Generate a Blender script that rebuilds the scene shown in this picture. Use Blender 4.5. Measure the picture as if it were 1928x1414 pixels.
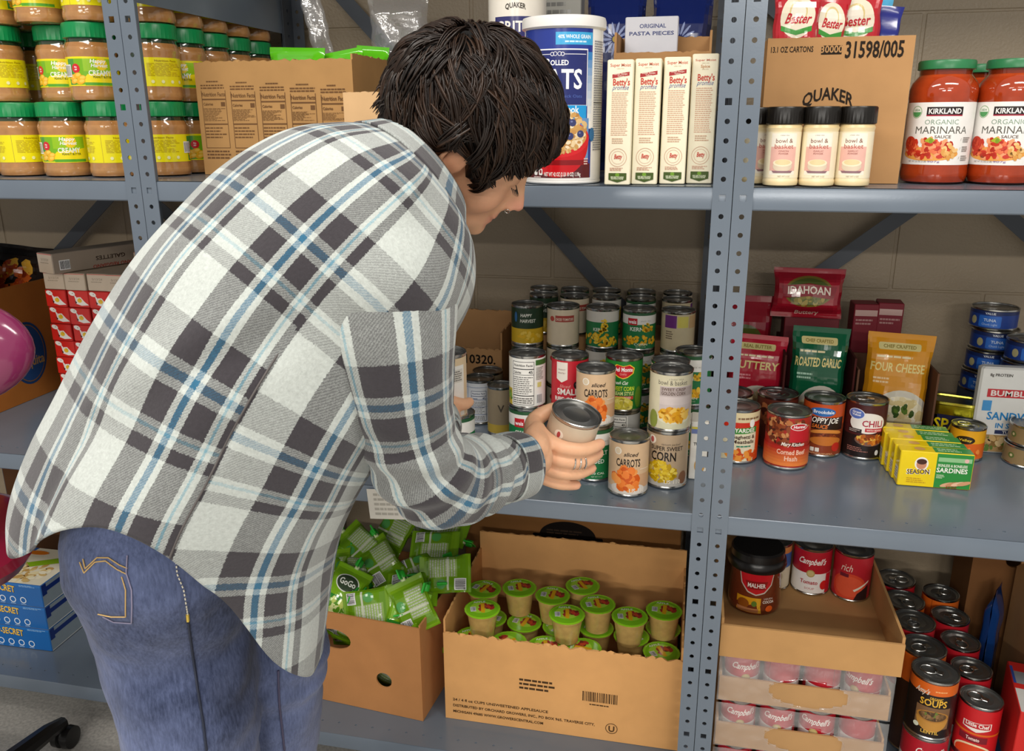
import bpy, bmesh, math, random
import numpy as np
from mathutils import Vector, Matrix, noise
for _o in list(bpy.data.objects): bpy.data.objects.remove(_o, do_unlink=True)
SC = bpy.context.scene
COL = SC.collection
PI = math.pi
R = math.radians
# ------------------------------------------------------------------ camera
IMG_W, IMG_H, FPX = 1928.0, 1414.0, 1578.0
CAM = np.array([0.0, -1.39, 1.345])
def _calib():
    dn = np.array([24.0, 5253.0, FPX]); dn /= np.linalg.norm(dn)
    X = -np.array([-7664.0, -439.0, FPX]); X /= np.linalg.norm(X)
    up = -dn
    X = X - X.dot(up)*up; X /= np.linalg.norm(X)
    Y = np.cross(up, X)
    return np.stack([X, Y, up], 1)
RW = _calib()                       # image axes (right, down, forward) = RW @ world
def ray(px, py):
    return RW.T @ np.array([px-IMG_W/2, py-IMG_H/2, FPX])
def aty(px, py, y):                 # pixel -> point on the vertical plane y
    r = ray(px, py); return CAM + r*((y-CAM[1])/r[1])
def atz(px, py, z):                 # pixel -> point on the level z
    r = ray(px, py); return CAM + r*((z-CAM[2])/r[2])
def proj(p):
    q = RW @ (np.array(p)-CAM); return (IMG_W/2+FPX*q[0]/q[2], IMG_H/2+FPX*q[1]/q[2], FPX/q[2])
cd = bpy.data.cameras.new('camera'); cam = bpy.data.objects.new('camera', cd); COL.objects.link(cam)
cd.sensor_width = 36.0; cd.lens = FPX/IMG_W*36.0; cd.clip_start = 0.05; cd.clip_end = 60
M = Matrix.Identity(4)
for i in range(3):
    M[i][0] = RW[0, i]; M[i][1] = -RW[1, i]; M[i][2] = -RW[2, i]; M[i][3] = CAM[i]
cam.matrix_world = M
SC.camera = cam
# ------------------------------------------------------------------ world, light, exposure
W = bpy.data.worlds.new('world'); SC.world = W; W.use_nodes = True
W.node_tree.nodes['Background'].inputs[0].default_value = (1.0, .96, .90, 1)
W.node_tree.nodes['Background'].inputs[1].default_value = 0.45
def overhead_lamp(name, x, y, sx, sy, power, col=(1, .955, .885)):
    l = bpy.data.lights.new(name, 'AREA'); l.shape = 'RECTANGLE'; l.size = sx; l.size_y = sy
    l.energy = power; l.color = col
    o = bpy.data.objects.new(name, l); COL.objects.link(o); o.location = (x, y, 2.62)
    return o
overhead_lamp('overhead_light', -.95, -1.1, 1.2, .3, 24)
overhead_lamp('overhead_light', .75, -1.1, 1.2, .3, 24)
overhead_lamp('overhead_light', -1.1, -3.6, 1.2, .3, 24)
overhead_lamp('overhead_light', .9, -3.6, 1.2, .3, 24)
overhead_lamp('overhead_light', -1.1, -6.2, 1.2, .3, 170)  # added fill far behind the camera, to brighten the low shelf fronts
overhead_lamp('overhead_light', .9, -6.2, 1.2, .3, 170)  # second added fill of the far pair, not a known fixture
SC.view_settings.view_transform = 'Standard'; SC.view_settings.look = 'None'
SC.view_settings.exposure = 0.12; SC.view_settings.gamma = 1.0; SC.view_settings.use_curve_mapping = False
# ------------------------------------------------------------------ colour and materials
def rgb(h):
    if not isinstance(h, str): return tuple(h)
    h = h.lstrip('#')
    if len(h) == 3: h = ''.join(c*2 for c in h)
    out = []
    for i in (0, 2, 4):
        c = int(h[i:i+2], 16)/255.0
        out.append(c/12.92 if c <= .04045 else ((c+.055)/1.055)**2.4)
    return tuple(out)
MATS = {}
def mat(name, rough=.5, metal=0.0, spec=.5, noise_s=0, noise_a=0.0, bump=0.0, bump_s=200, coat=0.0, trans=0.0, ior=1.45, alpha=1.0, col=None, sheen=0, stretch=None, sub=0):
    """a material whose colour is the mesh's print colour (attribute Col), with procedural grain"""
    if name in MATS: return MATS[name]
    m = bpy.data.materials.new(name); m.use_nodes = True; nt = m.node_tree; n = nt.nodes; L = nt.links
    b = n['Principled BSDF']
    b.inputs['Roughness'].default_value = rough; b.inputs['Metallic'].default_value = metal
    b.inputs['Specular IOR Level'].default_value = spec; b.inputs['IOR'].default_value = ior
    b.inputs['Coat Weight'].default_value = coat; b.inputs['Coat Roughness'].default_value = .08
    b.inputs['Transmission Weight'].default_value = trans; b.inputs['Alpha'].default_value = alpha
    b.inputs['Sheen Weight'].default_value = sheen
    if sub:
        b.inputs['Subsurface Weight'].default_value = sub; b.inputs['Subsurface Radius'].default_value = (.01, .004, .002); b.inputs['Subsurface Scale'].default_value = .6
    if col is None:
        a = n.new('ShaderNodeAttribute'); a.attribute_name = 'Col'; src = a.outputs['Color']
    else:
        c = n.new('ShaderNodeRGB'); c.outputs[0].default_value = (*rgb(col), 1); src = c.outputs[0]
    tc = n.new('ShaderNodeTexCoord'); vec = tc.outputs['Object']
    if stretch:
        mp = n.new('ShaderNodeMapping'); mp.inputs['Scale'].default_value = stretch; L.new(vec, mp.inputs['Vector']); vec = mp.outputs['Vector']
    if noise_a > 0:
        t = n.new('ShaderNodeTexNoise'); t.inputs['Scale'].default_value = noise_s or 30; t.inputs['Detail'].default_value = 5
        L.new(vec, t.inputs['Vector'])
        mr = n.new('ShaderNodeMapRange'); mr.inputs[1].default_value = .25; mr.inputs[2].default_value = .75; mr.inputs[3].default_value = 1-noise_a; mr.inputs[4].default_value = 1+noise_a*.6
        L.new(t.outputs['Fac'], mr.inputs[0])
        mx = n.new('ShaderNodeVectorMath'); mx.operation = 'SCALE'; L.new(src, mx.inputs[0]); L.new(mr.outputs[0], mx.inputs['Scale']); src = mx.outputs[0]
    L.new(src, b.inputs['Base Color'])
    if bump > 0:
        t2 = n.new('ShaderNodeTexNoise'); t2.inputs['Scale'].default_value = bump_s; t2.inputs['Detail'].default_value = 3
        L.new(vec, t2.inputs['Vector'])
        bp = n.new('ShaderNodeBump'); bp.inputs['Strength'].default_value = bump; bp.inputs['Distance'].default_value = .002
        L.new(t2.outputs['Fac'], bp.inputs['Height']); L.new(bp.outputs[0], b.inputs['Normal'])
    MATS[name] = m
    return m
mat('paper_label', .38, noise_s=60, noise_a=.05)
mat('gloss_print', .2, noise_s=40, noise_a=.04, coat=.25)
mat('carton', .55, noise_s=25, noise_a=.06, bump=.05, bump_s=300)
mat('cardboard', .82, noise_s=14, noise_a=.10, bump=.10, bump_s=90, spec=.2)
mat('film', .14, noise_s=30, noise_a=.05, bump=.25, bump_s=28, coat=.5)
mat('tin', .24, 1.0, noise_s=40, noise_a=.10, bump=.03, bump_s=120)
mat('tin_dark', .33, .9, noise_s=20, noise_a=.15)
mat('plastic', .3, noise_s=20, noise_a=.04)
mat('plastic_rough', .55, noise_s=60, noise_a=.08, bump=.06, bump_s=400)
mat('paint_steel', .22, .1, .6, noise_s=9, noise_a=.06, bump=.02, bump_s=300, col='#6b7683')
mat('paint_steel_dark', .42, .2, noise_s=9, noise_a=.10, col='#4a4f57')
mat('glass_food', .08, noise_s=70, noise_a=.16, coat=1.0, bump=.06, bump_s=60)
mat('clear_film', .12, trans=1.0, ior=1.08, col='#f4f4f4', bump=.7, bump_s=45)
mat('skin', .48, noise_s=35, noise_a=.10, bump=.10, bump_s=260, sub=.12)
mat('silver', .18, 1.0, col='#d8d6d0')
# ------------------------------------------------------------------ mesh builder
def lerp(a, b, t): return a+(b-a)*t
class MB:
    def __init__(s): s.v = []; s.f = []; s.c = []; s.nrm = None
    def add(s, vs, fs, col):
        o = len(s.v); s.v.extend([tuple(p) for p in vs]); col = rgb(col)
        for f in fs: s.f.append(tuple(i+o for i in f)); s.c.append(col)
        return s
    def poly(s, pts, col): return s.add(pts, [tuple(range(len(pts)))], col)
    def box(s, x0, x1, y0, y1, z0, z1, col):
        vs = [(x0,y0,z0),(x1,y0,z0),(x1,y1,z0),(x0,y1,z0),(x0,y0,z1),(x1,y0,z1),(x1,y1,z1),(x0,y1,z1)]
        return s.add(vs, [(0,3,2,1),(4,5,6,7),(0,1,5,4),(1,2,6,5),(2,3,7,6),(3,0,4,7)], col)
    def bbox(s, x0, x1, y0, y1, z0, z1, col, b=.002):
        """box with chamfered vertical edges and top/bottom"""
        hx, hy = (x1-x0)/2, (y1-y0)/2; cx, cy = (x0+x1)/2, (y0+y1)/2; b = min(b, hx*.45, hy*.45, (z1-z0)*.45)
        def ring(z, i):
            a, c = hx-i, hy-i
            return [(cx-a+b,cy-c,z),(cx+a-b,cy-c,z),(cx+a,cy-c+b,z),(cx+a,cy+c-b,z),(cx+a-b,cy+c,z),(cx-a+b,cy+c,z),(cx-a,cy+c-b,z),(cx-a,cy-c+b,z)]
        rs = [ring(z0, b), ring(z0+b, 0), ring(z1-b, 0), ring(z1, b)]
        vs = sum(rs, []); fs = [tuple(range(7,-1,-1)), tuple(range(24,32))]
        for k in range(3):
            for i in range(8): j = (i+1)%8; fs.append((k*8+i, k*8+j, k*8+8+j, k*8+8+i))
        return s.add(vs, fs, col)
    def lathe(s, prof, n=32, cols=None, col='#888', cap0=True, cap1=True, mod=None):
        """prof: list of (r,z); cols: colour per segment; mod(theta, k)-> radius factor"""
        vs = []; N = len(prof)
        for k, (r, z) in enumerate(prof):
            for i in range(n):
                t = 2*PI*i/n; rr = r*(mod(t, k) if mod else 1)
                vs.append((rr*math.sin(t), -rr*math.cos(t), z))
        o = len(s.v); s.v.extend(vs)
        for k in range(N-1):
            c = rgb(cols[k] if cols else col)
            for i in range(n):
                j = (i+1)%n; s.f.append((o+k*n+i, o+k*n+j, o+k*n+n+j, o+k*n+n+i)); s.c.append(c)
        if cap0: s.f.append(tuple(o+i for i in range(n-1,-1,-1))); s.c.append(rgb(cols[0] if cols else col))
        if cap1: s.f.append(tuple(o+(N-1)*n+i for i in range(n))); s.c.append(rgb(cols[-1] if cols else col))
        return s
    def tube(s, path, r, n=8, col='#888', caps=True, flat=None):
        """path of points; r constant or list; flat=(scale, axis) squashes the section"""
        P = [Vector(p) for p in path]; N = len(P); rs = r if isinstance(r, (list, tuple)) else [r]*N
        vs = []; up = Vector((0,0,1)); prev = None
        for k in range(N):
            t = (P[min(k+1,N-1)]-P[max(k-1,0)]).normalized()
            if prev is None:
                a = t.cross(up if abs(t.z) < .95 else Vector((1,0,0))).normalized()
            else:
                a = (prev - t*prev.dot(t)).normalized()
            prev = a; b = t.cross(a)
            for i in range(n):
                w = 2*PI*i/n; vs.append(P[k]+(a*math.cos(w)+b*math.sin(w))*rs[k])
        fs = []
        for k in range(N-1):
            for i in range(n): j = (i+1)%n; fs.append((k*n+i, k*n+j, k*n+n+j, k*n+n+i))
        if caps: fs.append(tuple(range(n-1,-1,-1))); fs.append(tuple((N-1)*n+i for i in range(n)))
        return s.add(vs, fs, col)
    def grid(s, fn, nu, nv, colfn, wrap=False):
        vs = [fn(i/(nu if wrap else nu), j/nv) for j in range(nv+1) for i in range(nu if wrap else nu+1)]
        w = nu if wrap else nu+1; o = len(s.v); s.v.extend([tuple(p) for p in vs])
        for j in range(nv):
            for i in range(nu):
                i2 = (i+1)%w; s.f.append((o+j*w+i, o+j*w+i2, o+(j+1)*w+i2, o+(j+1)*w+i))
                s.c.append(rgb(colfn((i+.5)/nu, (j+.5)/nv) if callable(colfn) else colfn))
        return s
    def move(s, m):
        s.v = [tuple(m @ Vector(p)) for p in s.v]; return s
    def mesh(s, name, smooth=30):
        me = bpy.data.meshes.new(name); me.from_pydata(s.v, [], s.f)
        a = me.color_attributes.new('Col', 'FLOAT_COLOR', 'CORNER')
        arr = np.ones((len(me.loops), 4), np.float32)
        if s.f:
            cnt = np.array([len(f) for f in s.f]); arr[:, :3] = np.repeat(np.array(s.c, np.float32), cnt, axis=0)
        a.data.foreach_set('color', arr.ravel())
        if s.nrm is not None:
            me.shade_smooth(); me.normals_split_custom_set_from_vertices(s.nrm)
        elif smooth:
            me.shade_smooth(); me.set_sharp_from_angle(angle=R(smooth))
        return me
    def build(s, name, material, parent=None, smooth=30):
        return obj(name, s.mesh(name, smooth), material, parent)
def obj(name, me, material=None, parent=None):
    o = bpy.data.objects.new(name, me); COL.objects.link(o)
    if material is not None and not me.materials: me.materials.append(MATS[material] if isinstance(material, str) else material)
    if parent: o.parent = parent
    return o
def tag(o, label, cat, group=None, kind=None):
    if label: o['label'] = label
    if cat: o['category'] = cat
    if group: o['group'] = group
    if kind: o['kind'] = kind
    return o
def thing(name, label, cat, loc=(0,0,0), rotz=0, group=None, rot=None):
    o = bpy.data.objects.new(name, None); COL.objects.link(o); o.empty_display_size = .03
    o.location = loc; o.rotation_euler = rot if rot else (0, 0, rotz)
    return tag(o, label, cat, group)
def dup(root, loc, rotz=None, label=None, group=None, rot=None):
    r = root.copy(); COL.objects.link(r); r.location = loc
    if rotz is not None: r.rotation_euler = (0, 0, rotz)
    if rot is not None: r.rotation_euler = rot
    if label: r['label'] = label
    if group: r['group'] = group
    for ch in list(root.children):
        c = ch.copy(); COL.objects.link(c); c.parent = r
        for g in ch.children:
            d = g.copy(); COL.objects.link(d); d.parent = c
    return r
def face_cam(p):                    # rotation about z that turns a thing's front (-y) to the camera
    return math.atan2(CAM[0]-p[0], -(CAM[1]-p[1]))
# ------------------------------------------------------------------ lettering: glyph outlines of the built-in font
CHARS = "ABCDEFGHIJKLMNOPQRSTUVWXYZabcdefghijklmnopqrstuvwxyz0123456789/.,&'()%-:! "
GLY = {}
def _glyphs():
    tmp = []
    for wt, off in (('r', 0.0), ('b', .022)):
        for ch in ['|HH']+list(CHARS):
            for kind in ('g', 'a'):
                if ch == '|HH' and kind == 'g': continue
                cu = bpy.data.curves.new('t', 'FONT'); cu.resolution_u = 2; cu.offset = off; cu.size = 1
                cu.body = 'HH' if ch == '|HH' else (ch if kind == 'g' else 'H'+ch+'H')
                o = bpy.data.objects.new('t', cu); COL.objects.link(o); tmp.append((wt, ch, kind, o))
    dg = bpy.context.evaluated_depsgraph_get(); dg.update(); ext = {}
    for wt, ch, kind, o in tmp:
        me = o.evaluated_get(dg).to_mesh()
        vs = [(v.co.x, v.co.y) for v in me.vertices]
        if kind == 'g': GLY[wt, ch] = [vs, [tuple(p.vertices) for p in me.polygons], 0]
        ext[wt, ch, kind] = (max(v[0] for v in vs)-min(v[0] for v in vs)) if vs else 0
        if ch == 'H' and kind == 'g': GLY[wt, 'cap'] = max(v[1] for v in vs)
        o.evaluated_get(dg).to_mesh_clear()
    for wt in 'rb':
        for ch in CHARS: GLY[wt, ch][2] = ext[wt, ch, 'a']-ext[wt, '|HH', 'a']
    for *_k, o in tmp:
        c = o.data; bpy.data.objects.remove(o, do_unlink=True); bpy.data.curves.remove(c)
_glyphs()
class Lab:
    """flat print: coloured polygons in layers on a (u,v) sheet in metres"""
    def __init__(s, seed=1): s.p = []; s.L = 0; s.rng = random.Random(seed)
    def _a(s, pts, col):
        ar = sum(a[0]*b[1]-b[0]*a[1] for a, b in zip(pts, pts[1:]+pts[:1]))
        s.p.append((pts if ar > 0 else pts[::-1], rgb(col), s.L))
    def up(s, n=1): s.L += n; return s
    def rect(s, x0, x1, y0, y1, col): s._a([(x0,y0),(x1,y0),(x1,y1),(x0,y1)], col); s.L += 1; return s
    def poly(s, pts, col): s._a(list(pts), col); s.L += 1; return s
    def ell(s, cx, cy, rx, ry, col, n=20, a0=0, a1=2*PI, rot=0, keep=False):
        pts = []
        full = abs(a1-a0-2*PI) < 1e-6
        for i in range(n if full else n+1):
            t = a0+(a1-a0)*i/n; x, y = rx*math.cos(t), ry*math.sin(t)
            pts.append((cx+x*math.cos(rot)-y*math.sin(rot), cy+x*math.sin(rot)+y*math.cos(rot)))
        s._a(pts, col)
        if not keep: s.L += 1
        return s
    def ring(s, cx, cy, r0, r1, col, n=24):
        for i in range(n):
            a, b = 2*PI*i/n, 2*PI*(i+1)/n
            s._a([(cx+r0*math.cos(a),cy+r0*math.sin(a)),(cx+r1*math.cos(a),cy+r1*math.sin(a)),(cx+r1*math.cos(b),cy+r1*math.sin(b)),(cx+r0*math.cos(b),cy+r0*math.sin(b))], col)
        s.L += 1; return s
    def rrect(s, x0, x1, y0, y1, r, col):
        pts = []
        for cx, cy, a in ((x1-r,y1-r,0),(x0+r,y1-r,1),(x0+r,y0+r,2),(x1-r,y0+r,3)):
            for i in range(5): t = (a+i/4)*PI/2; pts.append((cx+r*math.cos(t), cy+r*math.sin(t)))
        s._a(pts, col); s.L += 1; return s
    def text(s, t, x, y, h, col, bold=False, sx=1.0, shear=0.0, align='c', width=None, rot=0, arc=0, track=0, keep=False):
        w = 'b' if bold else 'r'; k = h/GLY[w, 'cap']
        tot = sum(GLY[w, c][2]+track for c in t)*k*sx
        if width: sx *= width/max(tot, 1e-6); tot = width
        cur = {'c': -tot/2, 'l': 0, 'r': -tot}[align]; col = rgb(col)
        for c in t:
            vs, fs, adv = GLY[w, c]
            for f in fs:
                pts = []
                for i in f:
                    gx, gy = vs[i]; px = cur+(gx*sx+gy*shear)*k; py = gy*k
                    if arc: py += arc*(1-(2*px/max(tot,1e-6))**2)
                    if rot: px, py = px*math.cos(rot)-py*math.sin(rot), px*math.sin(rot)+py*math.cos(rot)
                    pts.append((x+px, y+py))
                ar = sum(a[0]*b[1]-b[0]*a[1] for a, b in zip(pts, pts[1:]+pts[:1]))
                s.p.append((pts if ar > 0 else pts[::-1], col, s.L))
            cur += (adv+track)*k*sx
        if not keep: s.L += 1
        return s
    def lines(s, x0, x1, y0, y1, n, col, fill=.5, ragged=.35, words=True):
        """unreadable small print: rows of word-long dashes"""
        dy = (y1-y0)/n
        for i in range(n):
            y = y1-dy*(i+.5); e = x1-(x1-x0)*ragged*s.rng.random(); x = x0
            while x < e:
                w = min(e-x, (x1-x0)*s.rng.uniform(.07, .2)) if words else e-x
                s._a([(x,y-dy*fill/2),(x+w,y-dy*fill/2),(x+w,y+dy*fill/2),(x,y+dy*fill/2)], col); x += w+(x1-x0)*.025
        s.L += 1; return s
    def barcode(s, x0, x1, y0, y1, col='#222', bg='#f2f2f2', n=18):
        if bg: s.rect(x0-(x1-x0)*.08, x1+(x1-x0)*.08, y0-(y1-y0)*.1, y1+(y1-y0)*.1, bg)
        x = x0; st = (x1-x0)/n/2
        while x < x1:
            w = st*s.rng.uniform(.5, 1.7); s._a([(x,y0),(x+w,y0),(x+w,y1),(x,y1)], col); x += w+st*s.rng.uniform(.6, 1.6)
        s.L += 1; return s
    def food(s, cx, cy, rx, ry, cols, size, n, rot=0, el=1.6):
        """a heap of small pieces inside an ellipse"""
        for i in range(n):
            t = s.rng.uniform(0, 2*PI); q = math.sqrt(s.rng.random()); a = size*s.rng.uniform(.6, 1.2)
            s.ell(cx+rx*q*math.cos(t), cy+ry*q*math.sin(t), a*el, a, s.rng.choice(cols), 7, rot=s.rng.uniform(0, PI), keep=(i%4 != 3))
        s.L += 1; return s
    # ---- mapping
    def _slices(s, pts, du, ax):
        lo = min(p[ax] for p in pts); hi = max(p[ax] for p in pts)
        k0, k1 = math.floor(lo/du+1e-6), math.ceil(hi/du-1e-6)
        if k1-k0 <= 1: return [pts]
        out = []
        for k in range(k0, k1):
            q = s._clip(s._clip(pts, ax, k*du, 1), ax, (k+1)*du, -1)
            if len(q) >= 3: out.append(q)
        return out
    def _clip(s, pts, ax, v, sg):
        out = []; n = len(pts)
        for i in range(n):
            a, b = pts[i], pts[(i+1)%n]; da, db = (a[ax]-v)*sg, (b[ax]-v)*sg
            if da >= 0: out.append(a)
            if (da > 0 and db < 0) or (da < 0 and db > 0):
                t = da/(da-db); out.append((a[0]+(b[0]-a[0])*t, a[1]+(b[1]-a[1])*t))
        return out
    def limit(s, x0, x1, y0, y1):
        q = []
        for pts, c, L in s.p:
            for ax, v, sg in ((0,x0,1),(0,x1,-1),(1,y0,1),(1,y1,-1)):
                pts = s._clip(pts, ax, v, sg)
                if len(pts) < 3: break
            if len(pts) >= 3: q.append((pts, c, L))
        s.p = q; return s
    def fine(s, eps): return min(eps, .0010/max([1]+[l for _, _, l in s.p]))
    def cyl(s, r, name='label', da=None, th0=0.0, rz=None, eps=.00012, base=.0002):
        """wrap round a cylinder of radius r, u along the arc (0 faces -y), v = height"""
        n = max(24, int(2*PI*r/.0065)); du = 2*PI*r/n; mb = MB(); mb.nrm = []; eps = s.fine(eps)
        for pts, c, L in s.p:
            h = base+eps*L
            for q in s._slices(pts, du, 0):
                o = len(mb.v)
                cu = sum(p[0] for p in q)/len(q); k = math.floor(cu/du)
                for (u, v) in q:
                    rr = (r if rz is None else rz(v))+h
                    t = u/du-k; a, b = th0+k*2*PI/n, th0+(k+1)*2*PI/n
                    x = lerp(math.sin(a), math.sin(b), t)*rr; y = -lerp(math.cos(a), math.cos(b), t)*rr
                    mb.v.append((x, y, v)); w = lerp(a, b, t); mb.nrm.append((math.sin(w), -math.cos(w), 0))
                mb.f.append(tuple(range(o, len(mb.v)))); mb.c.append(c)
        return mb
    def flat(s, origin, uax, vax, eps=.00012, base=.0002, mb=None):
        """print on a flat face"""
        eps = s.fine(eps); mb = mb or MB(); O, U, V = Vector(origin), Vector(uax), Vector(vax); N = U.cross(V).normalized()
        for pts, c, L in s.p:
            o = len(mb.v); mb.v.extend([tuple(O+U*p[0]+V*p[1]+N*(base+eps*L)) for p in pts])
            mb.f.append(tuple(range(o, len(mb.v)))); mb.c.append(c)
        return mb
    def surf(s, fn, du, dv, eps=.00015, base=.0004, mb=None):
        """print on a curved sheet fn(u,v) -> point"""
        mb = mb or MB(); nodes = {}
        def node(i, j):
            if (i, j) not in nodes:
                u, v = i*du, j*dv; p = Vector(fn(u, v)); e = du*.2
                n = (Vector(fn(u+e, v))-Vector(fn(u-e, v))).cross(Vector(fn(u, v+e))-Vector(fn(u, v-e)))
                nodes[i, j] = (p, n.normalized() if n.length > 1e-12 else Vector((0, -1, 0)))
            return nodes[i, j]
        for pts, c, L in s.p:
            for q in s._slices(pts, du, 0):
                for z in s._slices(q, dv, 1):
                    o = len(mb.v); i = math.floor(sum(p[0] for p in z)/len(z)/du); j = math.floor(sum(p[1] for p in z)/len(z)/dv)
                    (a, na), (b, nb), (d, nd), (e, ne) = node(i, j), node(i+1, j), node(i, j+1), node(i+1, j+1)
                    for (u, v) in z:
                        x, y = u/du-i, v/dv-j
                        p = lerp(lerp(a, b, x), lerp(d, e, x), y); n = lerp(lerp(na, nb, x), lerp(nd, ne, x), y).normalized(); mb.v.append(tuple(p+n*(base+eps*L)))
                    mb.f.append(tuple(range(o, len(mb.v)))); mb.c.append(c)
        return mb
# ------------------------------------------------------------------ the setting
ZU, ZM, ZB, ZBL = 1.249, .682, .091, .115      # shelf levels: upper, middle, bottom, bottom of the far unit
DEPTH, WALL = .66, .72
def wall_material():
    m = bpy.data.materials.new('wall_paint'); m.use_nodes = True; n = m.node_tree.nodes; L = m.node_tree.links; b = n['Principled BSDF']
    b.inputs['Roughness'].default_value = .42
    tc = n.new('ShaderNodeTexCoord'); t = n.new('ShaderNodeTexNoise'); t.inputs['Scale'].default_value = 5; t.inputs['Detail'].default_value = 6
    cr = n.new('ShaderNodeValToRGB'); cr.color_ramp.elements[0].color = (*rgb('#96866f'), 1); cr.color_ramp.elements[1].color = (*rgb('#a4947c'), 1)
    L.new(tc.outputs['Object'], t.inputs['Vector']); L.new(t.outputs['Fac'], cr.inputs[0]); L.new(cr.outputs[0], b.inputs['Base Color'])
    t2 = n.new('ShaderNodeTexNoise'); t2.inputs['Scale'].default_value = 160; t2.inputs['Detail'].default_value = 4
    bp = n.new('ShaderNodeBump'); bp.inputs['Strength'].default_value = .35; bp.inputs['Distance'].default_value = .003
    L.new(tc.outputs['Object'], t2.inputs['Vector']); L.new(t2.outputs['Fac'], bp.inputs['Height']); L.new(bp.outputs[0], b.inputs['Normal'])
    MATS['wall_paint'] = m
wall_material()
def floor_material():
    m = bpy.data.materials.new('floor_vinyl'); m.use_nodes = True; n = m.node_tree.nodes; L = m.node_tree.links; b = n['Principled BSDF']
    b.inputs['Roughness'].default_value = .4
    tc = n.new('ShaderNodeTexCoord'); t = n.new('ShaderNodeTexNoise'); t.inputs['Scale'].default_value = 150; t.inputs['Detail'].default_value = 8
    cr = n.new('ShaderNodeValToRGB'); cr.color_ramp.elements[0].color = (*rgb('#a3a09b'), 1); cr.color_ramp.elements[1].color = (*rgb('#bfbcb5'), 1)
    cr.color_ramp.elements[0].position = .35; cr.color_ramp.elements[1].position = .65
    L.new(tc.outputs['Object'], t.inputs['Vector']); L.new(t.outputs['Fac'], cr.inputs[0]); L.new(cr.outputs[0], b.inputs['Base Color'])
    MATS['floor_vinyl'] = m
floor_material()
fl = MB().box(-3.2, 2.2, -7.0, WALL+.1, -.05, 0, '#999').build('floor', 'floor_vinyl'); fl['kind'] = 'structure'; fl['label'] = 'grey speckled vinyl floor under the shelving'
wb = MB().box(-3.2, 2.2, WALL+.0012, WALL+.1, 0, 2.7, '#aaa').build('wall_back', 'wall_paint'); wb['kind'] = 'structure'; wb['label'] = 'beige painted block wall behind the shelving'
BH, BW = .2032, .4064
zj = aty(1600, 543, WALL)[2] % BH
bm_ = MB().bbox(-BW/2+.0025, BW/2-.0025, -.0006, .012, .0012, BH-.0012, '#aaa', .0025).mesh('block', 20)
k = 0
for row in range(1, 10):
    z = zj-BH+row*BH
    if z < .3: continue
    for i in range(-6, 4):
        x = i*BW+(.2032 if row % 2 else 0)+.06
        if -2.4 < x < 1.2:
            o = obj('block', bm_, 'wall_paint', wb); o.location = (x, WALL, z); k += 1
cl = MB().box(-3.2, 2.2, -4.2, WALL+.1, 2.72, 2.78, '#ddd')
# ---- perforated angle posts
HP = .029
def plate_holes(mb, O, U, V, w, cells, th, sq):
    """plate of width w along U, cells*HP along V, with a hole in each cell; N = UxV is the front"""
    O, U, V = Vector(O), Vector(U), Vector(V); N = U.cross(V)
    n = 12
    for c in range(cells):
        square = (c % 5) == sq
        cen = O+V*(HP*(c+.5))+U*(w*.5)
        inner, outer = [], []
        for i in range(n):
            t = 2*PI*(i+.5)/n; cx, cy = math.cos(t), math.sin(t)
            if square: q = .0052/max(abs(cx), abs(cy)); inner.append((cx*q, cy*q))
            else: inner.append((cx*.0041, cy*.0041))
            q = 1/max(abs(cx)/(w*.5), abs(cy)/(HP*.5)); outer.append((cx*q, cy*q))
        corners = {}
        vs = [cen+U*a+V*b for a, b in outer]+[cen+U*a+V*b for a, b in inner]
        vs += [p-N*th for p in vs]
        cs = [cen+U*(sa*w*.5)+V*(sb*HP*.5) for sa, sb in ((1,1),(-1,1),(-1,-1),(1,-1))]
        vs += cs+[p-N*th for p in cs]
        fs = []
        for i in range(n):
            j = (i+1)%n
            fs += [(i, j, n+j, n+i), (2*n+j, 2*n+i, 3*n+i, 3*n+j), (n+i, n+j, 3*n+j, 3*n+i)]
            (a, b), (a2, b2) = outer[i], outer[j]
            for kq, (sa, sb) in enumerate(((1,1),(-1,1),(-1,-1),(1,-1))):
                if a*sa > 0 and a2*sa > 0 and b*sb > 0 and b2*sb > 0 and abs(abs(a)-w*.5) < 1e-6 and abs(abs(b2)-HP*.5) < 1e-6 or (a*sa > 0 and a2*sa > 0 and b*sb > 0 and b2*sb > 0 and abs(abs(b)-HP*.5) < 1e-6 and abs(abs(a2)-w*.5) < 1e-6):
                    fs += [(i, 4*n+kq, j), (2*n+j, 4*n+4+kq, 2*n+i)]
        mb.add(vs, fs, '#888')
    a, b = O, O+V*(HP*cells)       # long edges
    for p, q in ((a, b), (b+U*w, a+U*w)):
        mb.poly([p, p-N*th, q-N*th, q], '#888')
CELLS = 68
ZP0 = 1.231-HP*.5-5*HP*8           # squares line up with the shelf clips
def post(parent, x0, x1, corner, y, dirn, m='paint_steel', w2=.048):
    """angle post: front leaf x0..x1 at depth y, side leaf at x=corner running in direction dirn"""
    mb = MB()
    if dirn > 0: plate_holes(mb, (x0, y, ZP0), (1,0,0), (0,0,1), x1-x0, CELLS, .0022, 0)
    else: plate_holes(mb, (x1, y, ZP0), (-1,0,0), (0,0,1), x1-x0, CELLS, .0022, 0)
    left = corner <= (x0+x1)/2; t = .0022
    xs = (x0+t if dirn > 0 else x0) if left else (x1 if dirn > 0 else x1-t)
    plate_holes(mb, (xs, y+t*dirn, ZP0), (0,dirn,0), (0,0,1), w2, CELLS, t, 0)
    return mb.build('post', m, parent, 0)
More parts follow.
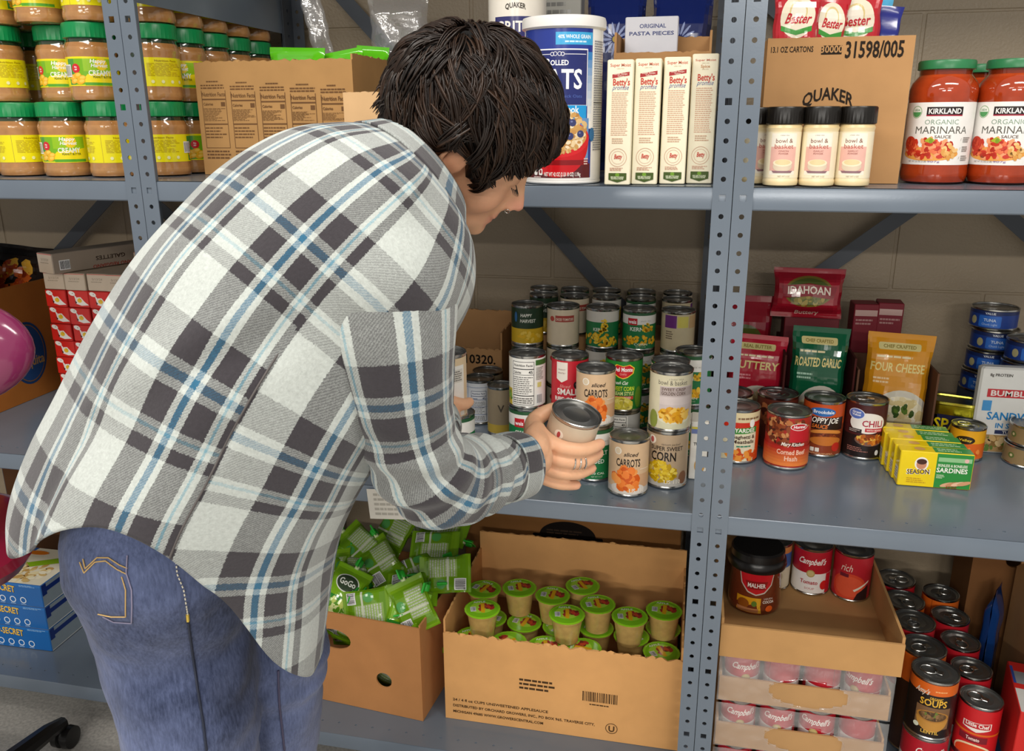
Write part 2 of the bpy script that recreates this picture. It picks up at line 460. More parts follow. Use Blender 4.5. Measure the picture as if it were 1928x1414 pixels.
def shelf_part(parent, x0, x1, z, holes=True, lip=.0366, side=.0366):
    """pressed steel shelf: top sheet with a row of holes near the front, turned-down lips"""
    mb = MB(); y0, y1 = .0015, DEPTH; c = '#888'; z -= .0008
    n = int((x1-x0)/.0381)
    w = (x1-x0)/n
    ys = .034
    if holes:
        for i in range(n):                     # strip with holes, looking up
            cx = x0+w*(i+.5); cy = y0+ys; inner, outer = [], []
            for k in range(8):
                t = 2*PI*(k+.5)/8; a, b = math.cos(t), math.sin(t); inner.append((cx+a*.0026, cy+b*.0026, z))
                q = 1/max(abs(a)/(w*.5), abs(b)/.012); outer.append((cx+a*q, cy+b*q, z))
            low = [(p[0], p[1], z-.0016) for p in inner]
            fs = []
            for k in range(8): j = (k+1)%8; fs += [(k, j, 8+j, 8+k), (8+k, 8+j, 16+j, 16+k)]
            vs = outer+inner+low+[(cx+w*.5,cy+.012,z),(cx-w*.5,cy+.012,z),(cx-w*.5,cy-.012,z),(cx+w*.5,cy-.012,z)]
            fs += [(0, 24, 1), (2, 25, 3), (4, 26, 5), (6, 27, 7)]
            mb.add(vs, fs, c)
        mb.poly([(x0,y0,z),(x1,y0,z),(x1,y0+ys-.012,z),(x0,y0+ys-.012,z)], c)
        mb.poly([(x0,y0+ys+.012,z),(x1,y0+ys+.012,z),(x1,y1,z),(x0,y1,z)], c)
        mb.poly([(x0,y0+.012,z-.0016),(x0,y1,z-.0016),(x1,y1,z-.0016),(x1,y0+.012,z-.0016)], '#222')
    else:
        mb.box(x0, x1, y0, y1, z-.0016, z-.0001, c)
    # front lip with a small rolled edge
    prof = [(.004, 0), (.0012, -.0012), (0, -.004), (0, -lip+.002), (.0015, -lip), (.010, -lip), (.010, -lip+.0015)]
    pts = [[(x, y0+a, z+b) for a, b in prof] for x in (x0, x1)]
    m = len(prof)
    mb.add(pts[0]+pts[1], [(i, m+i, m+i+1, i+1) for i in range(m-1)], c)
    mb.box(x0, x0+.002, y0+.002, y1, z-side, z-.0002, c); mb.box(x1-.002, x1, y0+.002, y1, z-side, z-.0002, c)
    mb.box(x0, x1, y1-.002, y1, z-lip, z-.0002, c)
    o = mb.build('shelf', 'paint_steel', parent, 25)
    return o
def brace(parent, p0, p1, w=.034, y=DEPTH+.012):
    a, b = Vector((p0[0], y, p0[1])), Vector((p1[0], y, p1[1])); d = (b-a).normalized(); n = Vector((-d.z, 0, d.x))*w/2; t = Vector((0, .002, 0))
    mb = MB(); vs = [a-n, b-n, b+n, a+n]; vs += [p+t for p in vs]
    mb.add(vs, [(0,1,2,3),(7,6,5,4),(0,4,5,1),(1,5,6,2),(2,6,7,3),(3,7,4,0)], '#444')
    return mb.build('brace', 'paint_steel_dark', parent, 0)
def rack(label, x0, x1, levels, braces):
    r = thing('shelving_unit', label, 'shelf', (0,0,0), group='grey steel shelving along the wall')
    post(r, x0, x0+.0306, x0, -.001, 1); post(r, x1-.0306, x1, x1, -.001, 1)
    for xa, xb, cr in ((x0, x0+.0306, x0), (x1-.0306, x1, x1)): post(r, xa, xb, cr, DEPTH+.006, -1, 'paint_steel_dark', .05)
    for lv in levels: shelf_part(r, x0+.0026, x1-.0026, *lv)
    for b in braces: brace(r, *b)
    return r
XL0, XL1, XC0, XC1, XR0, XR1 = -2.0365, -.9905, -.9893, .0577, .0589, 1.104
def zz(z): return (z-1.19)*1.143+1.345
rack('grey steel shelving unit at left stacked with peanut butter jars', XL0, XL1, [(ZU,), (ZM,), (ZBL,), (1.69, False, .05, .134)],
     [((XL0+.02, zz(.70)), (XL1-.02, zz(1.44))), ((XL0+.02, zz(1.44)), (XL1-.02, zz(.70)))])
rack('grey steel shelving unit in the middle that the woman leans into', XC0, XC1, [(ZU,), (ZM,), (ZB,), (1.98,)],
     [((XC0+.02, zz(1.55)), (XC1-.02, zz(.62))), ((XC0+.02, zz(.66)), (XC1-.02, zz(1.50)))])
rack('grey steel shelving unit at right holding marinara jars and soup', XR0, XR1, [(ZU,), (ZM,), (.060,), (1.98,)],
     [((XR0+.02, zz(.735)), (XR1-.04, zz(1.45))), ((XR0+.02, zz(1.45)), (XR1-.04, zz(.735)))])
# ------------------------------------------------------------------ the woman
rnd = random.Random(7)
def V3(p): return Vector((float(p[0]), float(p[1]), float(p[2])))
def wpt(px, py, y): return V3(aty(px, py, y-.174))     # y counted from the arm's-length plane she works in
def crom(P, s):
    """Catmull-Rom through a list of numbers or vectors at index s"""
    n = len(P)-1; s = max(0.0, min(n, s)); i = min(int(s), n-1); t = s-i
    p0, p1, p2, p3 = P[max(i-1,0)], P[i], P[i+1], P[min(i+2,n)]
    return p1+(p2-p0)*(t*.5)+(p0-p1*2.5+p2*2-p3*.5)*(t*t)+((p1-p2)*1.5+(p3-p0)*.5)*(t*t*t)
def noise3(p, sc, seed=0): return noise.noise(Vector(p)*sc+Vector((seed*7.3, seed*3.1, seed*5.7)))
# blobs that are fused into one skin
def ball(bm, c, r, m3=None, seg=14):
    r = (r, r, r) if not hasattr(r, '__len__') else r
    mt = Matrix.Translation(c) @ ((m3.to_4x4()) if m3 else Matrix.Identity(4)) @ Matrix.Diagonal((*r, 1))
    bmesh.ops.create_uvsphere(bm, u_segments=seg*2, v_segments=seg, radius=1, matrix=mt)
def chain(bm, pts, rs, n=14, sub=4):
    P = [Vector(p) for p in pts]; N = (len(P)-1)*sub
    mb = MB(); path = [crom(P, i/sub) for i in range(N+1)]; rr = [max(.002, crom([float(r) for r in rs], i/sub)) for i in range(N+1)]
    # rounded ends
    a, b = (path[1]-path[0]).normalized(), (path[-1]-path[-2]).normalized()
    h0 = [path[0]-a*rr[0]*math.cos(t) for t in (R(0), R(30), R(60))]; q0 = [max(1e-4, rr[0]*math.sin(t)) for t in (R(4), R(30), R(60))]
    h1 = [path[-1]+b*rr[-1]*math.cos(t) for t in (R(60), R(30), R(0))]; q1 = [max(1e-4, rr[-1]*math.sin(t)) for t in (R(60), R(30), R(4))]
    mb.tube(h0+path+h1, q0+rr+q1, n)
    vs = [bm.verts.new(v) for v in mb.v]
    for f in mb.f:
        try: bm.faces.new([vs[i] for i in f])
        except ValueError: pass
def fuse(bm, voxel, smooth_it, fac=.5):
    bmesh.ops.recalc_face_normals(bm, faces=bm.faces)
    me = bpy.data.meshes.new('tmp'); bm.to_mesh(me); bm.free()
    o = bpy.data.objects.new('tmp', me); COL.objects.link(o)
    m = o.modifiers.new('r', 'REMESH'); m.mode = 'VOXEL'; m.voxel_size = voxel; m.use_smooth_shade = True
    if smooth_it: s = o.modifiers.new('s', 'SMOOTH'); s.iterations = smooth_it; s.factor = fac
    dg = bpy.context.evaluated_depsgraph_get(); dg.update()
    out = bpy.data.meshes.new_from_object(o.evaluated_get(dg))
    bpy.data.objects.remove(o, do_unlink=True); bpy.data.meshes.remove(me)
    return out
def paint(me, fn):
    n = len(me.vertices); co = np.empty(n*3, np.float32); me.vertices.foreach_get('co', co); co = co.reshape(n, 3)
    c = np.ones((n, 4), np.float32); c[:, :3] = fn(co)
    a = me.color_attributes.new('Col', 'FLOAT_COLOR', 'POINT'); a.data.foreach_set('color', c.ravel())
# ---- pose
HS = .95
HC = wpt(873, 248, -.20)
HR = Matrix.Rotation(R(23.7), 3, 'Z') @ Matrix.Rotation(R(33.4), 3, 'Y') @ Matrix.Rotation(R(29.2), 3, 'X')
def hp(x, y, z): return HC+HR @ (Vector((x, y, z))*HS)
NECK = wpt(752, 345, -.265)
R_SH, R_EL, R_WR = wpt(715, 470, -.375), wpt(806, 905, -.35), wpt(1003, 862, -.135)
L_SH, L_EL, L_WR = wpt(760, 430, -.10), wpt(790, 800, -.06), wpt(838, 790, .0)
HIP_C = wpt(300, 1010, -.40)
FD = Vector((math.cos(R(42)), math.sin(R(42)), 0)); LT = Vector((math.sin(R(42)), -math.cos(R(42)), 0))   # facing, her right
R_HIP = HIP_C+LT*.08; L_HIP = HIP_C-LT*.08
R_KN = wpt(372, 1440, -.425); R_AN = Vector((R_KN.x-.06, R_KN.y-.02, .09))
L_KN = wpt(500, 1400, -.27); L_AN = Vector((L_KN.x-.03, L_KN.y+.02, .09))
person = thing('person', 'woman in plaid flannel shirt and blue jeans leaning to the shelf with a can', 'person', (R_AN.x, R_AN.y, 0))
PO = person.location.copy()
def pobj(name, me, material, parent=None):
    o = obj(name, me, material, parent or person)
    if parent is None: o.location = -PO
    return o
# ---- the can she holds decides the hand
CAN_R, CAN_H = .0373, .111
HCAN_TOP = wpt(1087, 776, -.062)
HCAN_M = Matrix.Rotation(R(16), 3, 'Y') @ Matrix.Rotation(R(9), 3, 'X')
HCAN_C = HCAN_TOP-HCAN_M @ Vector((0, 0, CAN_H))
def cp(theta, z, rad):              # point round the held can; theta 0 faces the camera side
    return HCAN_C+HCAN_M @ Vector((rad*math.sin(theta), -rad*math.cos(theta), z))
bm = bmesh.new()
# head
for c, r in [((-.012,0,.03),(.095,.074,.085)), ((.035,0,-.03),(.060,.056,.08)), ((.030,0,-.068),(.056,.05,.042)), ((.082,0,-.104),(.019,.022,.016)),
             ((.055,0,-.088),(.040,.040,.026)), ((.104,.0105,-.050),(.008,.006,.007)), ((.104,-.0105,-.050),(.008,.006,.007)), ((.115,0,-.044),(.0095,.009,.0085)),
             ((.078,.03,.020),(.016,.028,.010)), ((.078,-.03,.020),(.016,.028,.010)), ((.052,.032,-.036),(.036,.031,.038)), ((.052,-.032,-.036),(.036,.031,.038)),
             ((.096,0,-.0735),(.0065,.019,.0042)), ((.093,0,-.0845),(.0072,.016,.0048)), ((.076,.031,.0),(.0145,.0145,.0135)), ((.076,-.031,.0),(.0145,.0145,.0135)),
             ((.05,0,.04),(.052,.062,.05)), ((.098,0,-.036),(.014,.0115,.022)), ((.094,0,-.012),(.012,.010,.02)), ((.090,0,-.062),(.012,.020,.012))]:
    ball(bm, hp(*c), tuple(q*HS for q in r), HR)
chain(bm, [hp(.088,0,.012), hp(.098,0,-.012), hp(.113,0,-.042)], [.0075, .0082, .0088])
for sy in (-1, 1):
    yy = .076*sy                      # ear: helix rim, inner fold, lobe
    chain(bm, [hp(.010,yy,-.012), hp(.012,yy*1.08,.010), hp(-.002,yy*1.16,.021), hp(-.016,yy*1.18,.010), hp(-.016,yy*1.14,-.012), hp(-.006,yy*1.08,-.030), hp(.006,yy*1.03,-.034)], [.0035,.0042,.0042,.0042,.0042,.006,.005], 8, 3)
    ball(bm, hp(-.003,yy*1.03,-.004), (.013*HS,.005*HS,.022*HS), HR); ball(bm, hp(.006,yy*1.04,-.012), (.004,.003,.006), HR)
# neck, trunk, arms, legs (mostly under the clothes)
chain(bm, [NECK+Vector((-.03,-.01,-.02)), NECK, hp(-.03,0,-.075), hp(-.02,0,-.03)], [.062, .055, .053, .055], 18)
SP = [HIP_C, wpt(400, 830, -.36), wpt(520, 640, -.31), wpt(640, 460, -.28), NECK]
chain(bm, SP, [.07, .07, .08, .08, .06], 18)
chain(bm, [NECK, R_SH], [.045, .04]); chain(bm, [NECK, L_SH], [.045, .04])
W_AX = (R_WR-R_EL).normalized()
PALM = [cp(R(-62), .074, CAN_R+.016), cp(R(-60), .056, CAN_R+.017), cp(R(-62), .036, CAN_R+.017), cp(R(-66), .017, CAN_R+.016)]
AP = [wpt(733, 570, -.386), wpt(746, 720, -.385), wpt(790, 870, -.358), wpt(832, 905, -.325), wpt(880, 898, -.265), wpt(932, 885, -.195), wpt(978, 872, -.150)]
chain(bm, [R_SH]+AP+[R_WR], [.04, .04, .036, .032, .033, .034, .033, .0305, .0295])
for k, (pk, r) in enumerate(zip(PALM, (.0145, .0152, .0148, .0132))):
    wq = R_WR+(PALM[0]-PALM[3]).normalized()*(.016-.0105*k)
    mid = lerp(wq, pk, .55)+Vector((-.002, -.006, .002))
    chain(bm, [R_WR-W_AX*.03, wq, mid, pk], [.026, .0205, .0170, r], 12)
FING = [(.074, .080, .0104, 74), (.054, .059, .0107, 84), (.0335, .036, .0103, 72), (.0145, .012, .0092, 44)]
RINGF = []
for (z0, z1, r, aend), pk in zip(FING, PALM):
    pts = [pk]; rs = [r*1.25]
    for q, t in ((.22, .0), (.45, .35), (.72, .7), (1.0, 1.0)):
        a = lerp(-62, aend, q); bulge = .0035 if q in (.22, .45) else .001
        pts.append(cp(R(a), lerp(z0, z1, q), CAN_R+r*.92+bulge)); rs.append(r*(1.12, 1.04, .98, .84)[(.22, .45, .72, 1.0).index(q)])
    chain(bm, pts, rs, 12, 5); RINGF.append((pts, rs))
# thumb: from the side of the palm near the wrist, passing behind the can
chain(bm, [R_WR+Vector((.004, .012, .016)), cp(R(-96), .066, CAN_R+.020), cp(R(-118), .080, CAN_R+.014), cp(R(-150), .086, CAN_R+.011), cp(R(-172), .088, CAN_R+.009)], [.019, .0145, .0118, .0105, .0085], 12)
# left arm and hand round the other can
LCAN_C = wpt(838, 782, .045)
LCAN_Z = LCAN_C.z
chain(bm, [L_SH, lerp(L_SH, L_EL, .5), L_EL], [.04, .036, .032]); chain(bm, [L_EL, L_WR], [.032, .027])
def lp(theta, z, rad): return LCAN_C+Vector((rad*math.sin(theta), -rad*math.cos(theta), z))
LP0 = [lp(R(-70), z, CAN_R+.018) for z in (.072, .054, .036, .018)]
for k, (z, r) in enumerate(zip((.072, .054, .036, .018), (.0088, .0092, .0088, .0078))):
    chain(bm, [L_WR, lerp(L_WR, LP0[k], .5)+Vector((-.006,0,0)), LP0[k]], [.022, .017, .012], 12)
    chain(bm, [LP0[k]]+[lp(R(-a), z, CAN_R+r*.95) for a in (95, 125, 155, 180)], [r*1.2, r*1.1, r, r*.95, r*.8], 12)
chain(bm, [L_WR+Vector((.0, -.01, .02)), lp(R(-40), .075, CAN_R+.017), lp(R(0), .05, CAN_R+.0125), lp(R(50), .032, CAN_R+.0105), lp(R(76), .030, CAN_R+.009)], [.018, .0145, .0118, .0105, .0085], 12)
chain(bm, [R_HIP, lerp(R_HIP, R_KN, .5), R_KN, lerp(R_KN, R_AN, .4), R_AN], [.06, .05, .04, .035, .03], 18)
chain(bm, [L_HIP, lerp(L_HIP, L_KN, .5), L_KN, lerp(L_KN, L_AN, .4), L_AN], [.06, .05, .04, .035, .03], 18)
skin = fuse(bm, .0026, 4, .5)
def relax(me, wfn, iters):
    n = len(me.vertices); co = np.empty(n*3, np.float32); me.vertices.foreach_get('co', co); co = co.reshape(n, 3).astype(float)
    ed = np.empty(len(me.edges)*2, np.int32); me.edges.foreach_get('vertices', ed); ed = ed.reshape(-1, 2)
    w = wfn(co); act = np.nonzero(w > .001)[0]; inv = -np.ones(n, int); inv[act] = np.arange(len(act))
    m = (w[ed[:, 0]] > .001)|(w[ed[:, 1]] > .001); ed = ed[m]
    for _ in range(iters):
        sm = np.zeros((n, 3)); ct = np.zeros(n)
        np.add.at(sm, ed[:, 0], co[ed[:, 1]]); np.add.at(sm, ed[:, 1], co[ed[:, 0]]); np.add.at(ct, ed[:, 0], 1); np.add.at(ct, ed[:, 1], 1)
        a = sm[act]/np.maximum(ct[act], 1)[:, None]; co[act] += (a-co[act])*(w[act]*.6)[:, None]
    me.vertices.foreach_set('co', co.astype(np.float32).ravel()); me.update()
def head_w(co):
    q = (co-np.array(HC)) @ np.array(HR)/HS        # head space
    d = np.linalg.norm(q-np.array([.03, 0, -.03]), axis=1); w = np.clip((.15-d)/.03, 0, 1)
    for p, r in (((.112, 0, -.045), .022), ((.098, 0, -.08), .018), ((-.003, -.082, -.01), .034), ((.082, -.031, 0), .016)):
        w = np.minimum(w, np.clip(np.linalg.norm(q-np.array(p), axis=1)/r-.3, .06, 1))
    return w
relax(skin, head_w, 30)
def skin_col(co):
    c = np.tile(np.array(rgb('#e6b28d')), (len(co), 1))
    def near(p, r, col, a):
        d = np.linalg.norm(co-np.array(p), axis=1); w = (np.clip(1-d/r, 0, 1)**.7*a)[:, None]; c[:] = c*(1-w)+np.array(rgb(col))*w
    near(hp(.07,-.04,-.045), .045, '#e29a7b', .5); near(hp(.115,0,-.045), .022, '#e8917f', .7); near(hp(.1,-.005,-.08), .02, '#cf8172', .9)
    near(hp(.0,-.08,-.01), .035, '#dd8f6d', .5)
    for pts, rs in RINGF:
        near(pts[-1], .018, '#e09c84', .5); near(pts[1], .014, '#d79a78', .4)
    near(hp(.085,-.032,.001), .012, '#8d5c48', .6)
    return c
paint(skin, skin_col)
body = pobj('body', skin, 'skin'); body['label'] = 'warm tan skin of face, neck and hands'
# lashes and brow, nose ring, finger rings
for sy in (-1, 1):
    mb = MB()
    for i in range(9):
        t = i/8; b0 = hp(.083+.009*math.sin(t*PI), sy*(.045-.026*t), -.006-.004*math.sin(t*PI))
        mb.tube([b0, b0+HR @ Vector((.007, -sy*.002*(t-.5), -.006))], [.0009, .0003], 4, '#1c1310')
    pobj('eyelashes', mb.mesh('eyelashes'), 'plastic_rough')
    mb = MB()
    for i in range(22):
        t = i/21; b0 = hp(.084+.012*math.sin(t*PI*.8+.4)-.006, sy*(.052-.036*t), .020+.007*math.sin(t*PI*.9))
        mb.tube([b0, b0+HR @ Vector((.002, sy*.007, .002))], [.0009, .0003], 4, '#2a1c15')
    pobj('eyebrow', mb.mesh('eyebrow'), 'plastic_rough')
def ring_at(c, axis, r, tr, name, n=20):
    q = axis.to_track_quat('Z', 'Y').to_matrix(); path = [c+q @ Vector((r*math.cos(2*PI*i/n), r*math.sin(2*PI*i/n), 0)) for i in range(n+1)]
    return pobj(name, MB().tube(path, tr, 8, '#ddd', caps=False).mesh(name), 'silver')
ring_at(hp(.105,-.014,-.053), HR @ Vector((0, 1, .3)), .0032, .0006, 'nose_ring')
pts, rs = RINGF[1]
for j, t in enumerate((2.45, 2.66, 2.87)):
    c = crom(pts, t); ax = (crom(pts, t+.1)-crom(pts, t-.1)).normalized(); ring_at(c, ax, crom(rs, t)*1.04, .0013, 'finger_ring')
# ---- hair: scalp cap and locks
HH = Vector((-.002, 0, .028)); HRAD = Vector((.115, .101, .103))
def hair_pt(d, lift=1.0):           # direction in head space -> point on the hair surface
    q = Vector((d.x/HRAD.x, d.y/HRAD.y, d.z/HRAD.z)).length
    return HH+d*(lift/q)
FLX = [0, 32, 48, 60, 76, 84, 102, 110, 124, 180]
FLZ = [.046, .046, .022, -.022, -.012, .024, .022, -.025, -.06, -.085]
def hair_floor(x, y): return float(np.interp(math.degrees(math.atan2(abs(y), x)), FLX, FLZ))
mb = MB(); NU, NV = 72, 36
def cap(u, v):
    t = 2*PI*u; el = lerp(PI/2, -1.25, v)
    d = Vector((math.cos(el)*math.cos(t), math.cos(el)*math.sin(t), math.sin(el)))
    p = hair_pt(d, .93+.035*noise3(d, 2.6, 2)); fz = hair_floor(d.x, d.y)+.004
    if p.z < fz:                    # tuck the rim back against the scalp
        k = (fz-p.z); p = Vector((p.x*(1-min(.5, k*6)), p.y*(1-min(.5, k*6)), fz+k*.15))
    return hp(*p)
mb.grid(cap, NU, NV, '#120c09', wrap=True)
hair = pobj('hair', mb.mesh('hair', 180), mat('hair', .38, spec=.4, noise_s=70, noise_a=.3)); hair['label'] = 'short tousled dark brown hair'
mb = MB(); W0 = Vector((-.62, .15, .77)).normalized()
HCOL = ['#1d130e', '#241811', '#170f0b', '#2b1d15', '#1f150f', '#352419']
EAR = Vector((-.004, -.082, -.006))
n_l = 0
while n_l < 620:
    d = Vector((rnd.gauss(0,1), rnd.gauss(0,1), rnd.gauss(0,1))).normalized()
    if hair_pt(d).z < hair_floor(d.x, d.y)+.012: continue
    n_l += 1
    tang = (d-W0); tang = (tang-d*tang.dot(d)); tang = tang.normalized() if tang.length > 1e-3 else Vector((1,0,0))
    sw = noise3(d, 1.7, 5)*1.5+noise3(d, 4.5, 8)*.9; side = d.cross(tang); tang = (tang*math.cos(sw)+side*math.sin(sw)).normalized()
    ln = rnd.uniform(.55, 1.0); lift = rnd.uniform(.94, .985)+.035*noise3(d, 2.6, 2); curl = rnd.choice((-1, 1))*rnd.uniform(.2, 1.6); K = 9
    dd = d.copy(); guide = []; hump = rnd.uniform(.03, .085)
    for k in range(K):
        t = k/(K-1); p = hair_pt(dd, lift+hump*math.sin(PI*t**.8)-.02*t)
        if k > 2 and (p.z < hair_floor(dd.x, dd.y)-.008 or (p-EAR).length < .027): break
        guide.append((p, dd.copy(), tang.copy()))
        tang = (tang-dd*tang.dot(dd)).normalized(); tang = (tang+dd.cross(tang)*curl*ln/K+Vector((0,0,-.07))).normalized()
        dd = (dd+tang*ln/K).normalized()
    if len(guide) < 4: continue
    m = len(guide); wid = rnd.uniform(.007, .013); col = rnd.choice(HCOL)
    for q in range(11):
        o1, o2 = rnd.uniform(-1, 1), rnd.uniform(-.6, .6); path = []; ph = rnd.uniform(0, 6.28)
        for k, (p, dk, tk) in enumerate(guide):
            t = k/(m-1); g = wid*(1-.72*t**1.5); sd = dk.cross(tk)
            path.append(hp(*(p+sd*(o1*g+.0012*math.sin(5*t+ph))+dk*(o2*g*.6))))
        w = rnd.uniform(.0008, .0017)
        mb.tube(path, [w*(.75+.4*math.sin(PI*k/(m-1)))*(1 if k < m-1 else .12) for k in range(m)], 3, col if rnd.random() < .7 else rnd.choice(HCOL), caps=False)
# loose ends at the nape and crown
for i in range(260):
    a = rnd.uniform(-1.1, 1.1); d = Vector((-math.cos(a), math.sin(a)*.9, rnd.uniform(-.75, -.1))).normalized(); p0 = Vector(hp(*hair_pt(d, .95)))
    o = HR @ Vector((-.5*rnd.random(), .3*rnd.uniform(-1, 1), -.8)); p1 = p0+o*rnd.uniform(.012, .03); w = rnd.uniform(.001, .0022)
    mb.tube([p0, lerp(p0, p1, .5)+(HR @ Vector((-.004, 0, 0))), p1], [w, w*.8, w*.15], 4, rnd.choice(HCOL), caps=False)
lk = pobj('lock_of_hair', mb.mesh('locks', 180), 'hair', hair); lk['kind'] = 'stuff'; lk['label'] = 'tangled locks of dark brown hair'
# ---- plaid flannel: woven from two stripe sequences on the cloth's own coordinates
def plaid_material():
    m = bpy.data.materials.new('plaid_flannel'); m.use_nodes = True; nt = m.node_tree; n = nt.nodes; L = nt.links; b = n['Principled BSDF']
    b.inputs['Roughness'].default_value = .95; b.inputs['Specular IOR Level'].default_value = .12; b.inputs['Sheen Weight'].default_value = .25; b.inputs['Sheen Roughness'].default_value = .6
    uv = n.new('ShaderNodeUVMap'); uv.uv_map = 'UVMap'
    nz = n.new('ShaderNodeTexNoise'); nz.inputs['Scale'].default_value = 800; nz.inputs['Detail'].default_value = 3
    L.new(uv.outputs[0], nz.inputs['Vector'])
    jit = n.new('ShaderNodeVectorMath'); jit.operation = 'MULTIPLY_ADD'; L.new(nz.outputs['Color'], jit.inputs[0]); jit.inputs[1].default_value = (.0042,)*3; L.new(uv.outputs[0], jit.inputs[2])
    sep = n.new('ShaderNodeSeparateXYZ'); L.new(jit.outputs[0], sep.inputs[0])
    Wc, G, Bl, T = '#c0c6c2', '#3b373c', '#2f6a8a', '#7fa9b8'
    sett = [(Wc, 3.4), (G, .85), (Wc, .45), (T, .24), (Wc, .35), (G, 1.95), (Wc, .52), (Bl, .55), (Wc, .55), (G, 2.25)]
    tot = sum(w for _, w in sett)
    def stripes(sock, period):
        q = n.new('ShaderNodeMath'); q.operation = 'DIVIDE'; L.new(sock, q.inputs[0]); q.inputs[1].default_value = period
        f = n.new('ShaderNodeMath'); f.operation = 'FRACT'; L.new(q.outputs[0], f.inputs[0])
        cr = n.new('ShaderNodeValToRGB'); cr.color_ramp.interpolation = 'CONSTANT'; e = cr.color_ramp.elements
        acc = 0
        for i, (c, w) in enumerate(sett):
            el = e[0] if i == 0 else e.new(acc/tot)
            el.position = acc/tot; el.color = (*rgb(c), 1); acc += w
        while len(e) > len(sett): e.remove(e[-1])
        L.new(f.outputs[0], cr.inputs[0]); return cr.outputs[0]
    A, B = stripes(sep.outputs[0], .142), stripes(sep.outputs[1], .158)
    # twill: the two yarns alternate on fine diagonals
    ad = n.new('ShaderNodeMath'); ad.operation = 'ADD'; L.new(sep.outputs[0], ad.inputs[0]); L.new(sep.outputs[1], ad.inputs[1])
    ml = n.new('ShaderNodeMath'); ml.operation = 'MULTIPLY'; L.new(ad.outputs[0], ml.inputs[0]); ml.inputs[1].default_value = 1900
    sn = n.new('ShaderNodeMath'); sn.operation = 'SINE'; L.new(ml.outputs[0], sn.inputs[0])
    mr = n.new('ShaderNodeMapRange'); mr.inputs[1].default_value = -1; mr.inputs[2].default_value = 1; mr.inputs[3].default_value = .30; mr.inputs[4].default_value = .70; L.new(sn.outputs[0], mr.inputs[0])
    mx = n.new('ShaderNodeMix'); mx.data_type = 'RGBA'; L.new(mr.outputs[0], mx.inputs[0]); L.new(A, mx.inputs[6]); L.new(B, mx.inputs[7])
    mu = n.new('ShaderNodeMix'); mu.data_type = 'RGBA'; mu.blend_type = 'MULTIPLY'; mu.inputs[0].default_value = .25; L.new(A, mu.inputs[6]); L.new(B, mu.inputs[7])
    m2 = n.new('ShaderNodeMix'); m2.data_type = 'RGBA'; m2.inputs[0].default_value = .35; L.new(mx.outputs[2], m2.inputs[6]); L.new(mu.outputs[2], m2.inputs[7])
    nz2 = n.new('ShaderNodeTexNoise'); nz2.inputs['Scale'].default_value = 260; nz2.inputs['Detail'].default_value = 6; nz2.inputs['Roughness'].default_value = .75; L.new(uv.outputs[0], nz2.inputs['Vector'])
    mr2 = n.new('ShaderNodeMapRange'); mr2.inputs[1].default_value = .3; mr2.inputs[2].default_value = .7; mr2.inputs[3].default_value = .80; mr2.inputs[4].default_value = 1.12; L.new(nz2.outputs['Fac'], mr2.inputs[0])
    sc = n.new('ShaderNodeVectorMath'); sc.operation = 'SCALE'; L.new(m2.outputs[2], sc.inputs[0]); L.new(mr2.outputs[0], sc.inputs['Scale'])
    L.new(sc.outputs[0], b.inputs['Base Color'])
    bp = n.new('ShaderNodeBump'); bp.inputs['Strength'].default_value = .5; bp.inputs['Distance'].default_value = .0015; L.new(nz2.outputs['Fac'], bp.inputs['Height']); L.new(bp.outputs[0], b.inputs['Normal'])
    MATS['plaid_flannel'] = m
plaid_material()
def sheet(name, nu, nv, fn, uvfn, wrap, parent=None, thick=.0025, sub=0):
    """cloth grid with its own cloth coordinates; fn(i/nu, j/nv) -> point, uvfn -> (u,v) metres"""
    w = nu if wrap else nu+1
    vs = [tuple(fn(i/nu, j/nv)) for j in range(nv+1) for i in range(w)]
    fs = [(j*w+i, j*w+(i+1)%w, (j+1)*w+(i+1)%w, (j+1)*w+i) for j in range(nv) for i in range(nu)]
    me = bpy.data.meshes.new(name); me.from_pydata(vs, [], fs)
    ul = me.uv_layers.new(name='UVMap'); dat = np.empty((len(me.loops), 2), np.float32); q = 0
    for j in range(nv):
        for i in range(nu):
            for a, b in ((i, j), (i+1, j), (i+1, j+1), (i, j+1)): dat[q] = uvfn(a/nu, b/nv); q += 1
    ul.data.foreach_set('uv', dat.ravel()); me.shade_smooth()
    o = pobj(name, me, 'plaid_flannel', parent)
    s = o.modifiers.new('cloth', 'SOLIDIFY'); s.thickness = thick; s.offset = 0
    return o
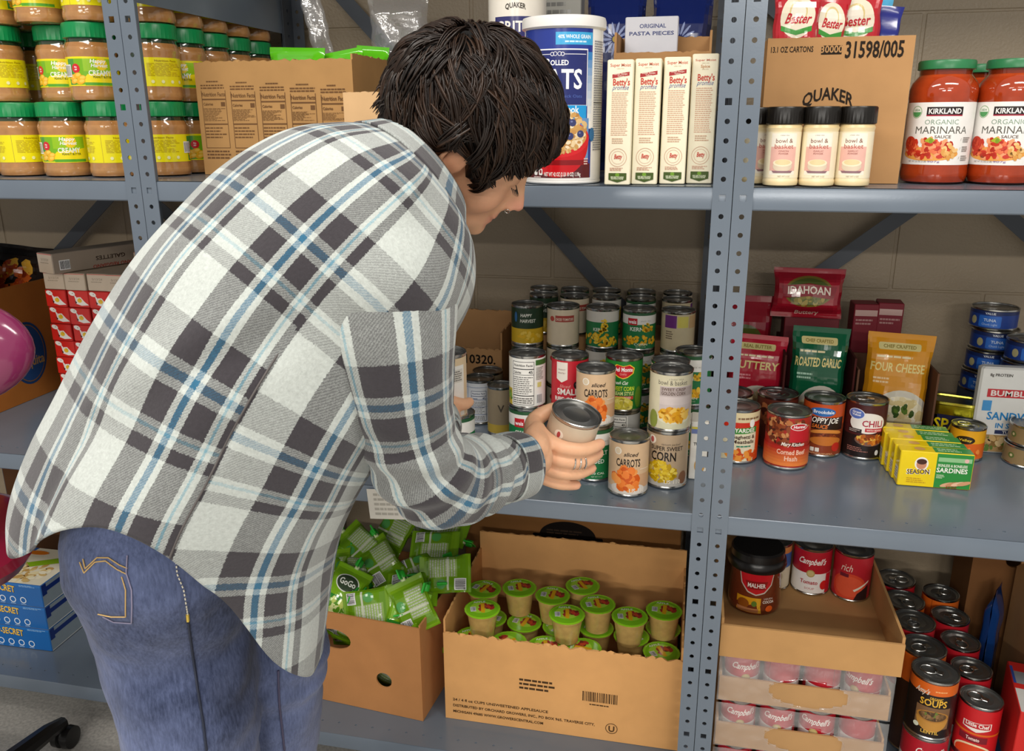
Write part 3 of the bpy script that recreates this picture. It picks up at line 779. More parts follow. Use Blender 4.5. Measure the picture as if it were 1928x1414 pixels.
# stations down the trunk: back edge px, front edge px, depth of the middle, half width
ST = [((702,238),(842,432),-.255,.085), ((640,228),(858,500),-.262,.135), ((560,240),(850,590),-.275,.165), ((465,294),(800,690),-.292,.18), ((378,370),(752,780),-.315,.185), ((300,458),(715,850),-.335,.19),
      ((226,565),(685,910),-.355,.195), ((160,680),(662,965),-.37,.20), ((98,780),(640,1020),-.385,.205), ((58,885),(622,1080),-.395,.21), ((60,985),(612,1150),-.40,.212), ((72,1070),(602,1225),-.40,.212), ((80,1130),(594,1300),-.40,.212)]
CEN, HD, HW, SX = [], [], [], []
for (bx, by), (fx, fy), y, hw in ST:
    c = wpt((bx+fx)/2, (by+fy)/2, y); q = proj(c)[2]
    E = math.hypot(fx-bx, fy-by)/2/q
    vr = Vector((c.x-CAM[0], c.y-CAM[1], 0)).normalized(); psi = abs(math.asin(max(-1, min(1, LT.dot(Vector((-vr.y*0+vr.y, -vr.x, 0)))))))
    pr = Vector((vr.y, -vr.x, 0)); sw = abs(LT.dot(pr)); cw = abs(FD.dot(pr))
    hd = math.sqrt(max((.6*E)**2, E*E-(hw*sw)**2))/max(.55, cw)
    B, F = wpt(bx, by, y), wpt(fx, fy, y)
    g = lerp(1.0, .925, min(1, len(CEN)/8)); CEN.append(c); HD.append(hd*g); HW.append(hw*g)
    d = (F-B); d.y = 0; d.normalize()       # tilt of the section in the picture plane
    SX.append((FD*d.x*1.0+Vector((0,0,d.z))).normalized())
NS = len(ST)-1
def trunk(phi, s):
    c, hd, hw, sx = crom(CEN, s), crom(HD, s), crom(HW, s), crom(SX, s).normalized()
    cx, cy = math.cos(phi), math.sin(phi); e = .88
    a = math.copysign(abs(cx)**e, cx)*hd; b = math.copysign(abs(cy)**e, cy)*hw
    k = 1.0
    if s > 3:                       # soft folds that deepen to the hem
        g = min(1, (s-3)/6)
        k += g*(.022*math.sin(phi*5+1.1+s*.25)+.015*math.sin(phi*9+.4*s)+.012*math.sin(phi*3-.8*s+2))
    # drag folds from the armpit to the back hip
    for (p0, s0, dp, ds, wd, am) in ((1.75, 4.2, .55, 2.0, .17, -.075), (1.35, 5.2, .5, 1.6, .15, -.09), (2.3, 5.6, .5, 1.7, .16, .045), (1.0, 7.0, .35, 2.0, .13, -.06), (.75, 8.4, .3, 2.2, .11, .055), (1.25, 9.0, .25, 2.0, .09, -.04), (2.75, 8.2, .2, 2.5, .12, -.045)):
        t = max(-1, min(1, (s-s0)/ds)); pc = p0+dp*t
        k += am*math.exp(-((phi-pc)/wd)**2)*max(0, 1-t*t)
    k += .11*math.exp(-((phi-1.5)/.55)**2)*math.exp(-((s-2.0)/1.0)**2)      # shoulder
    k += .012*noise3((math.cos(phi)*2, math.sin(phi)*2, s*.9), 1.0, 4)
    return c+sx*(a*k)+LT*(b*k)
def s_end(phi):
    q = abs(((phi-.25+PI) % (2*PI))-PI)/PI    # 0 front .. 1 back
    return crom([float(v) for v in (11.4, 11.4, 11.3, 10.6, 9.2, 8.35, 8.1, 8.35, 8.95, 9.5, 9.75)], q*10)
VL = [0.0]
for i in range(NS): VL.append(VL[-1]+(lerp(CEN[i+1], trunk(PI/2, i+1), 1)-trunk(PI/2, i)).length)
def uv_trunk(phi, s):
    q = phi % (2*PI); front = q < PI/2 or q > 1.5*PI
    return (phi/(2*PI)*1.13+(.047 if front else 0), -crom(VL, s)+(.02 if front else 0)+.030)
NU, NV = 144, 150
PH0 = PI/2+.25                      # the cloth is cut at the side seam
def t_fn(u, v): ph = PH0+2*PI*u; return trunk(ph, lerp(.15, s_end(ph), v))
def t_uv(u, v):
    ph = PH0+2*PI*u; q = ph % (2*PI)
    front = (u > .5)
    s = lerp(.15, s_end(ph), v); k = max(0, min(1, (s-4)/2)); k = k*k*(3-2*k)
    return (ph/(2*PI)*1.136, -crom(VL, s)+(.024*k if front else 0))
# the drop shoulder: the cloth of the trunk is carried out over the upper arm
STUB = [wpt(690, 400, -.30), wpt(700, 440, -.338), wpt(710, 475, -.360), wpt(718, 505, -.371), wpt(722, 526, -.377)]
SR = [.060, .070, .0775, .0805, .080]
SPH = [(crom(STUB, i/5), crom(SR, i/5)) for i in range(21)]
GP = np.zeros((NV+1, NU, 3)); GW = np.zeros((NV+1, NU))
for j in range(NV+1):
    for i in range(NU):
        ph = PH0+2*PI*i/NU; s = lerp(.15, s_end(ph), j/NV); p = trunk(ph, s); c_ = crom(CEN, s); d = p-c_; a_ = d.length; d = d/a_; ex = 0.0; near_ = 9.0
        if s < 7:
            for q, r in SPH:
                o = q-c_; bq = o.dot(d); disc = bq*bq-(o.length_squared-r*r)
                if disc > 0 and bq > 0: ex = max(ex, bq+math.sqrt(disc))
                near_ = min(near_, (p-q).length-r)
        if ex > a_-.01: a_ = a_+max(0, ex-a_)+.004
        GP[j, i] = c_+d*a_; GW[j, i] = max(0.0, min(1.0, 1-max(0, near_-.03)/.09)) if near_ < 9 else 0
for _ in range(14):
    nb = (np.roll(GP, 1, 1)+np.roll(GP, -1, 1)+np.concatenate([GP[:1], GP[:-1]])+np.concatenate([GP[1:], GP[-1:]]))/4
    GP += (nb-GP)*(GW*.55)[..., None]
def t_fn(u, v): return GP[int(round(v*NV)), int(round(u*NU)) % NU]
shirt = sheet('shirt', NU, NV, t_fn, t_uv, True); shirt['label'] = 'white, charcoal and blue plaid flannel shirt with rounded tails'
# side seam and hem stitching stand slightly proud
mb = MB(); mb.tube([trunk(PH0, s)+LT*.0015 for s in np.linspace(3.2, s_end(PH0)-.02, 40)], .0012, 6, '#55504f')
pobj('side_seam', mb.mesh('side_seam'), 'plastic_rough', shirt)
# sleeves: drop-shoulder stub in the trunk's weave, then the sleeve
def sweep(P, RR, s):
    return crom(P, s), crom(RR, s)
def tube_fn(P, RR, ref, fold=None):
    n = len(P)-1
    def fn(u, v):
        s = v*n; c = crom(P, s); t = (crom(P, min(n, s+.05))-crom(P, max(0, s-.05))).normalized()
        a = (ref-t*ref.dot(t)).normalized(); b = t.cross(a); w = 2*PI*u; r = crom(RR, s)
        if fold: r *= 1+fold(u, v)
        return c+(a*math.cos(w)+b*math.sin(w))*r
    return fn
ARM = [wpt(724, 545, -.377), wpt(735, 630, -.384), wpt(746, 720, -.383), wpt(762, 800, -.375), wpt(790, 870, -.358), wpt(832, 905, -.325), wpt(880, 898, -.265), wpt(932, 885, -.195), wpt(978, 874, -.148)]
AR = [.0775, .0715, .063, .056, .054, .056, .052, .046, .0445]
def sl_fold(u, v):
    w = 2*PI*u; k = .02*math.sin(w*2+v*9)+.02*noise3((math.cos(w)*1.5, math.sin(w)*1.5, v*9), 1.0, 9)
    e = math.exp(-((v-.52)/.16)**2)
    k += e*(.085*math.sin(v*62+2.2*math.sin(w+.6))*(.55+.45*math.cos(w-.3)))
    e2 = math.exp(-((v-.80)/.09)**2); k += e2*.07*math.sin(v*80+1.5*math.cos(w*1+.5))
    return k
afn = tube_fn(ARM, AR, Vector((0, -1, 0)), sl_fold)
AL = sum((ARM[i+1]-ARM[i]).length for i in range(len(ARM)-1))
sleeve = sheet('sleeve', 72, 130, afn, lambda u, v: (u*.38+.043, -v*AL+.072), True, shirt)
cfn = tube_fn([crom(ARM, 7.25), crom(ARM, 7.7), crom(ARM, 8)], [.0475, .0475, .046], Vector((0, -1, 0)), lambda u, v: .03*math.sin(2*PI*u*4))
sheet('cuff', 56, 12, cfn, lambda u, v: (u*.3, -v*.05), True, shirt)
ARML = [L_SH+Vector((-.01, 0, .0)), lerp(L_SH, L_EL, .5), L_EL, lerp(L_EL, L_WR, .75)]
sheet('sleeve', 48, 40, tube_fn(ARML, [.072, .062, .052, .044], Vector((0, 1, 0))), lambda u, v: (u*.38, -v*.45), True, shirt)
# collar: a folded band standing round the neck
def col_fn(u, v):
    ph = 2*PI*u; b = trunk(ph, .15); c = CEN[0]; up_ = (NECK-CEN[1]).normalized()*0+(hp(-.02,0,-.05)-CEN[0]).normalized()
    out = (b-c)*(1.0); t = v*2
    if t < 1: return c+out*(1.02-.10*t)+up_*(.030*t)
    t -= 1; return c+out*(.92+.22*t)+up_*(.030-.040*t)
sheet('collar', 64, 14, col_fn, lambda u, v: (u*.42, v*.09+.01), True, shirt)
# ---- jeans
bm = bmesh.new()
ball(bm, HIP_C+FD*.035, (.128, .140, .11), Matrix(((FD.x, LT.x, 0), (FD.y, LT.y, 0), (0, 0, 1))), 18)
RL = [R_HIP+Vector((-.008,0,.03)), wpt(325, 1160, -.425), wpt(345, 1270, -.43), wpt(363, 1400, -.43), lerp(R_KN, R_AN, .4), R_AN]
LLg = [L_HIP+Vector((.02,0,.03)), wpt(478, 1180, -.30), wpt(492, 1290, -.285), wpt(500, 1400, -.27), lerp(L_KN, L_AN, .4), L_AN]
chain(bm, RL, [.105, .094, .088, .082, .068, .06], 26, 6); chain(bm, LLg, [.105, .094, .086, .078, .066, .06], 26, 6)
jm = fuse(bm, .006, 6)
_n = len(jm.vertices); _co = np.empty(_n*3, np.float32); _nr = np.empty(_n*3, np.float32)
jm.vertices.foreach_get('co', _co); jm.vertices.foreach_get('normal', _nr); _co = _co.reshape(-1, 3); _nr = _nr.reshape(-1, 3)
_w = np.array([.0035*math.sin(p[2]*70+9*noise3(p, 7, 1))*max(0, noise3(p, 5, 2)+.3)+.004*noise3(p, 14, 3)+.0015*noise3(p, 45, 4) for p in _co.tolist()], np.float32)
jm.vertices.foreach_set('co', (_co+_nr*_w[:, None]).ravel()); jm.update()
jm.shade_smooth()
def denim():
    m = bpy.data.materials.new('denim'); m.use_nodes = True; n = m.node_tree.nodes; L = m.node_tree.links; b = n['Principled BSDF']
    b.inputs['Roughness'].default_value = .9; b.inputs['Specular IOR Level'].default_value = .15; b.inputs['Sheen Weight'].default_value = .15
    tc = n.new('ShaderNodeTexCoord'); mp = n.new('ShaderNodeMapping'); mp.inputs['Scale'].default_value = (1, 1, .22); L.new(tc.outputs['Object'], mp.inputs[0])
    t = n.new('ShaderNodeTexNoise'); t.inputs['Scale'].default_value = 330; t.inputs['Detail'].default_value = 5; t.inputs['Roughness'].default_value = .7; L.new(mp.outputs[0], t.inputs[0])
    t2 = n.new('ShaderNodeTexNoise'); t2.inputs['Scale'].default_value = 9; t2.inputs['Detail'].default_value = 4; L.new(tc.outputs['Object'], t2.inputs[0])
    ad = n.new('ShaderNodeMath'); ad.operation = 'MULTIPLY_ADD'; ad.inputs[1].default_value = .55; L.new(t.outputs[0], ad.inputs[0]); L.new(t2.outputs[0], ad.inputs[2])
    cr = n.new('ShaderNodeValToRGB'); cr.color_ramp.elements[0].position = .55; cr.color_ramp.elements[0].color = (*rgb('#2c3550'), 1); cr.color_ramp.elements[1].position = 1.0; cr.color_ramp.elements[1].color = (*rgb('#6d79a0'), 1)
    L.new(ad.outputs[0], cr.inputs[0]); L.new(cr.outputs[0], b.inputs['Base Color'])
    bp = n.new('ShaderNodeBump'); bp.inputs['Strength'].default_value = .4; bp.inputs['Distance'].default_value = .001; L.new(t.outputs[0], bp.inputs['Height']); L.new(bp.outputs[0], b.inputs['Normal'])
    MATS['denim'] = m
denim()
jeans = pobj('jeans', jm, 'denim'); jeans['label'] = 'blue denim jeans with tan pocket stitching'
from mathutils.bvhtree import BVHTree
JB = BVHTree.FromPolygons([v.co.copy() for v in jm.vertices], [tuple(p.vertices) for p in jm.polygons])
def on_jeans(px, py, off=.0012):
    h = JB.ray_cast(V3(CAM), V3(ray(px, py)).normalized())
    return (h[0]+h[1]*off) if h[0] is not None else None
def stitch(pxs, name, col, r=.0011, n=8, dash=False):
    pts = []
    for (a, b), (c, d) in zip(pxs, pxs[1:]):
        for i in range(n): pts.append(on_jeans(lerp(a, c, i/n), lerp(b, d, i/n)))
    pts.append(on_jeans(*pxs[-1])); pts = [p for p in pts if p is not None]
    if len(pts) < 3: return
    mb = MB()
    if dash:
        for i in range(0, len(pts)-1, 2): mb.tube(pts[i:i+2], r, 5, col)
    else: mb.tube(pts, r, 5, col)
    pobj(name, mb.mesh(name), 'plastic_rough', jeans)
TAN = '#c4a267'
stitch([(152,1058),(160,1078),(180,1058),(200,1056),(222,1072),(238,1080)], 'pocket_stitching', TAN, .0007, 10)
stitch([(158,1052),(162,1070),(184,1050),(205,1050),(226,1064),(240,1070)], 'pocket_stitching', TAN, .0007, 10)
stitch([(240,1046),(238,1078),(248,1110),(249,1140),(248,1172),(215,1170),(195,1160)], 'pocket_stitching', '#8b86a0', .0008, 8)
stitch([(230,1085),(237,1110),(237,1160),(210,1160),(186,1155)], 'pocket_stitching', TAN, .0007, 8)
stitch([(330,1050),(333,1080),(345,1110),(350,1140),(353,1158)], 'fly_stitching', '#d8d2c0', .0009, 8, True)
stitch([(352,1156),(353,1168)], 'fly_stitching', '#d5b54a', .0018, 4)
stitch([(353,1170),(362,1230),(372,1300),(382,1360),(388,1412)], 'side_seam', '#20283c', .0016, 10)
stitch([(523,1262),(525,1320),(535,1412)], 'side_seam', '#4a4660', .0016, 10)
# shoes
for an, kn, nm in ((R_AN, R_KN, 1), (L_AN, L_KN, 2)):
    bm = bmesh.new(); b = Vector((an.x, an.y, 0))
    chain(bm, [b+Vector((-.03*FD.x, -.03*FD.y, .045)), b+FD*.06+Vector((0,0,.04)), b+FD*.15+Vector((0,0,.03)), b+FD*.19+Vector((0,0,.026))], [.042, .042, .034, .026], 16)
    me = fuse(bm, .005, 3); zmin = min(v.co.z for v in me.vertices)
    for v in me.vertices: v.co.z = max(0.0, v.co.z)
    paint(me, lambda co: np.tile(np.array(rgb('#2b2b2e')), (len(co), 1)))
    pobj('shoe', me, 'plastic_rough')
# ------------------------------------------------------------------ fitting round things to what they stand on
def hdir(p):                        # level direction from the camera to p
    d = Vector((p[0]-CAM[0], p[1]-CAM[1], 0)); return d.normalized()
def fit_round(xl, xr, yt, yb, z):
    """radius, height and centre of a round thing standing on level z; yb = front of its foot, yt = highest pixel"""
    px = (xl+xr)/2; P = V3(atz(px, yb, z)); r = .04
    for _ in range(12):
        c = P+hdir(P)*r; q = proj((c.x, c.y, z+.05)); th = math.atan((px-IMG_W/2)/FPX)
        r = (xr-xl)/q[2]*math.cos(th)/2
    h = .1
    for _ in range(20):
        b = c+hdir(c)*r; e = proj((b.x, b.y, z+h))[1]-yt; h += e/q[2]
    return c, r, h
def spot(px, yb, z, r):             # where a thing of radius r stands when the front of its foot is at the pixel
    P = V3(atz(px, yb, z)); return P+hdir(P)*r
def turn(p, deg=0): return face_cam(p)+R(deg)
MESH = {}
def shared(key, fn):
    if key not in MESH: MESH[key] = fn()
    return MESH[key]
# ------------------------------------------------------------------ cans
def can_body(r, h, bead=False):
    pr = [(r*.93, 0), (r*1.005, .0012), (r*1.012, .0035), (r*.985, .0055), (r*.985, h-.0055), (r*1.012, h-.0035), (r*1.012, h-.0008), (r*.985, h), (r*.955, h-.0008), (r*.95, h-.004)]
    if bead:
        mid = [(r*(.985-.014*abs(math.sin(PI*(i+.5)/3))), .012+(h-.024)*i/30) for i in range(31)]
        pr = pr[:4]+mid+pr[4:]
    return MB().lathe(pr, 40, col='#b9b9b6', cap1=False)
def can_lid(r, h, pull=False, col='#9a9a98'):
    z = h-.004
    pr = [(r*.95, z), (r*.90, z-.0006), (r*.86, z+.0003), (r*.82, z-.0006), (r*.60, z-.0004), (r*.56, z+.0002), (r*.52, z-.0006), (.0004, z-.0006)]
    mb = MB().lathe(pr, 40, col=col, cap0=False, cap1=True)
    return mb
def pull_tab(r, h, ang=0):
    z = h-.0036; mb = MB(); n = 20
    path = [(r*.30*math.cos(2*PI*i/n), r*.28+r*.36*math.sin(2*PI*i/n), z+.0012) for i in range(n+1)]
    mb.tube(path, .0014, 6, '#c9c9c6', caps=False); mb.bbox(-r*.16, r*.16, -r*.32, r*.02, z, z+.0018, '#c4c4c1', .0008)
    mb.lathe([(r*.08, z+.0018), (r*.08, z+.0026), (r*.02, z+.003)], 12, col='#aaa')
    return mb.move(Matrix.Rotation(ang, 4, 'Z'))
def can(key, label, c, r, h, lab=None, rotz=0, pull=None, lidcol='#8f8f8d', bead=False, group=None, rot=None, name='food_can', cat='can', lip=.006):
    t = thing(name, label, cat, c, rotz, group, rot)
    kr = (round(r, 4), round(h, 4))
    obj('body', shared(('cb', kr, bead), lambda: can_body(r, h, bead).mesh('body')), 'tin', t)
    l = obj('lid', shared(('cl', kr, lidcol), lambda: can_lid(r, h, False, lidcol).mesh('lid')), 'tin_dark', t)
    if pull is not None: obj('pull_tab', shared(('pt', kr, pull), lambda: pull_tab(r, h, R(pull)).mesh('pull_tab')), 'tin', l)
    if lab:
        def mk():
            L = Lab(sum(map(ord, key))); w = PI*r*.985
            lab(L, w, lip, h-lip); L.limit(-w, w, lip, h-lip)
            return L.cyl(r*.988).mesh('label')
        obj('label', shared(('lb', key, kr), mk), 'paper_label', t)
    return t
# ------------------------------------------------------------------ cartons
def carton(name, label, cat, loc, w, d, h, col, rotz=0, group=None, rot=None, front=None, top=None, right=None, left=None, back=None, cols=None, material='carton', bev=.0015, part='body'):
    """closed carton with print on its faces; front faces -y. each face fn(L, W, H) draws on (0..W, 0..H)"""
    t = thing(name, label, cat, loc, rotz, group, rot)
    MB().bbox(-w/2, w/2, -d/2, d/2, 0, h, col, bev).build(part, material, t)
    mb = MB()
    for fn, O, U, Vv, W_, H_ in ((front, (-w/2,-d/2,0), (1,0,0), (0,0,1), w, h), (back, (w/2,d/2,0), (-1,0,0), (0,0,1), w, h), (right, (w/2,-d/2,0), (0,1,0), (0,0,1), d, h),
                                 (left, (-w/2,d/2,0), (0,-1,0), (0,0,1), d, h), (top, (-w/2,-d/2,h), (1,0,0), (0,1,0), w, d)):
        if fn:
            L = Lab(len(label)); fn(L, W_, H_); e = bev*.9; L.limit(e, W_-e, e, H_-e); L.flat(O, U, Vv, mb=mb)
    if mb.f: mb.build('print', 'gloss_print' if material != 'cardboard' else 'cardboard', t, 0)
    return t
KRAFT = '#b98d5f'
def torn(x, amp, seed): return amp*(.55*noise.noise(Vector((x*60, seed, 0)))+.35*noise.noise(Vector((x*150, seed, 3)))+.3*abs(noise.noise(Vector((x*25, seed, 8)))))
def panel(p0, p1, z0, z1, th, col, tear=0, seed=1, out=(0,0), n=None, holes=None):
    """upright cardboard sheet from p0 to p1 (x,y), optionally with a torn top edge; out leans its top"""
    a, b = Vector((*p0, 0)), Vector((*p1, 0)); d = b-a; Ln = d.length; d.normalize(); nr = Vector((d.y, -d.x, 0))*th
    n = n or (max(2, int(Ln/.006)) if tear else 1); mb = MB(); vs = []
    for i in range(n+1):
        p = a+d*(Ln*i/n); zt = z1+(torn(Ln*i/n, tear, seed) if tear else 0); ln = Vector((out[0], out[1], 0))
        vs += [p+Vector((0,0,z0)), p+ln+Vector((0,0,zt)), p-nr+Vector((0,0,z0)), p-nr+ln+Vector((0,0,zt+(torn(Ln*i/n, tear*.8, seed+5)-torn(Ln*i/n, tear, seed) if tear else 0)))]
    fs = []
    for i in range(n):
        q = 4*i; fs += [(q, q+4, q+5, q+1), (q+6, q+2, q+3, q+7), (q+1, q+5, q+7, q+3), (q+2, q+6, q+4, q)]
    fs += [(2, 0, 1, 3), (4*n, 4*n+2, 4*n+3, 4*n+1)]
    return mb.add(vs, fs, col)
def open_box(name, label, loc, w, d, h, rotz=0, tear=(0,0,0,0), hs=None, front=None, right=None, left=None, inner_back=None, col=KRAFT, th=.004, group=None, hole=None, cat='cardboard box'):
    """open cardboard box: four side panels and a floor. tear/hs per side: front, right, back, left"""
    t = thing(name, label, cat, loc, rotz, group); hs = hs or (h,)*4
    x, y = w/2, d/2
    e = th+.0003; quads = [((-x,-y),(x,-y)), ((x,-y+e),(x,y-e)), ((x,y),(-x,y)), ((-x,y-e),(-x,-y+e))]
    for k, ((a, b), tr, hh) in enumerate(zip(quads, tear, hs)):
        if hole and k == 0: m = hole_panel(a, b, hh, th, col, hole)
        else: m = panel(a, b, .0, hh, th, col, tr, k+len(label))
        m.build(('front_panel', 'side_panel', 'back_panel', 'side_panel')[k], 'cardboard', t, 20)
    MB().box(-x+th, x-th, -y+th, y-th, .0005, .004, col).build('box_floor', 'cardboard', t)
    mb = MB()
    for fn, O, U, W_, H_ in ((front, (-x,-y,0), (1,0,0), w, hs[0]), (right, (x,-y,0), (0,1,0), d, hs[1]), (left, (-x,y,0), (0,-1,0), d, hs[3]), (inner_back, (-x,y-th,0), (1,0,0), w, hs[2])):
        if fn: L = Lab(len(label)+3); fn(L, W_, H_); L.flat(O, U, (0,0,1), mb=mb)
    if mb.f: mb.build('print', 'cardboard', t, 0)
    return t
def hole_panel(a, b, h, th, col, holes):
    """front sheet with oval hand holes: holes = [(u, z, ru, rz)]; sheet runs along x"""
    x0, x1, y = a[0], b[0], a[1]; mb = MB(); us = sorted(holes)
    cuts = [x0]+[ (us[i][0]+us[i+1][0])/2+x0 for i in range(len(us)-1)]+[x1]
    for (u, z, ru, rz), c0, c1 in zip(us, cuts, cuts[1:]):
        n = 24; cx = x0+u; inn, outr = [], []
        def edge(t):
            ca, sa = math.cos(t), math.sin(t); q = 9
            if ca > 1e-6: q = min(q, (c1-cx)/ca)
            if ca < -1e-6: q = min(q, (c0-cx)/ca)
            if sa > 1e-6: q = min(q, (h-z)/sa)
            if sa < -1e-6: q = min(q, -z/sa)
            return (cx+ca*q, z+sa*q)
        cor = sorted([math.atan2(zz_-z, xx_-cx) % (2*PI) for xx_ in (c0, c1) for zz_ in (0, h)])
        ang = sorted([2*PI*i/n for i in range(n)]+cor)
        for t in ang:
            inn.append((cx+max(-cx+c0, min(c1-cx, ru*math.cos(t))), z+rz*math.sin(t))); outr.append(edge(t))
        m = len(ang); F = [(p[0], y, p[1]) for p in outr]+[(p[0], y, p[1]) for p in inn]; Bk = [(p[0], y+th, p[2]) for p in F]
        fs = []
        for i in range(m):
            j = (i+1)%m; fs += [(i, j, m+j, m+i), (2*m+j, 2*m+i, 3*m+i, 3*m+j), (m+i, m+j, 3*m+j, 3*m+i), (j, i, 2*m+i, 2*m+j)]
        mb.add(F+Bk, fs, col)
    return mb
# ------------------------------------------------------------------ bags and pouches
def pillow(w, h, th, col, seed=1, seal=.010, nu=16, nv=20, crimp=True, wob=.004):
    """soft bag standing in the xz plane, front to -y; returns mesh builder and its front surface function"""
    def fn(side):
        def f(u, v):                # u in -w/2..w/2, v in 0..h
            a, b = (u/w+.5), v/h
            e = max(0, min(1, min(a, 1-a)/.14)); g = max(0, min(1, (min(b, 1-b)-seal/h)/.22))
            t = th/2*math.sin(PI/2*e)**.8*(g*g*(3-2*g))**.7+.0006
            q = wob*noise.noise(Vector((u*28, v*28, seed*3.3+side)))*(.25+.75*g)
            x = u*(1-.05*math.sin(PI*b)*0-.06*g)+wob*.5*noise.noise(Vector((v*40, seed, 1)))
            return (x, side*(t+q)+wob*.8*noise.noise(Vector((u*15, v*15, seed+9))), v)
        return f
    mb = MB()
    for side in (-1, 1):
        f = fn(side)
        vs = [f(-w/2+w*i/nu, h*j/nv) for j in range(nv+1) for i in range(nu+1)]
        fs = []
        for j in range(nv):
            for i in range(nu):
                q = (j*(nu+1)+i, j*(nu+1)+i+1, (j+1)*(nu+1)+i+1, (j+1)*(nu+1)+i); fs.append(q if side < 0 else q[::-1])
        mb.add(vs, fs, col)
    return mb, fn(-1)
def bag(name, label, cat, loc, w, h, th, col, draw=None, rot=(0,0,0), group=None, seed=1, material='film', key=None, seal=.010, wob=.004):
    t = thing(name, label, cat, loc, 0, group, rot)
    def mk():
        return pillow(w, h, th, col, seed, seal, wob=wob)[0].mesh('bag', 60)
    obj('wrapper', shared(('bag', key, 1), mk) if key else mk(), material, t)
    if draw:
        def mp():
            L = Lab(seed); draw(L, w, h); L.limit(-w/2*.96, w/2*.96, .002, h-.002)
            return L.surf(pillow(w, h, th, col, seed, seal, wob=wob)[1], w/16, h/20, base=.0007, eps=.00010).mesh('print', 60)
        obj('print', shared(('bag', key, 2), mp) if key else mp(), material, t)
    return t
# ------------------------------------------------------------------ thin clear film
def film_material():
    m = bpy.data.materials.new('shrink_film'); m.use_nodes = True; nt = m.node_tree; n = nt.nodes; L = nt.links; n.remove(n['Principled BSDF']); out = n['Material Output']
    tr = n.new('ShaderNodeBsdfTransparent'); gl = n.new('ShaderNodeBsdfGlossy'); gl.inputs['Roughness'].default_value = .12; df = n.new('ShaderNodeBsdfDiffuse'); df.inputs['Color'].default_value = (.8, .8, .82, 1)
    t = n.new('ShaderNodeTexNoise'); t.inputs['Scale'].default_value = 35; t.inputs['Detail'].default_value = 3; tc = n.new('ShaderNodeTexCoord'); L.new(tc.outputs['Object'], t.inputs['Vector'])
    bp = n.new('ShaderNodeBump'); bp.inputs['Strength'].default_value = .8; bp.inputs['Distance'].default_value = .004; L.new(t.outputs['Fac'], bp.inputs['Height']); L.new(bp.outputs[0], gl.inputs['Normal'])
    m1 = n.new('ShaderNodeMixShader'); m1.inputs[0].default_value = .13; L.new(tr.outputs[0], m1.inputs[1]); L.new(df.outputs[0], m1.inputs[2])
    m2 = n.new('ShaderNodeMixShader'); m2.inputs[0].default_value = .14; L.new(m1.outputs[0], m2.inputs[1]); L.new(gl.outputs[0], m2.inputs[2]); L.new(m2.outputs[0], out.inputs['Surface'])
    MATS['shrink_film'] = m
film_material()
# ------------------------------------------------------------------ upper shelf, right unit
INK = '#2a221c'
def q_front(L, W_, H_):
    L.text('13.1 OZ CARTONS', W_*.02, H_*.905, .0085, INK, bold=True, align='l', width=.066)
    L.rect(W_*.375, W_*.515, H_*.885, H_*.945, INK).text('30000', W_*.445, H_*.898, .0105, KRAFT, bold=True, width=.034)
    L.text('31598/005', W_*.735, H_*.862, .024, INK, bold=True, width=W_*.40)
    L.text('QUAKER', W_*.45, H_*.53, .0185, INK, bold=True, width=W_*.35, arc=.012)
    for a, b, c, d in ((.72,.78,.19,.20), (.72,.78,.085,.095), (.72,.733,.085,.2), (.767,.78,.085,.2)): L.rect(W_*a, W_*b, H_*c, H_*d, INK)
qa, qb = V3(aty(1440, 200, .10)), V3(aty(1697, 200, .10)); qz = V3(aty(1722, 66, .10)).z-ZU
qw = qb.x-qa.x+.012; qc = Vector(((qa.x+qb.x)/2+.003, .10+.11, ZU))
open_box('cardboard_carton', 'tall brown cardboard case printed with 31598/005 behind spice bottles', qc, qw, .22, qz, 0, front=q_front, tear=(0, .004, .01, .004))
def bester(L, w, h):
    L.rect(-w/2, w/2, 0, h, '#c01c2b')
    L.ell(0, h*.72, w*.38, h*.18, '#f3ead2', 28).ell(0, h*.76, w*.20, h*.10, '#dfc98a', 20).ell(0, h*.755, w*.17, h*.085, '#f5efdf', 20)
    L.poly([(-w*.34, h*.60), (0, h*.565), (w*.34, h*.60), (w*.34, h*.645), (0, h*.605), (-w*.34, h*.645)], '#3f9b3a')
    L.text('Bester', 0, h*.665, h*.085, '#c2182b', bold=True, shear=.25, width=w*.56)
    L.lines(-w*.3, w*.3, h*.08, h*.22, 3, '#f0d8b8')
for i, (px, lbl, ry, sd) in enumerate(((1487, 'red snack bag at the left of the three in the tall brown case', 4, 3), (1548, 'red snack bag squeezed in the middle of the tall brown case', 16, 4), (1622, 'red snack bag at the right of the three in the tall brown case', -6, 5))):
    w = (.074, .060, .082)[i]; p = V3(aty(px, 62, .13+.02*i)); zt = V3(aty(px, (-2, 8, 0)[i], .13+.02*i)).z
    bag('snack_bag', lbl, 'snack bag', (p.x+(.006, 0, -.004)[i], .130+.028*i, ZU+.13), w, (zt+.022)-(ZU+.13), .02, '#b81a28', bester, (R(-3), R(ry*.4), R(ry)), 'red bags in the tall case', sd)
p = V3(aty(1709, 40, .19)); bag('snack_bag', 'plain dark blue bag at the right end of the tall brown case', 'snack bag', (p.x-.043, .20, ZU+.1), .038, V3(aty(1715, 8, .19)).z-ZU-.1, .02, '#1b2380', None, (0, R(6), 0), None, 8)
p = V3(aty(1610, 0, .24)); bag('snack_bag', 'pale blue bag lying behind the red snack bags', 'snack bag', (p.x, .255, ZU+.15), .13, .165, .03, '#58b4e0', None, (0, 0, 0), None, 9)
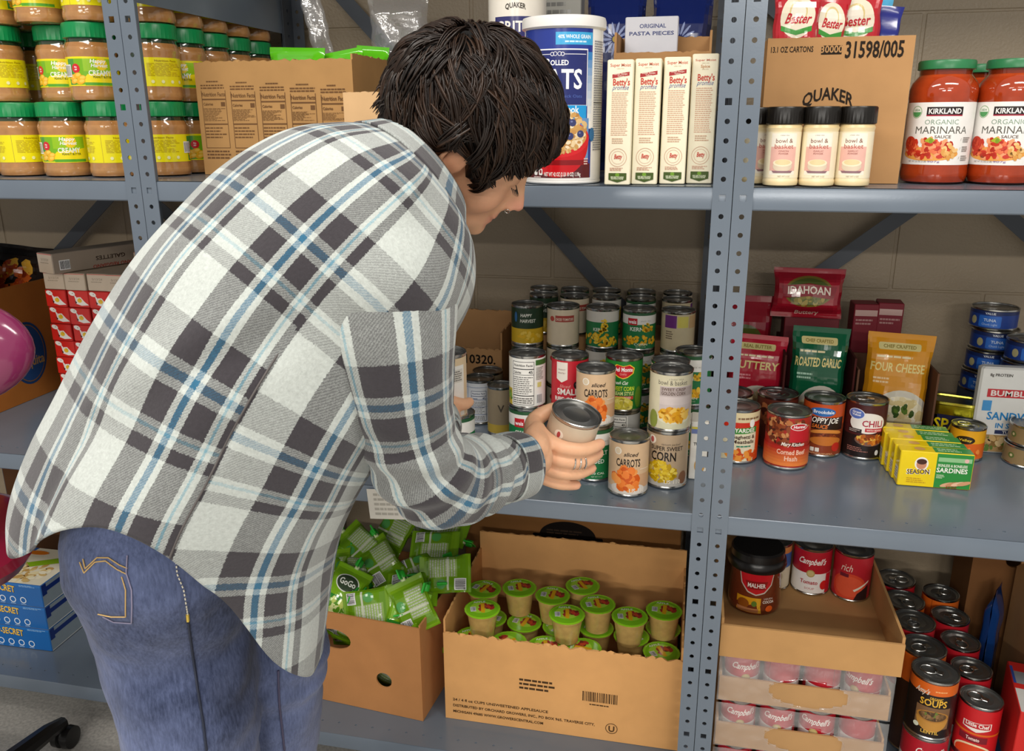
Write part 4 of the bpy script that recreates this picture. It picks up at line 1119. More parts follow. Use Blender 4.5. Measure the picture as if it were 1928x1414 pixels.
# spice bottles
def spice(key, label, px, ang, z=ZU, yb=352, group='cream spice bottles with black caps'):
    c = spot(px, yb, z, .026); c.y = max(c.y, .032); t = thing('spice_bottle', label, 'spice bottle', c, turn(c, ang), group)
    def mkb():
        return MB().lathe([(.021,0),(.0262,.002),(.027,.005),(.027,.0085),(.0262,.011),(.0262,.083),(.0275,.088),(.0255,.093),(.024,.096)], 36, cols=['#e8d3a4','#e8d3a4','#e8d3a4','#efdcb2','#f0dfb8','#ead7ab','#ddc592','#d2b986'])
    obj('body', shared('spb', lambda: mkb().mesh('body')), 'plastic', t)
    def mkc():
        rib = lambda th, k: 1+(.012*math.cos(th*36) if 1 <= k <= 2 else 0)
        return MB().lathe([(.0265,.093),(.0278,.0945),(.0278,.117),(.0268,.119),(.024,.1195),(.0235,.1185),(.0005,.1185)], 72, col='#15120f', mod=rib)
    obj('cap', shared('spc', lambda: mkc().mesh('cap')), 'plastic', t)
    def mkl():
        L = Lab(5); w = PI*.0264
        L.rect(-w*.92, w*.92, .013, .082, '#f2e6c8').rect(-.020, .020, .018, .080, '#f4ecdc').rect(-.020, .020, .024, .060, '#e5b3a6')
        L.text('a better value', 0, .0765, .0016, '#7a6a5a').text('bowl &', 0, .066, .0062, '#7d4a3c', width=.026).text('basket', 0, .0575, .0066, '#b9564a', width=.029)
        L.text('GARLIC' if key != 'onion' else 'ONION', 0, .0525, .0024, '#a05a50', width=.015).text('POWDER', 0, .0487, .0024, '#a05a50', width=.014)
        L.ell(0, .031, .0145, .0085, '#d9c8b0', 24).ell(0, .036, .0145, .0055, '#efe3c4', 24).ell(0, .037, .0115, .0042, '#e2cf9f', 20)
        L.poly([(-.016,.024),(.016,.024),(.013,.021),(-.013,.021)], '#8d6a72').text('NET WT 3 OZ', .003, .0148, .0020, '#8a7a60', width=.018)
        return L.cyl(.0264).mesh('label')
    obj('label', shared(('spl', key), mkl), 'paper_label', t)
    return t
spice('onion', 'leftmost of the three front black-capped cream spice bottles', 1468, 4)
spice('garlic', 'middle of the three front black-capped cream spice bottles', 1535, -1)
spice('garlic', 'rightmost of the three front black-capped cream spice bottles', 1601, -4)
c4 = Vector((.108, .115, ZU)); t4 = spice('garlic', 'spice bottle half hidden by the post behind the others', 1440, 50); t4.location = (.089, .076, ZU)
# marinara jars
def marinara_label(L, w, z0, z1):
    L.rect(-.088, .088, z0, z1, '#f1eeea')
    L.rect(-.024, .030, z1-.021, z1-.007, '#231a1c').rect(-.024, .030, z1-.021, z1-.019, '#a3203a').text('KIRKLAND', .003, z1-.0172, .0078, '#f5f2ee', bold=True, width=.049)
    L.ell(-.041, z1-.0145, .0095, .0095, '#8fae84').ell(-.041, z1-.0145, .0083, .0083, '#eef0e6').ell(-.041, z1-.0145, .0078, .0078, '#4f9a58', a0=PI, a1=2*PI).text('USDA', -.041, z1-.013, .003, '#3f7d4a', bold=True, width=.011)
    L.text('ORGANIC', 0, z1-.0335, .0073, '#7f9a86', width=.051).text('MARINARA', .001, z1-.0475, .0110, '#5c5a52', width=.082).text('SAUCE', .004, z1-.0545, .0046, '#6a5a52', bold=True, width=.024)
    zc = z0+.025
    L.ell(-.014, zc-.008, .045, .011, '#e9a24c', 24)
    L.food(-.016, zc, .038, .0145, ['#c8331f','#d84a2a','#e8784a','#b52a18','#f0a070'], .0035, 90)
    L.ell(-.047, zc+.008, .0115, .011, '#c2361d', 16).food(-.047, zc+.008, .009, .008, ['#b02a16','#d04a28'], .002, 10)
    L.food(.016, zc-.003, .011, .012, ['#e8b46a','#f0c684','#d99a4c'], .003, 16)
    L.poly([(-.022,zc+.012),(-.014,zc+.018),(-.006,zc+.013),(-.012,zc+.008)], '#a9b42c').ell(-.012, zc+.012, .003, .004, '#7f9a26', 10)
    for i in range(3): L.text('/', .033, zc+.012-.014*i, .004, '#555'); L.lines(.037, .053, zc+.009-.014*i, zc+.018-.014*i, 3, '#77726c', ragged=.5)
    L.text('NET WT 32 OZ (2 LB)', -.030, z0+.004, .0026, '#5a5650', width=.030).text('907g', -.005, z0+.004, .0026, '#7a5aa0', width=.018)
def marinara(label, c, ang, r, h, group='marinara sauce jars'):
    t = thing('sauce_jar', label, 'sauce jar', c, turn(c, ang), group); k = (round(r,4), round(h,4))
    rr, hh = r, h
    pr = [(rr*.80,0),(rr*.95,.003),(rr,.012),(rr,.018),(rr*.985,.026),(rr*.985,.68*hh),(rr*1.0,.70*hh),(rr,.77*hh),(rr*.95,.82*hh),(rr*.82,.865*hh),(rr*.76,.885*hh),(rr*.76,.93*hh)]
    cl = ['#9c3412']*2+['#a93a14']*7+['#b2421a','#7c2a10','#6a2410']
    obj('jar', shared(('mj', k), lambda: MB().lathe(pr, 44, cols=cl[:11]).mesh('jar')), 'glass_food', t)
    lid = [(rr*.80,.925*hh),(rr*.835,.93*hh),(rr*.835,.985*hh),(rr*.81,hh),(rr*.76,hh),(rr*.74,.995*hh),(.0005,.995*hh)]
    obj('lid', shared(('ml', k), lambda: MB().lathe(lid, 60, col='#2f7a4c', mod=lambda th, i: 1+(.008*math.cos(th*60) if i in (1, 2) else 0)).mesh('lid')), 'plastic', t)
    def mk():
        L = Lab(3); w = PI*rr*.99; marinara_label(L, w, .026+.004, .68*hh-.003); return L.cyl(rr*.987).mesh('label')
    obj('label', shared(('mlb', k), mk), 'paper_label', t)
    return t
c, r, h = fit_round(1686, 1820, 116, 347, ZU); h *= .99; r *= .965
marinara('marinara jar directly beside the tall brown cardboard case', c, 4, r, h)
c2, _, _ = fit_round(1812, 1946, 116, 348, ZU); marinara('marinara jar cut off by the right edge of the picture', c2, 2, r, h)
marinara('marinara jar mostly hidden behind the two front ones', Vector(((c.x+c2.x)/2+.045, c.y+.125, ZU)), 10, r, h)
# ------------------------------------------------------------------ upper shelf, middle unit
def oats(L, w, z0, z1):
    H_ = z1-z0; Y = lambda f: z0+H_*f
    L.rect(-w, w, z0, z1, '#f4f2ee').rect(-.075, .062, z0+.004, z1, '#2a3c92').rect(-.056, .052, Y(.50), Y(.87), '#f2f2f4').rect(-.0545, .0505, Y(.507), Y(.862), '#232c6c')
    for k in range(10): L.rect(.0525, .062, Y(.35+.05*k), Y(.401+.05*k), tuple(lerp(a, b, k/9) for a, b in zip(rgb('#f4f2ee'), rgb('#3c86c8'))))
    L.rect(-.003, .0615, Y(.895), Y(.975), '#3fa8de').text('40% WHOLE GRAIN', .029, Y(.935), .0055, '#eef6fb', bold=True, width=.056).lines(.012, .055, Y(.905), Y(.925), 1, '#d4ebf7')
    L.lines(-.072, -.048, Y(.88), Y(.905), 2, '#4aa0e0')
    for sx in (-1, 1):
        L.rect(sx*.014-.002 if sx > 0 else -.052, .048 if sx > 0 else -.012, Y(.833), Y(.837), '#e8e8ee')
        L.ring(sx*.0085, Y(.836), .0022, .0032, '#e8e8ee', 14).ring(sx*.0035, Y(.838), .0026, .0034, '#e8e8ee', 14)
    L.text('R', -.0155, Y(.765), .0098, '#fff', bold=True).text('OLLED', .0035, Y(.765), .0076, '#fff', bold=True, width=.030)
    L.text('OATS', 0, Y(.615), .029, '#fff', bold=True, width=.083).text('100% Quick Oats', .012, Y(.555), .0045, '#5068b4', width=.06)
    L.rect(-.0545, .0505, Y(.42), Y(.505), '#1c9ade').text('Quick Cook', .004, Y(.455), .011, '#f2fafd', bold=True, width=.064)
    L.rect(-.073, .060, z0+.004, Y(.115), '#5c1a20').rect(-.0545, .056, Y(.115), Y(.42), '#6a94c8')
    L.ell(0, Y(.27), .056, .058, '#c9151f', 40, a0=PI, a1=2*PI).rect(-.056, .056, Y(.105), Y(.14), '#8a1018')
    L.ell(0, Y(.285), .057, .030, '#d8222a', 40).ell(0, Y(.30), .052, .024, '#d2a35e', 30)
    L.food(0, Y(.335), .050, .036, ['#e0bd84','#cf9f5c','#ecd2a4','#b98444','#f2dfbc','#c79352'], .0036, 230, el=1.5)
    for x, y in ((.018,.40),(.026,.39),(.022,.30),(.040,.315),(-.02,.37),(.0,.33)): L.ell(x, Y(y), .0062, .0058, '#3a3f6e', 12).ell(x-.0015, Y(y)+.0018, .002, .0016, '#7078a8', 8)
    L.text('NET WT 42 OZ (2 LB 10 OZ) 1.19kg', .010, Y(.030), .0062, '#f4ece8', bold=True, width=.062)
    L.rrect(-.041, -.034, Y(.035), Y(.08), .002, '#f2f0ec').rrect(-.031, -.024, Y(.035), Y(.08), .002, '#f2f0ec').ell(-.0275, Y(.06), .002, .003, '#8a1d24').lines(-.042, -.022, Y(.015), Y(.03), 1, '#e0c8c4')
    L.lines(.047, .056, Y(.105), Y(.155), 3, '#ead0c8')
    L.lines(.066, .1, Y(.2), Y(.93), 46, '#8a8a90', ragged=.2).rect(.066, .1, Y(.52), Y(.525), '#333')
    L.ell(.063, Y(.31), .006, .011, '#2a6a9c', 14)
def canister(key, label, c, r, h, draw, rotz, lidc='#eceae6', body='#f0eeea'):
    t = thing('cereal_canister', label, 'canister', c, rotz)
    MB().lathe([(r*.97,0),(r*1.0,.001),(r*1.01,.003),(r,.005),(r,h-.016)], 56, col=body).build('body', 'paper_label', t)
    MB().lathe([(r*1.0,h-.020),(r*1.075,h-.017),(r*1.075,h-.006),(r*1.05,h-.001),(r*.99,h),(r*.97,h-.004),(.001,h-.004)], 56, col=lidc).build('lid', 'plastic', t)
    L = Lab(11); draw(L, PI*r, .006, h-.020); L.limit(-PI*r, PI*r, .006, h-.020); L.cyl(r).build('label', 'gloss_print', t)
    return t
c, r, h = fit_round(989, 1137, 36, 352, ZU); c.y = max(c.y, r+.008)
OATC = c.copy(); sc_ = r/.065
def oats_s(L, w, z0, z1):
    oats(L, w/sc_, z0, z1); L.p = [([(u*sc_, v) for u, v in pts], cc, l) for pts, cc, l in L.p]
c.x -= .013
canister('oats', 'large blue rolled oats canister with white lid', c, r, h, oats_s, turn(c, -9))
def grits(L, w, z0, z1):
    L.rect(-w, w, z0, z1, '#ece6da').rect(-.044, .044, z0, z1-.078, '#b02a34').rect(-.040, .030, z1-.078, z1-.045, '#33346c').text('GRITS', -.006, z1-.070, .0175, '#f2eee6', bold=True, width=.062)
    L.text('QUAKER', 0, z1-.034, .0085, '#3a342c', bold=True, width=.036, arc=.003).rect(-.040, .030, z1-.082, z1-.0785, '#d8b04a')
p = V3(aty(972, 56, .20)); gz = p.z
canister('grits', 'grits canister standing behind the rolled oats canister', Vector((p.x, .21, ZU)), .052, gz+.083-ZU, grits, turn(p, -4))
p = V3(aty(1050, 15, .30)); carton('cereal_box', 'grey box behind the grits canister, above the oats lid', 'box', (p.x, .34, ZU), .085, .05, V3(aty(1050, -20, .3)).z-ZU, '#8d8c86', top=None, front=lambda L, w, h: L.lines(w*.1, w*.9, h*.75, h*.95, 5, '#6a6a68'))
def betty(last):
    def f(L, w, h):
        L.rect(0, w, 0, h, '#f1e9cf')
        L.text('Super Moist' if not last else 'Super Moist', w/2, h*.945, .0046 if not last else .003, '#c05a40', bold=True, width=w*.78).text('cake mix', w/2, h*.925, .0022, '#b09a70')
        if not last:
            L.poly([(w*.2,h*.885),(w*.85,h*.905),(w*.85,h*.875),(w*.2,h*.855)], '#a62a2c').text('Butter Recipe', w*.52, h*.882, .0030, '#f4e4d4', width=w*.5).text('Yellow', w*.52, h*.865, .0028, '#f4e4d4', width=w*.25)
        else: L.text('Spice', w/2, h*.895, .0045, '#c08a5a', bold=True, width=w*.35).text('cake mix', w/2, h*.88, .002, '#b09a70')
        L.text("Betty's", w*.55, h*.80, .0098, '#c23b2c', bold=True, width=w*.66).text('promise', w*.52, h*.765, .0072, '#5a6a9c', shear=.3, width=w*.62)
        L.lines(w*.2, w*.85, h*.40, h*.75, 22, '#d2a58a', ragged=.15, fill=.42).lines(w*.25, w*.8, h*.335, h*.385, 3, '#c9a488')
        L.ring(w*.5, h*.225, w*.33, w*.345, '#c9957c', 30).ring(w*.5, h*.225, w*.24, w*.25, '#c9957c', 30).text('Betty', w*.5, h*.215, .0072, '#c8463a', bold=True, width=w*.30, shear=.15)
        L.lines(w*.2, w*.8, h*.115, h*.145, 3, '#d0a08a')
        L.rect(w*.16, w*.86, h*.042, h*.098, '#43571f').poly([(w*.16,h*.043),(w*.86,h*.043),(w*.51,h*.020)], '#43571f').ell(w*.5, h*.083, .0034, .0030, '#6f9a2e', 12).text('SEE RECYCLING', w*.5, h*.058, .0024, '#dfe6c4', bold=True, width=w*.52).text('INSTRUCTIONS', w*.5, h*.045, .0024, '#dfe6c4', bold=True, width=w*.48)
    return f
bx = [(1163, 112), (1214, 110), (1267, 107), (1318, 101)]
BNAME = ['first cream cake mix box, next to the oats canister', 'second cream cake mix box from the oats canister', 'third cream cake mix box from the oats canister', 'cream spice cake mix box touching the steel post']
for i, (px, yt) in enumerate(bx):
    y = .008+.016*i; p = V3(aty(px, 300, y)); zt = V3(aty(px, yt, y)).z
    carton('cake_mix_box', BNAME[i], 'cake mix box', (p.x, y+.068, ZU), .0412, .135, zt-ZU, '#efe6c8', 0, 'cream cake mix boxes', front=betty(i == 3))
# torn case behind the cake mix, blue bags in it
a, b = V3(aty(1146, 90, .155)), V3(aty(1343, 90, .155)); zt = V3(aty(1240, 66, .30)).z
open_box('cardboard_carton', 'torn cardboard case behind the cream cake mix boxes', ((a.x+b.x)/2, .295, ZU), b.x-a.x-.004, .13, zt-ZU, 0, tear=(.006, .004, .010, .004), hs=(zt-ZU-.035, zt-ZU, zt-ZU, zt-ZU))
def daisy(L, w, h):
    L.rect(-w/2, w/2, 0, h, '#16235e')
    for k in range(14):
        a = 2*PI*k/14; L.ell(.02*math.cos(a), h*.72+.02*math.sin(a), .013, .0025, '#8f9cc8', 8, rot=a, keep=True)
    L.up().ell(0, h*.72, .006, .006, '#b9a24a', 10)
for i, (px, lbl) in enumerate(((1150, 'dark blue bag printed with a flower, on the left behind the torn case'), (1275, 'dark blue bag printed with a flower, on the right behind the torn case'))):
    p = V3(aty(px, 40, .42)); bag('flour_bag', lbl, 'flour bag', (p.x+.01, .44, ZU), .118, V3(aty(px, -25, .42)).z-ZU, .09, '#141f55', daisy, (0, 0, R(3-6*i)), 'dark blue flower bags', 20+i)
p0, p1 = V3(aty(1142, 55, .33)), V3(aty(1252, 55, .33)); zt = V3(aty(1200, 40, .38)).z
def pasta_print(L, w, h): L.text('ORIGINAL', w*.52, h*.93, .007, '#33407c', bold=True, width=w*.5).text('PASTA PIECES', w*.5, h*.885, .0065, '#33407c', bold=True, width=w*.85)
carton('white_carton', 'white carton with blue lettering poking out of the torn case', 'carton', (a.x+.014+(p1.x-p0.x)/2-.006, .325, ZU+.006), p1.x-p0.x-.012, .03, zt-ZU-.006, '#d9dae2', front=pasta_print)
# case with printed nutrition panels
NY = .195
a, b = V3(aty(375, 220, NY)), V3(aty(668, 220, NY)); zt = V3(aty(520, 114, NY)).z; nw, nh = b.x-a.x, zt-ZU
def nutri(L, W_, H_):
    c = '#6f4f33'
    for k in range(5):
        x0, x1 = W_*(.03+.192*k), W_*(.19+.192*k); y1, y0 = H_*(.80-.012*k), H_*.24
        L.lines(x0+(x1-x0)*.25, x0+(x1-x0)*.75, y1+.004, y1+.009, 1, c).lines(x0, x1, y1-.008, y1+.002, 2, c, ragged=.05)
        L.text('Nutrition Facts', (x0+x1)/2, y1-.021, .0075, c, bold=True, width=(x1-x0)*.96)
        for a_, b_, cc_, d_ in ((x0, x0+.0012, y0, y1-.010), (x1-.0012, x1, y0, y1-.010), (x0, x1, y1-.028, y1-.0255), (x0, x1, y0+.045, y0+.0475), (x0, x1, y0, y0+.0012)): L.rect(a_, b_, cc_, d_, c)
        L.text('Calories', x0+(x1-x0)*.05, y1-.038, .005, c, bold=True, align='l', width=(x1-x0)*.4).rect(x1-.012, x1-.003, y1-.040, y1-.032, c)
        L.lines(x0+.002, x1-.003, y0+.052, y1-.043, 10, c, ragged=.55, fill=.4).lines(x0+.002, x1-.003, y0+.018, y0+.042, 4, c, ragged=.4, fill=.4).lines(x0, x1, y0-.022, y0-.003, 3, c, ragged=.1, fill=.5)
open_box('cardboard_carton', 'wide cardboard case printed with a row of Nutrition Facts panels', ((a.x+b.x)/2, NY+.14, ZU), nw, .28, nh, 0, front=nutri, tear=(.012, .006, .008, .006), hs=(nh, nh+.01, nh-.01, nh-.01), col='#b48a58')
for i, (x0, x1, yt, y, lbl) in enumerate(((502, 606, 90, .34, 'bright green bag at the left of the Nutrition Facts case'), (622, 694, 93, .36, 'bright green bag in the middle of the Nutrition Facts case'), (706, 768, 86, .44, 'bright green bag at the right end of the Nutrition Facts case'))):
    p, q = V3(aty(x0, yt+10, y)), V3(aty(x1, yt+10, y)); zt = V3(aty(x0, yt, y)).z
    xx = min((p.x+q.x)/2, b.x-.006-(q.x-p.x)/2+.02) if i < 2 else b.x-.062
    bag('green_bag', lbl, 'snack bag', (xx, y, zt-.11), min(q.x-p.x, .13), .11, .04, '#63c81e', None, (R(-4), R((2, -9, 5)[i]), 0), 'bright green bags in the printed case', 30+i)
p, q = V3(aty(662, 205, .235)), V3(aty(742, 205, .235)); zt = V3(aty(700, 178, .235)).z
open_box('cardboard_carton', 'pale kraft carton beside the Nutrition Facts case, behind her collar', (b.x+.012+.065, .16, ZU), .13, .09, zt-ZU, 0, col='#d8b183', tear=(.004, 0, 0, .004))
# clear packets above the case
def clear_pack(label, px, py, y, w, h, th, seed, rot=(0,0,0)):
    p = V3(aty(px, py, y)); t = bag('clear_bag', label, 'plastic bag', (p.x, y, p.z-h/2), w, h, th, '#eee', None, rot, None, seed, 'shrink_film', wob=.008)
    return t
PZ = ZU+nh
clear_pack('crumpled clear plastic packet behind the green bags, near her hair', 752, 62, .52, .14, .16, .06, 41)
clear_pack('clear plastic bag hanging over the Nutrition Facts case', 612, 40, .50, .05, .20, .02, 42, (0, R(-12), 0))
# ------------------------------------------------------------------ upper shelf, left unit: peanut butter
PBR, PBH = .0472, .142
def pb_label(L, w, z0, z1):
    Y = lambda f: z0+(z1-z0)*f
    L.rect(-w, w, z0, z1, '#f1e416').rect(-.046, .046, Y(.04), Y(.93), '#79b51c').rect(-.046, -.030, Y(.04), Y(.93), '#4d9a3c').rect(-.012, .046, Y(.5), Y(.93), '#96c41e')
    L.poly([(-.020,Y(.12)),(.046,Y(.12)),(.046,Y(.52)),(.016,Y(.44)),(-.006,Y(.40))], '#f2dc1c').rect(-.012, .046, Y(.02), Y(.12), '#5aa52c')
    L.ell(.020, Y(.745), .011, .011, '#f0d028', 20).text('Happy', .014, Y(.79), .0066, '#fff', bold=True, shear=.2, width=.028).text('Harvest', .016, Y(.645), .0062, '#f6f6f0', bold=True, shear=.2, width=.030)
    L.text('CREAMY', .016, Y(.36), .0092, '#f4f6ea', bold=True, width=.040).text('PEANUT BUTTER', .020, Y(.27), .0038, '#3f5a16', bold=True, width=.034)
    L.ell(-.027, Y(.60), .0085, .0085, '#d3262e', 16).text('No', -.027, Y(.62), .003, '#fff', bold=True).text('stir', -.027, Y(.54), .003, '#fff', bold=True)
    for x, y in ((-.036,.30),(-.026,.36),(-.018,.27),(-.034,.17),(-.020,.15)): L.ell(x, Y(y), .0085, .005, '#f0b428', 14, rot=.2).ell(x+.002, Y(y)+.001, .005, .0028, '#f8cf58', 10, rot=.2)
    for sgn in (1, -1):             # back of the label: facts and small print
        x0 = w*.42 if sgn > 0 else -w*.95; x1 = x0+w*.5
        L.text('Nutrition Facts', (x0+x1)/2, Y(.86), .0034, '#b59a10', bold=True, width=(x1-x0)*.6).lines(x0, x1, Y(.35), Y(.82), 9, '#c4a818', ragged=.5, fill=.35)
        for k in range(4): L.ell(x0+(x1-x0)*(.12+.25*k), Y(.16), .0032, .0032, '#f6f2b0', 10)
    L.barcode(-w*.40, -w*.27, Y(.35), Y(.7))
def pb_jar(label, c, deg, grp):
    t = thing('peanut_butter_jar', label, 'peanut butter jar', c, turn(c, deg), grp)
    pr = [(.036,0),(.0435,.002),(.0462,.008),(.0462,.016),(.045,.022),(.0455,.027),(.0455,.078),(.0452,.083),(.0468,.090),(.0462,.097),(.043,.105),(.0415,.110),(.041,.114)]
    cl = ['#b37c46','#b8824c','#bd8a54','#b88450','#b98450','#b98450','#b98450','#b98450','#bb8752','#b07a44','#2c3a24','#22301e']
    obj('jar', shared('pbj', lambda: MB().lathe(pr, 40, cols=cl).mesh('jar')), 'glass_food', t)
    lid = [(.0425,.112),(.0452,.1135),(.0452,.1365),(.0440,.1395),(.0415,.1402),(.041,.1392),(.0005,.1392)]
    obj('lid', shared('pbl', lambda: MB().lathe(lid, 72, col='#0f8a4c', mod=lambda th, i: 1+(.010*math.cos(th*36) if i in (1, 2) else 0)).mesh('lid')), 'plastic', t)
    def mk():
        L = Lab(9); w = PI*.0456; pb_label(L, w, .027, .079); return L.cyl(.0457).mesh('label')
    obj('label', shared('pblab', mk), 'gloss_print', t)
    return t
LAY = ['bottom', 'middle', 'top']
ORD = ['nearest the post', 'second from the post', 'third from the post', 'fourth from the post', 'fifth from the post']
TW = {(0,1): -20, (0,2): 150, (0,0): 30, (1,0): 0, (1,1): 25, (1,2): 170, (2,0): 140, (2,1): 20, (2,2): 40}
rp = random.Random(4)
for lay in range(3):
    z = ZU+lay*.1408
    off = (0, -.020, -.012)[lay]
    for k in range(4):              # front row, seen from the front
        xx = -1.126-.1045*k+off+(.012 if (lay, k) == (1, 1) else 0); yy = .118+(.035 if (lay == 1 and k == 1) else 0)
        tw = {(0,0): 155, (0,1): -16, (0,2): 160, (1,0): -6, (1,1): -28, (1,2): 150, (2,0): 140, (2,1): -25}.get((lay, k), 90)
        pb_jar(f'green-lidded peanut butter jar in the {LAY[lay]} layer at the front, {ORD[k]}', (xx, yy, z), tw, 'peanut butter jars at the front of the left unit')
    for k in range(4):              # second row, seen through the gaps
        pb_jar(f'green-lidded peanut butter jar in the {LAY[lay]} layer of the second row, {ORD[k]}', (-1.160-.1045*k+off, .222+(.035 if lay == 1 else 0), z), (40, 150, -20, 100)[(k+lay) % 4], 'peanut butter jars behind the front row')
    for k in range(6):              # side row running back along the unit's open end
        xx = -1.0425; yy = .166+.096*k
        if yy > .61: continue
        tw = [120, 40, 150, -30, 90, 60][(k+lay*2) % 6]
        pb_jar(f'green-lidded peanut butter jar in the {LAY[lay]} layer of the side row, {["first", "second", "third", "fourth", "fifth", "sixth"][k]} going back', (xx, yy, z), tw, 'peanut butter jars in the side row behind the post')
# ------------------------------------------------------------------ label designs for cans (drawn on u: -w..w round the can, v: z0..z1)
def Yf(z0, z1): return lambda f: z0+(z1-z0)*f
def facts(L, x0, x1, y0, y1, c='#222', bg='#f2f0ea'):
    L.rect(x0-.001, x1+.001, y0-.001, y1+.001, c).rect(x0, x1, y0, y1, bg); h = y1-y0
    L.text('Nutrition Facts', (x0+x1)/2, y1-h*.10, h*.055, c, bold=True, width=(x1-x0)*.9).rect(x0, x1, y1-h*.17, y1-h*.15, c)
    L.text('Calories', x0+(x1-x0)*.04, y1-h*.265, h*.055, c, bold=True, align='l', width=(x1-x0)*.38).text('45', x1-(x1-x0)*.04, y1-h*.265, h*.07, c, bold=True, align='r')
    L.rect(x0, x1, y1-h*.30, y1-h*.29, c).lines(x0+.001, x1-.002, y0+h*.24, y1-h*.33, 9, '#6a6864', ragged=.3, fill=.4).rect(x0, x1, y0+h*.20, y0+h*.22, c).lines(x0+.001, x1-.001, y0+h*.02, y0+h*.17, 3, '#6a6864', ragged=.1, fill=.5)
def lb_facts(L, w, z0, z1):
    Y = Yf(z0, z1); L.rect(-w, w, z0, z1, '#efeee8').rect(-.058, -.034, z0, z1, '#c8b03c').rect(-.058, -.034, Y(.35), z1, '#e8e4d6')
    L.food(-.044, Y(.18), .008, .012, ['#5d8a34','#7da648','#c8a030'], .003, 20)
    facts(L, -.030, .014, Y(.04), Y(.93)); L.rect(.018, .05, Y(.86), Y(.97), '#3e6b30').lines(.019, .038, Y(.55), Y(.82), 9, '#8a8880').rect(.022, .032, Y(.40), Y(.50), '#d8cf80').barcode(.021, .034, Y(.06), Y(.24))
def weis(mid, low, dots=None):
    def f(L, w, z0, z1):
        Y = Yf(z0, z1); L.rect(-w, w, z0, z1, '#1d7a44').rect(-w, w, Y(.68), Y(.93), '#eceae4').rect(-w, w, Y(.93), z1, '#2a5a36')
        L.rect(-.031, -.009, Y(.66), Y(.85), '#c3202c').text('weis', -.020, Y(.705), .0085, '#fff', bold=True, width=.018).text('SINCE 1912', .010, Y(.76), .0028, '#a09c94', width=.024)
        for i, s in enumerate(mid): L.text(s, -.004, Y(.50-.17*i), .0085, '#eef2e6', bold=True, align='c', width=min(.052, .0072*len(s)))
        if dots:
            L.food(.016, Y(.60), .014, .010, ['#e8b81c','#f2cc3c','#d89c10'], .0032, 16); L.food(0, Y(.22), .040, .010, dots, .0034, 30)
        L.text(low, .0, Y(.10), .0045, '#e4ecd8', bold=True, width=.03).text('NET WT 15 OZ', .0, Y(.04), .003, '#d4e0c8', width=.022)
    return f
lb_cream = weis(['CREAM STYLE', 'CORN'], '125 MG', ['#e8b81c','#f0cc50'])
lb_kernel = weis(['KERNEL'], 'CORN', ['#f2b81c','#f6c83c','#e0a010'])
lb_nosalt = weis(['NO SALT', 'ADDED'], '110 CAL')
def lb_corn_top(L, w, z0, z1):      # white top, green, yellow kernels
    Y = Yf(z0, z1); L.rect(-w, w, z0, z1, '#1d7a44').rect(-w, w, Y(.70), z1, '#dad6cc').text('KERNEL', 0, Y(.45), .007, '#e8eee0', bold=True, width=.035)
    L.food(.006, Y(.60), .010, .016, ['#efc01c','#f6d044'], .0034, 18).food(0, Y(.2), .045, .014, ['#efc01c','#f6d044','#d8a010'], .0038, 40)
def lb_olive(L, w, z0, z1):
    Y = Yf(z0, z1); L.rect(-w, w, z0, z1, '#c22030').rect(-.030, -.006, Y(.62), Y(.97), '#eee6da').poly([(-.030,Y(.62)),(-.006,Y(.62)),(-.018,Y(.55))], '#eee6da').text('MARKET', -.018, Y(.80), .003, '#8a5a50', width=.016).text('PANTRY', -.018, Y(.73), .003, '#8a5a50', width=.016)
    L.text('Sliced', -.012, Y(.445), .0062, '#e8a8a0', shear=.3, width=.022).text('SMALL', -.006, Y(.30), .0125, '#f6f2ea', bold=True, width=.044).text('RIPE OLIVES', -.003, Y(.16), .0088, '#f6f2ea', bold=True, width=.062)
    for x, y in ((.022,.66),(.012,.50),(.03,.50),(.034,.30)): L.ell(x, Y(y), .0058, .0078, '#1a1518', 14, rot=.3).ell(x-.001, Y(y)+.002, .0018, .0026, '#6a5560', 8)
def lb_carrots(L, w, z0, z1):
    Y = Yf(z0, z1); L.rect(-w, w, z0, z1, '#d9b893').rect(-w, w, z0, Y(.12), '#c9c2ba').rect(.02, w, Y(.12), Y(.40), '#cfa37c')
    L.ell(-.022, Y(.85), .0072, .0072, '#f1e8da', 18).ell(-.022, Y(.85), .005, .0055, '#e0cdb0', 14).text('sliced', .002, Y(.76), .0075, '#3a2c22', bold=True, shear=.35, width=.026)
    L.text('CARROTS', -.002, Y(.555), .0148, '#33271f', bold=True, width=.046).ell(-.002, Y(.10), .034, .012, '#ded6cc', 24)
    L.food(-.004, Y(.30), .026, .020, ['#e0691c','#ee8030','#d2580e','#f09a4c'], .0072, 46, el=1.25)
    L.rect(.020, .042, Y(.49), Y(.51), '#e8d4ba').text('US 110', .016, Y(.035), .0085, '#ece6dc', bold=True, width=.030)
def lb_supersweet(L, w, z0, z1):
    Y = Yf(z0, z1); L.rect(-w, w, z0, z1, '#b9a184').rect(-w, w, z0, Y(.14), '#c4bfb6').ell(-.029, Y(.88), .0085, .0085, '#efe6d8', 18).ell(-.029, Y(.88), .004, .006, '#c0605a', 12)
    L.text('vacuum packed', .008, Y(.80), .0048, '#40342a', shear=.2, width=.036).text('SUPER SWEET', .001, Y(.70), .0080, '#33281f', bold=True, width=.064).text('CORN', -.005, Y(.50), .0175, '#1f1814', bold=True, width=.050)
    L.food(-.008, Y(.28), .028, .021, ['#d9b414','#e6c62c','#c29c08','#ecd458'], .0034, 130).ell(.036, Y(.16), .010, .013, '#8a5f42', 14).text('US 110', .014, Y(.06), .0075, '#efe8d8', bold=True, width=.032)
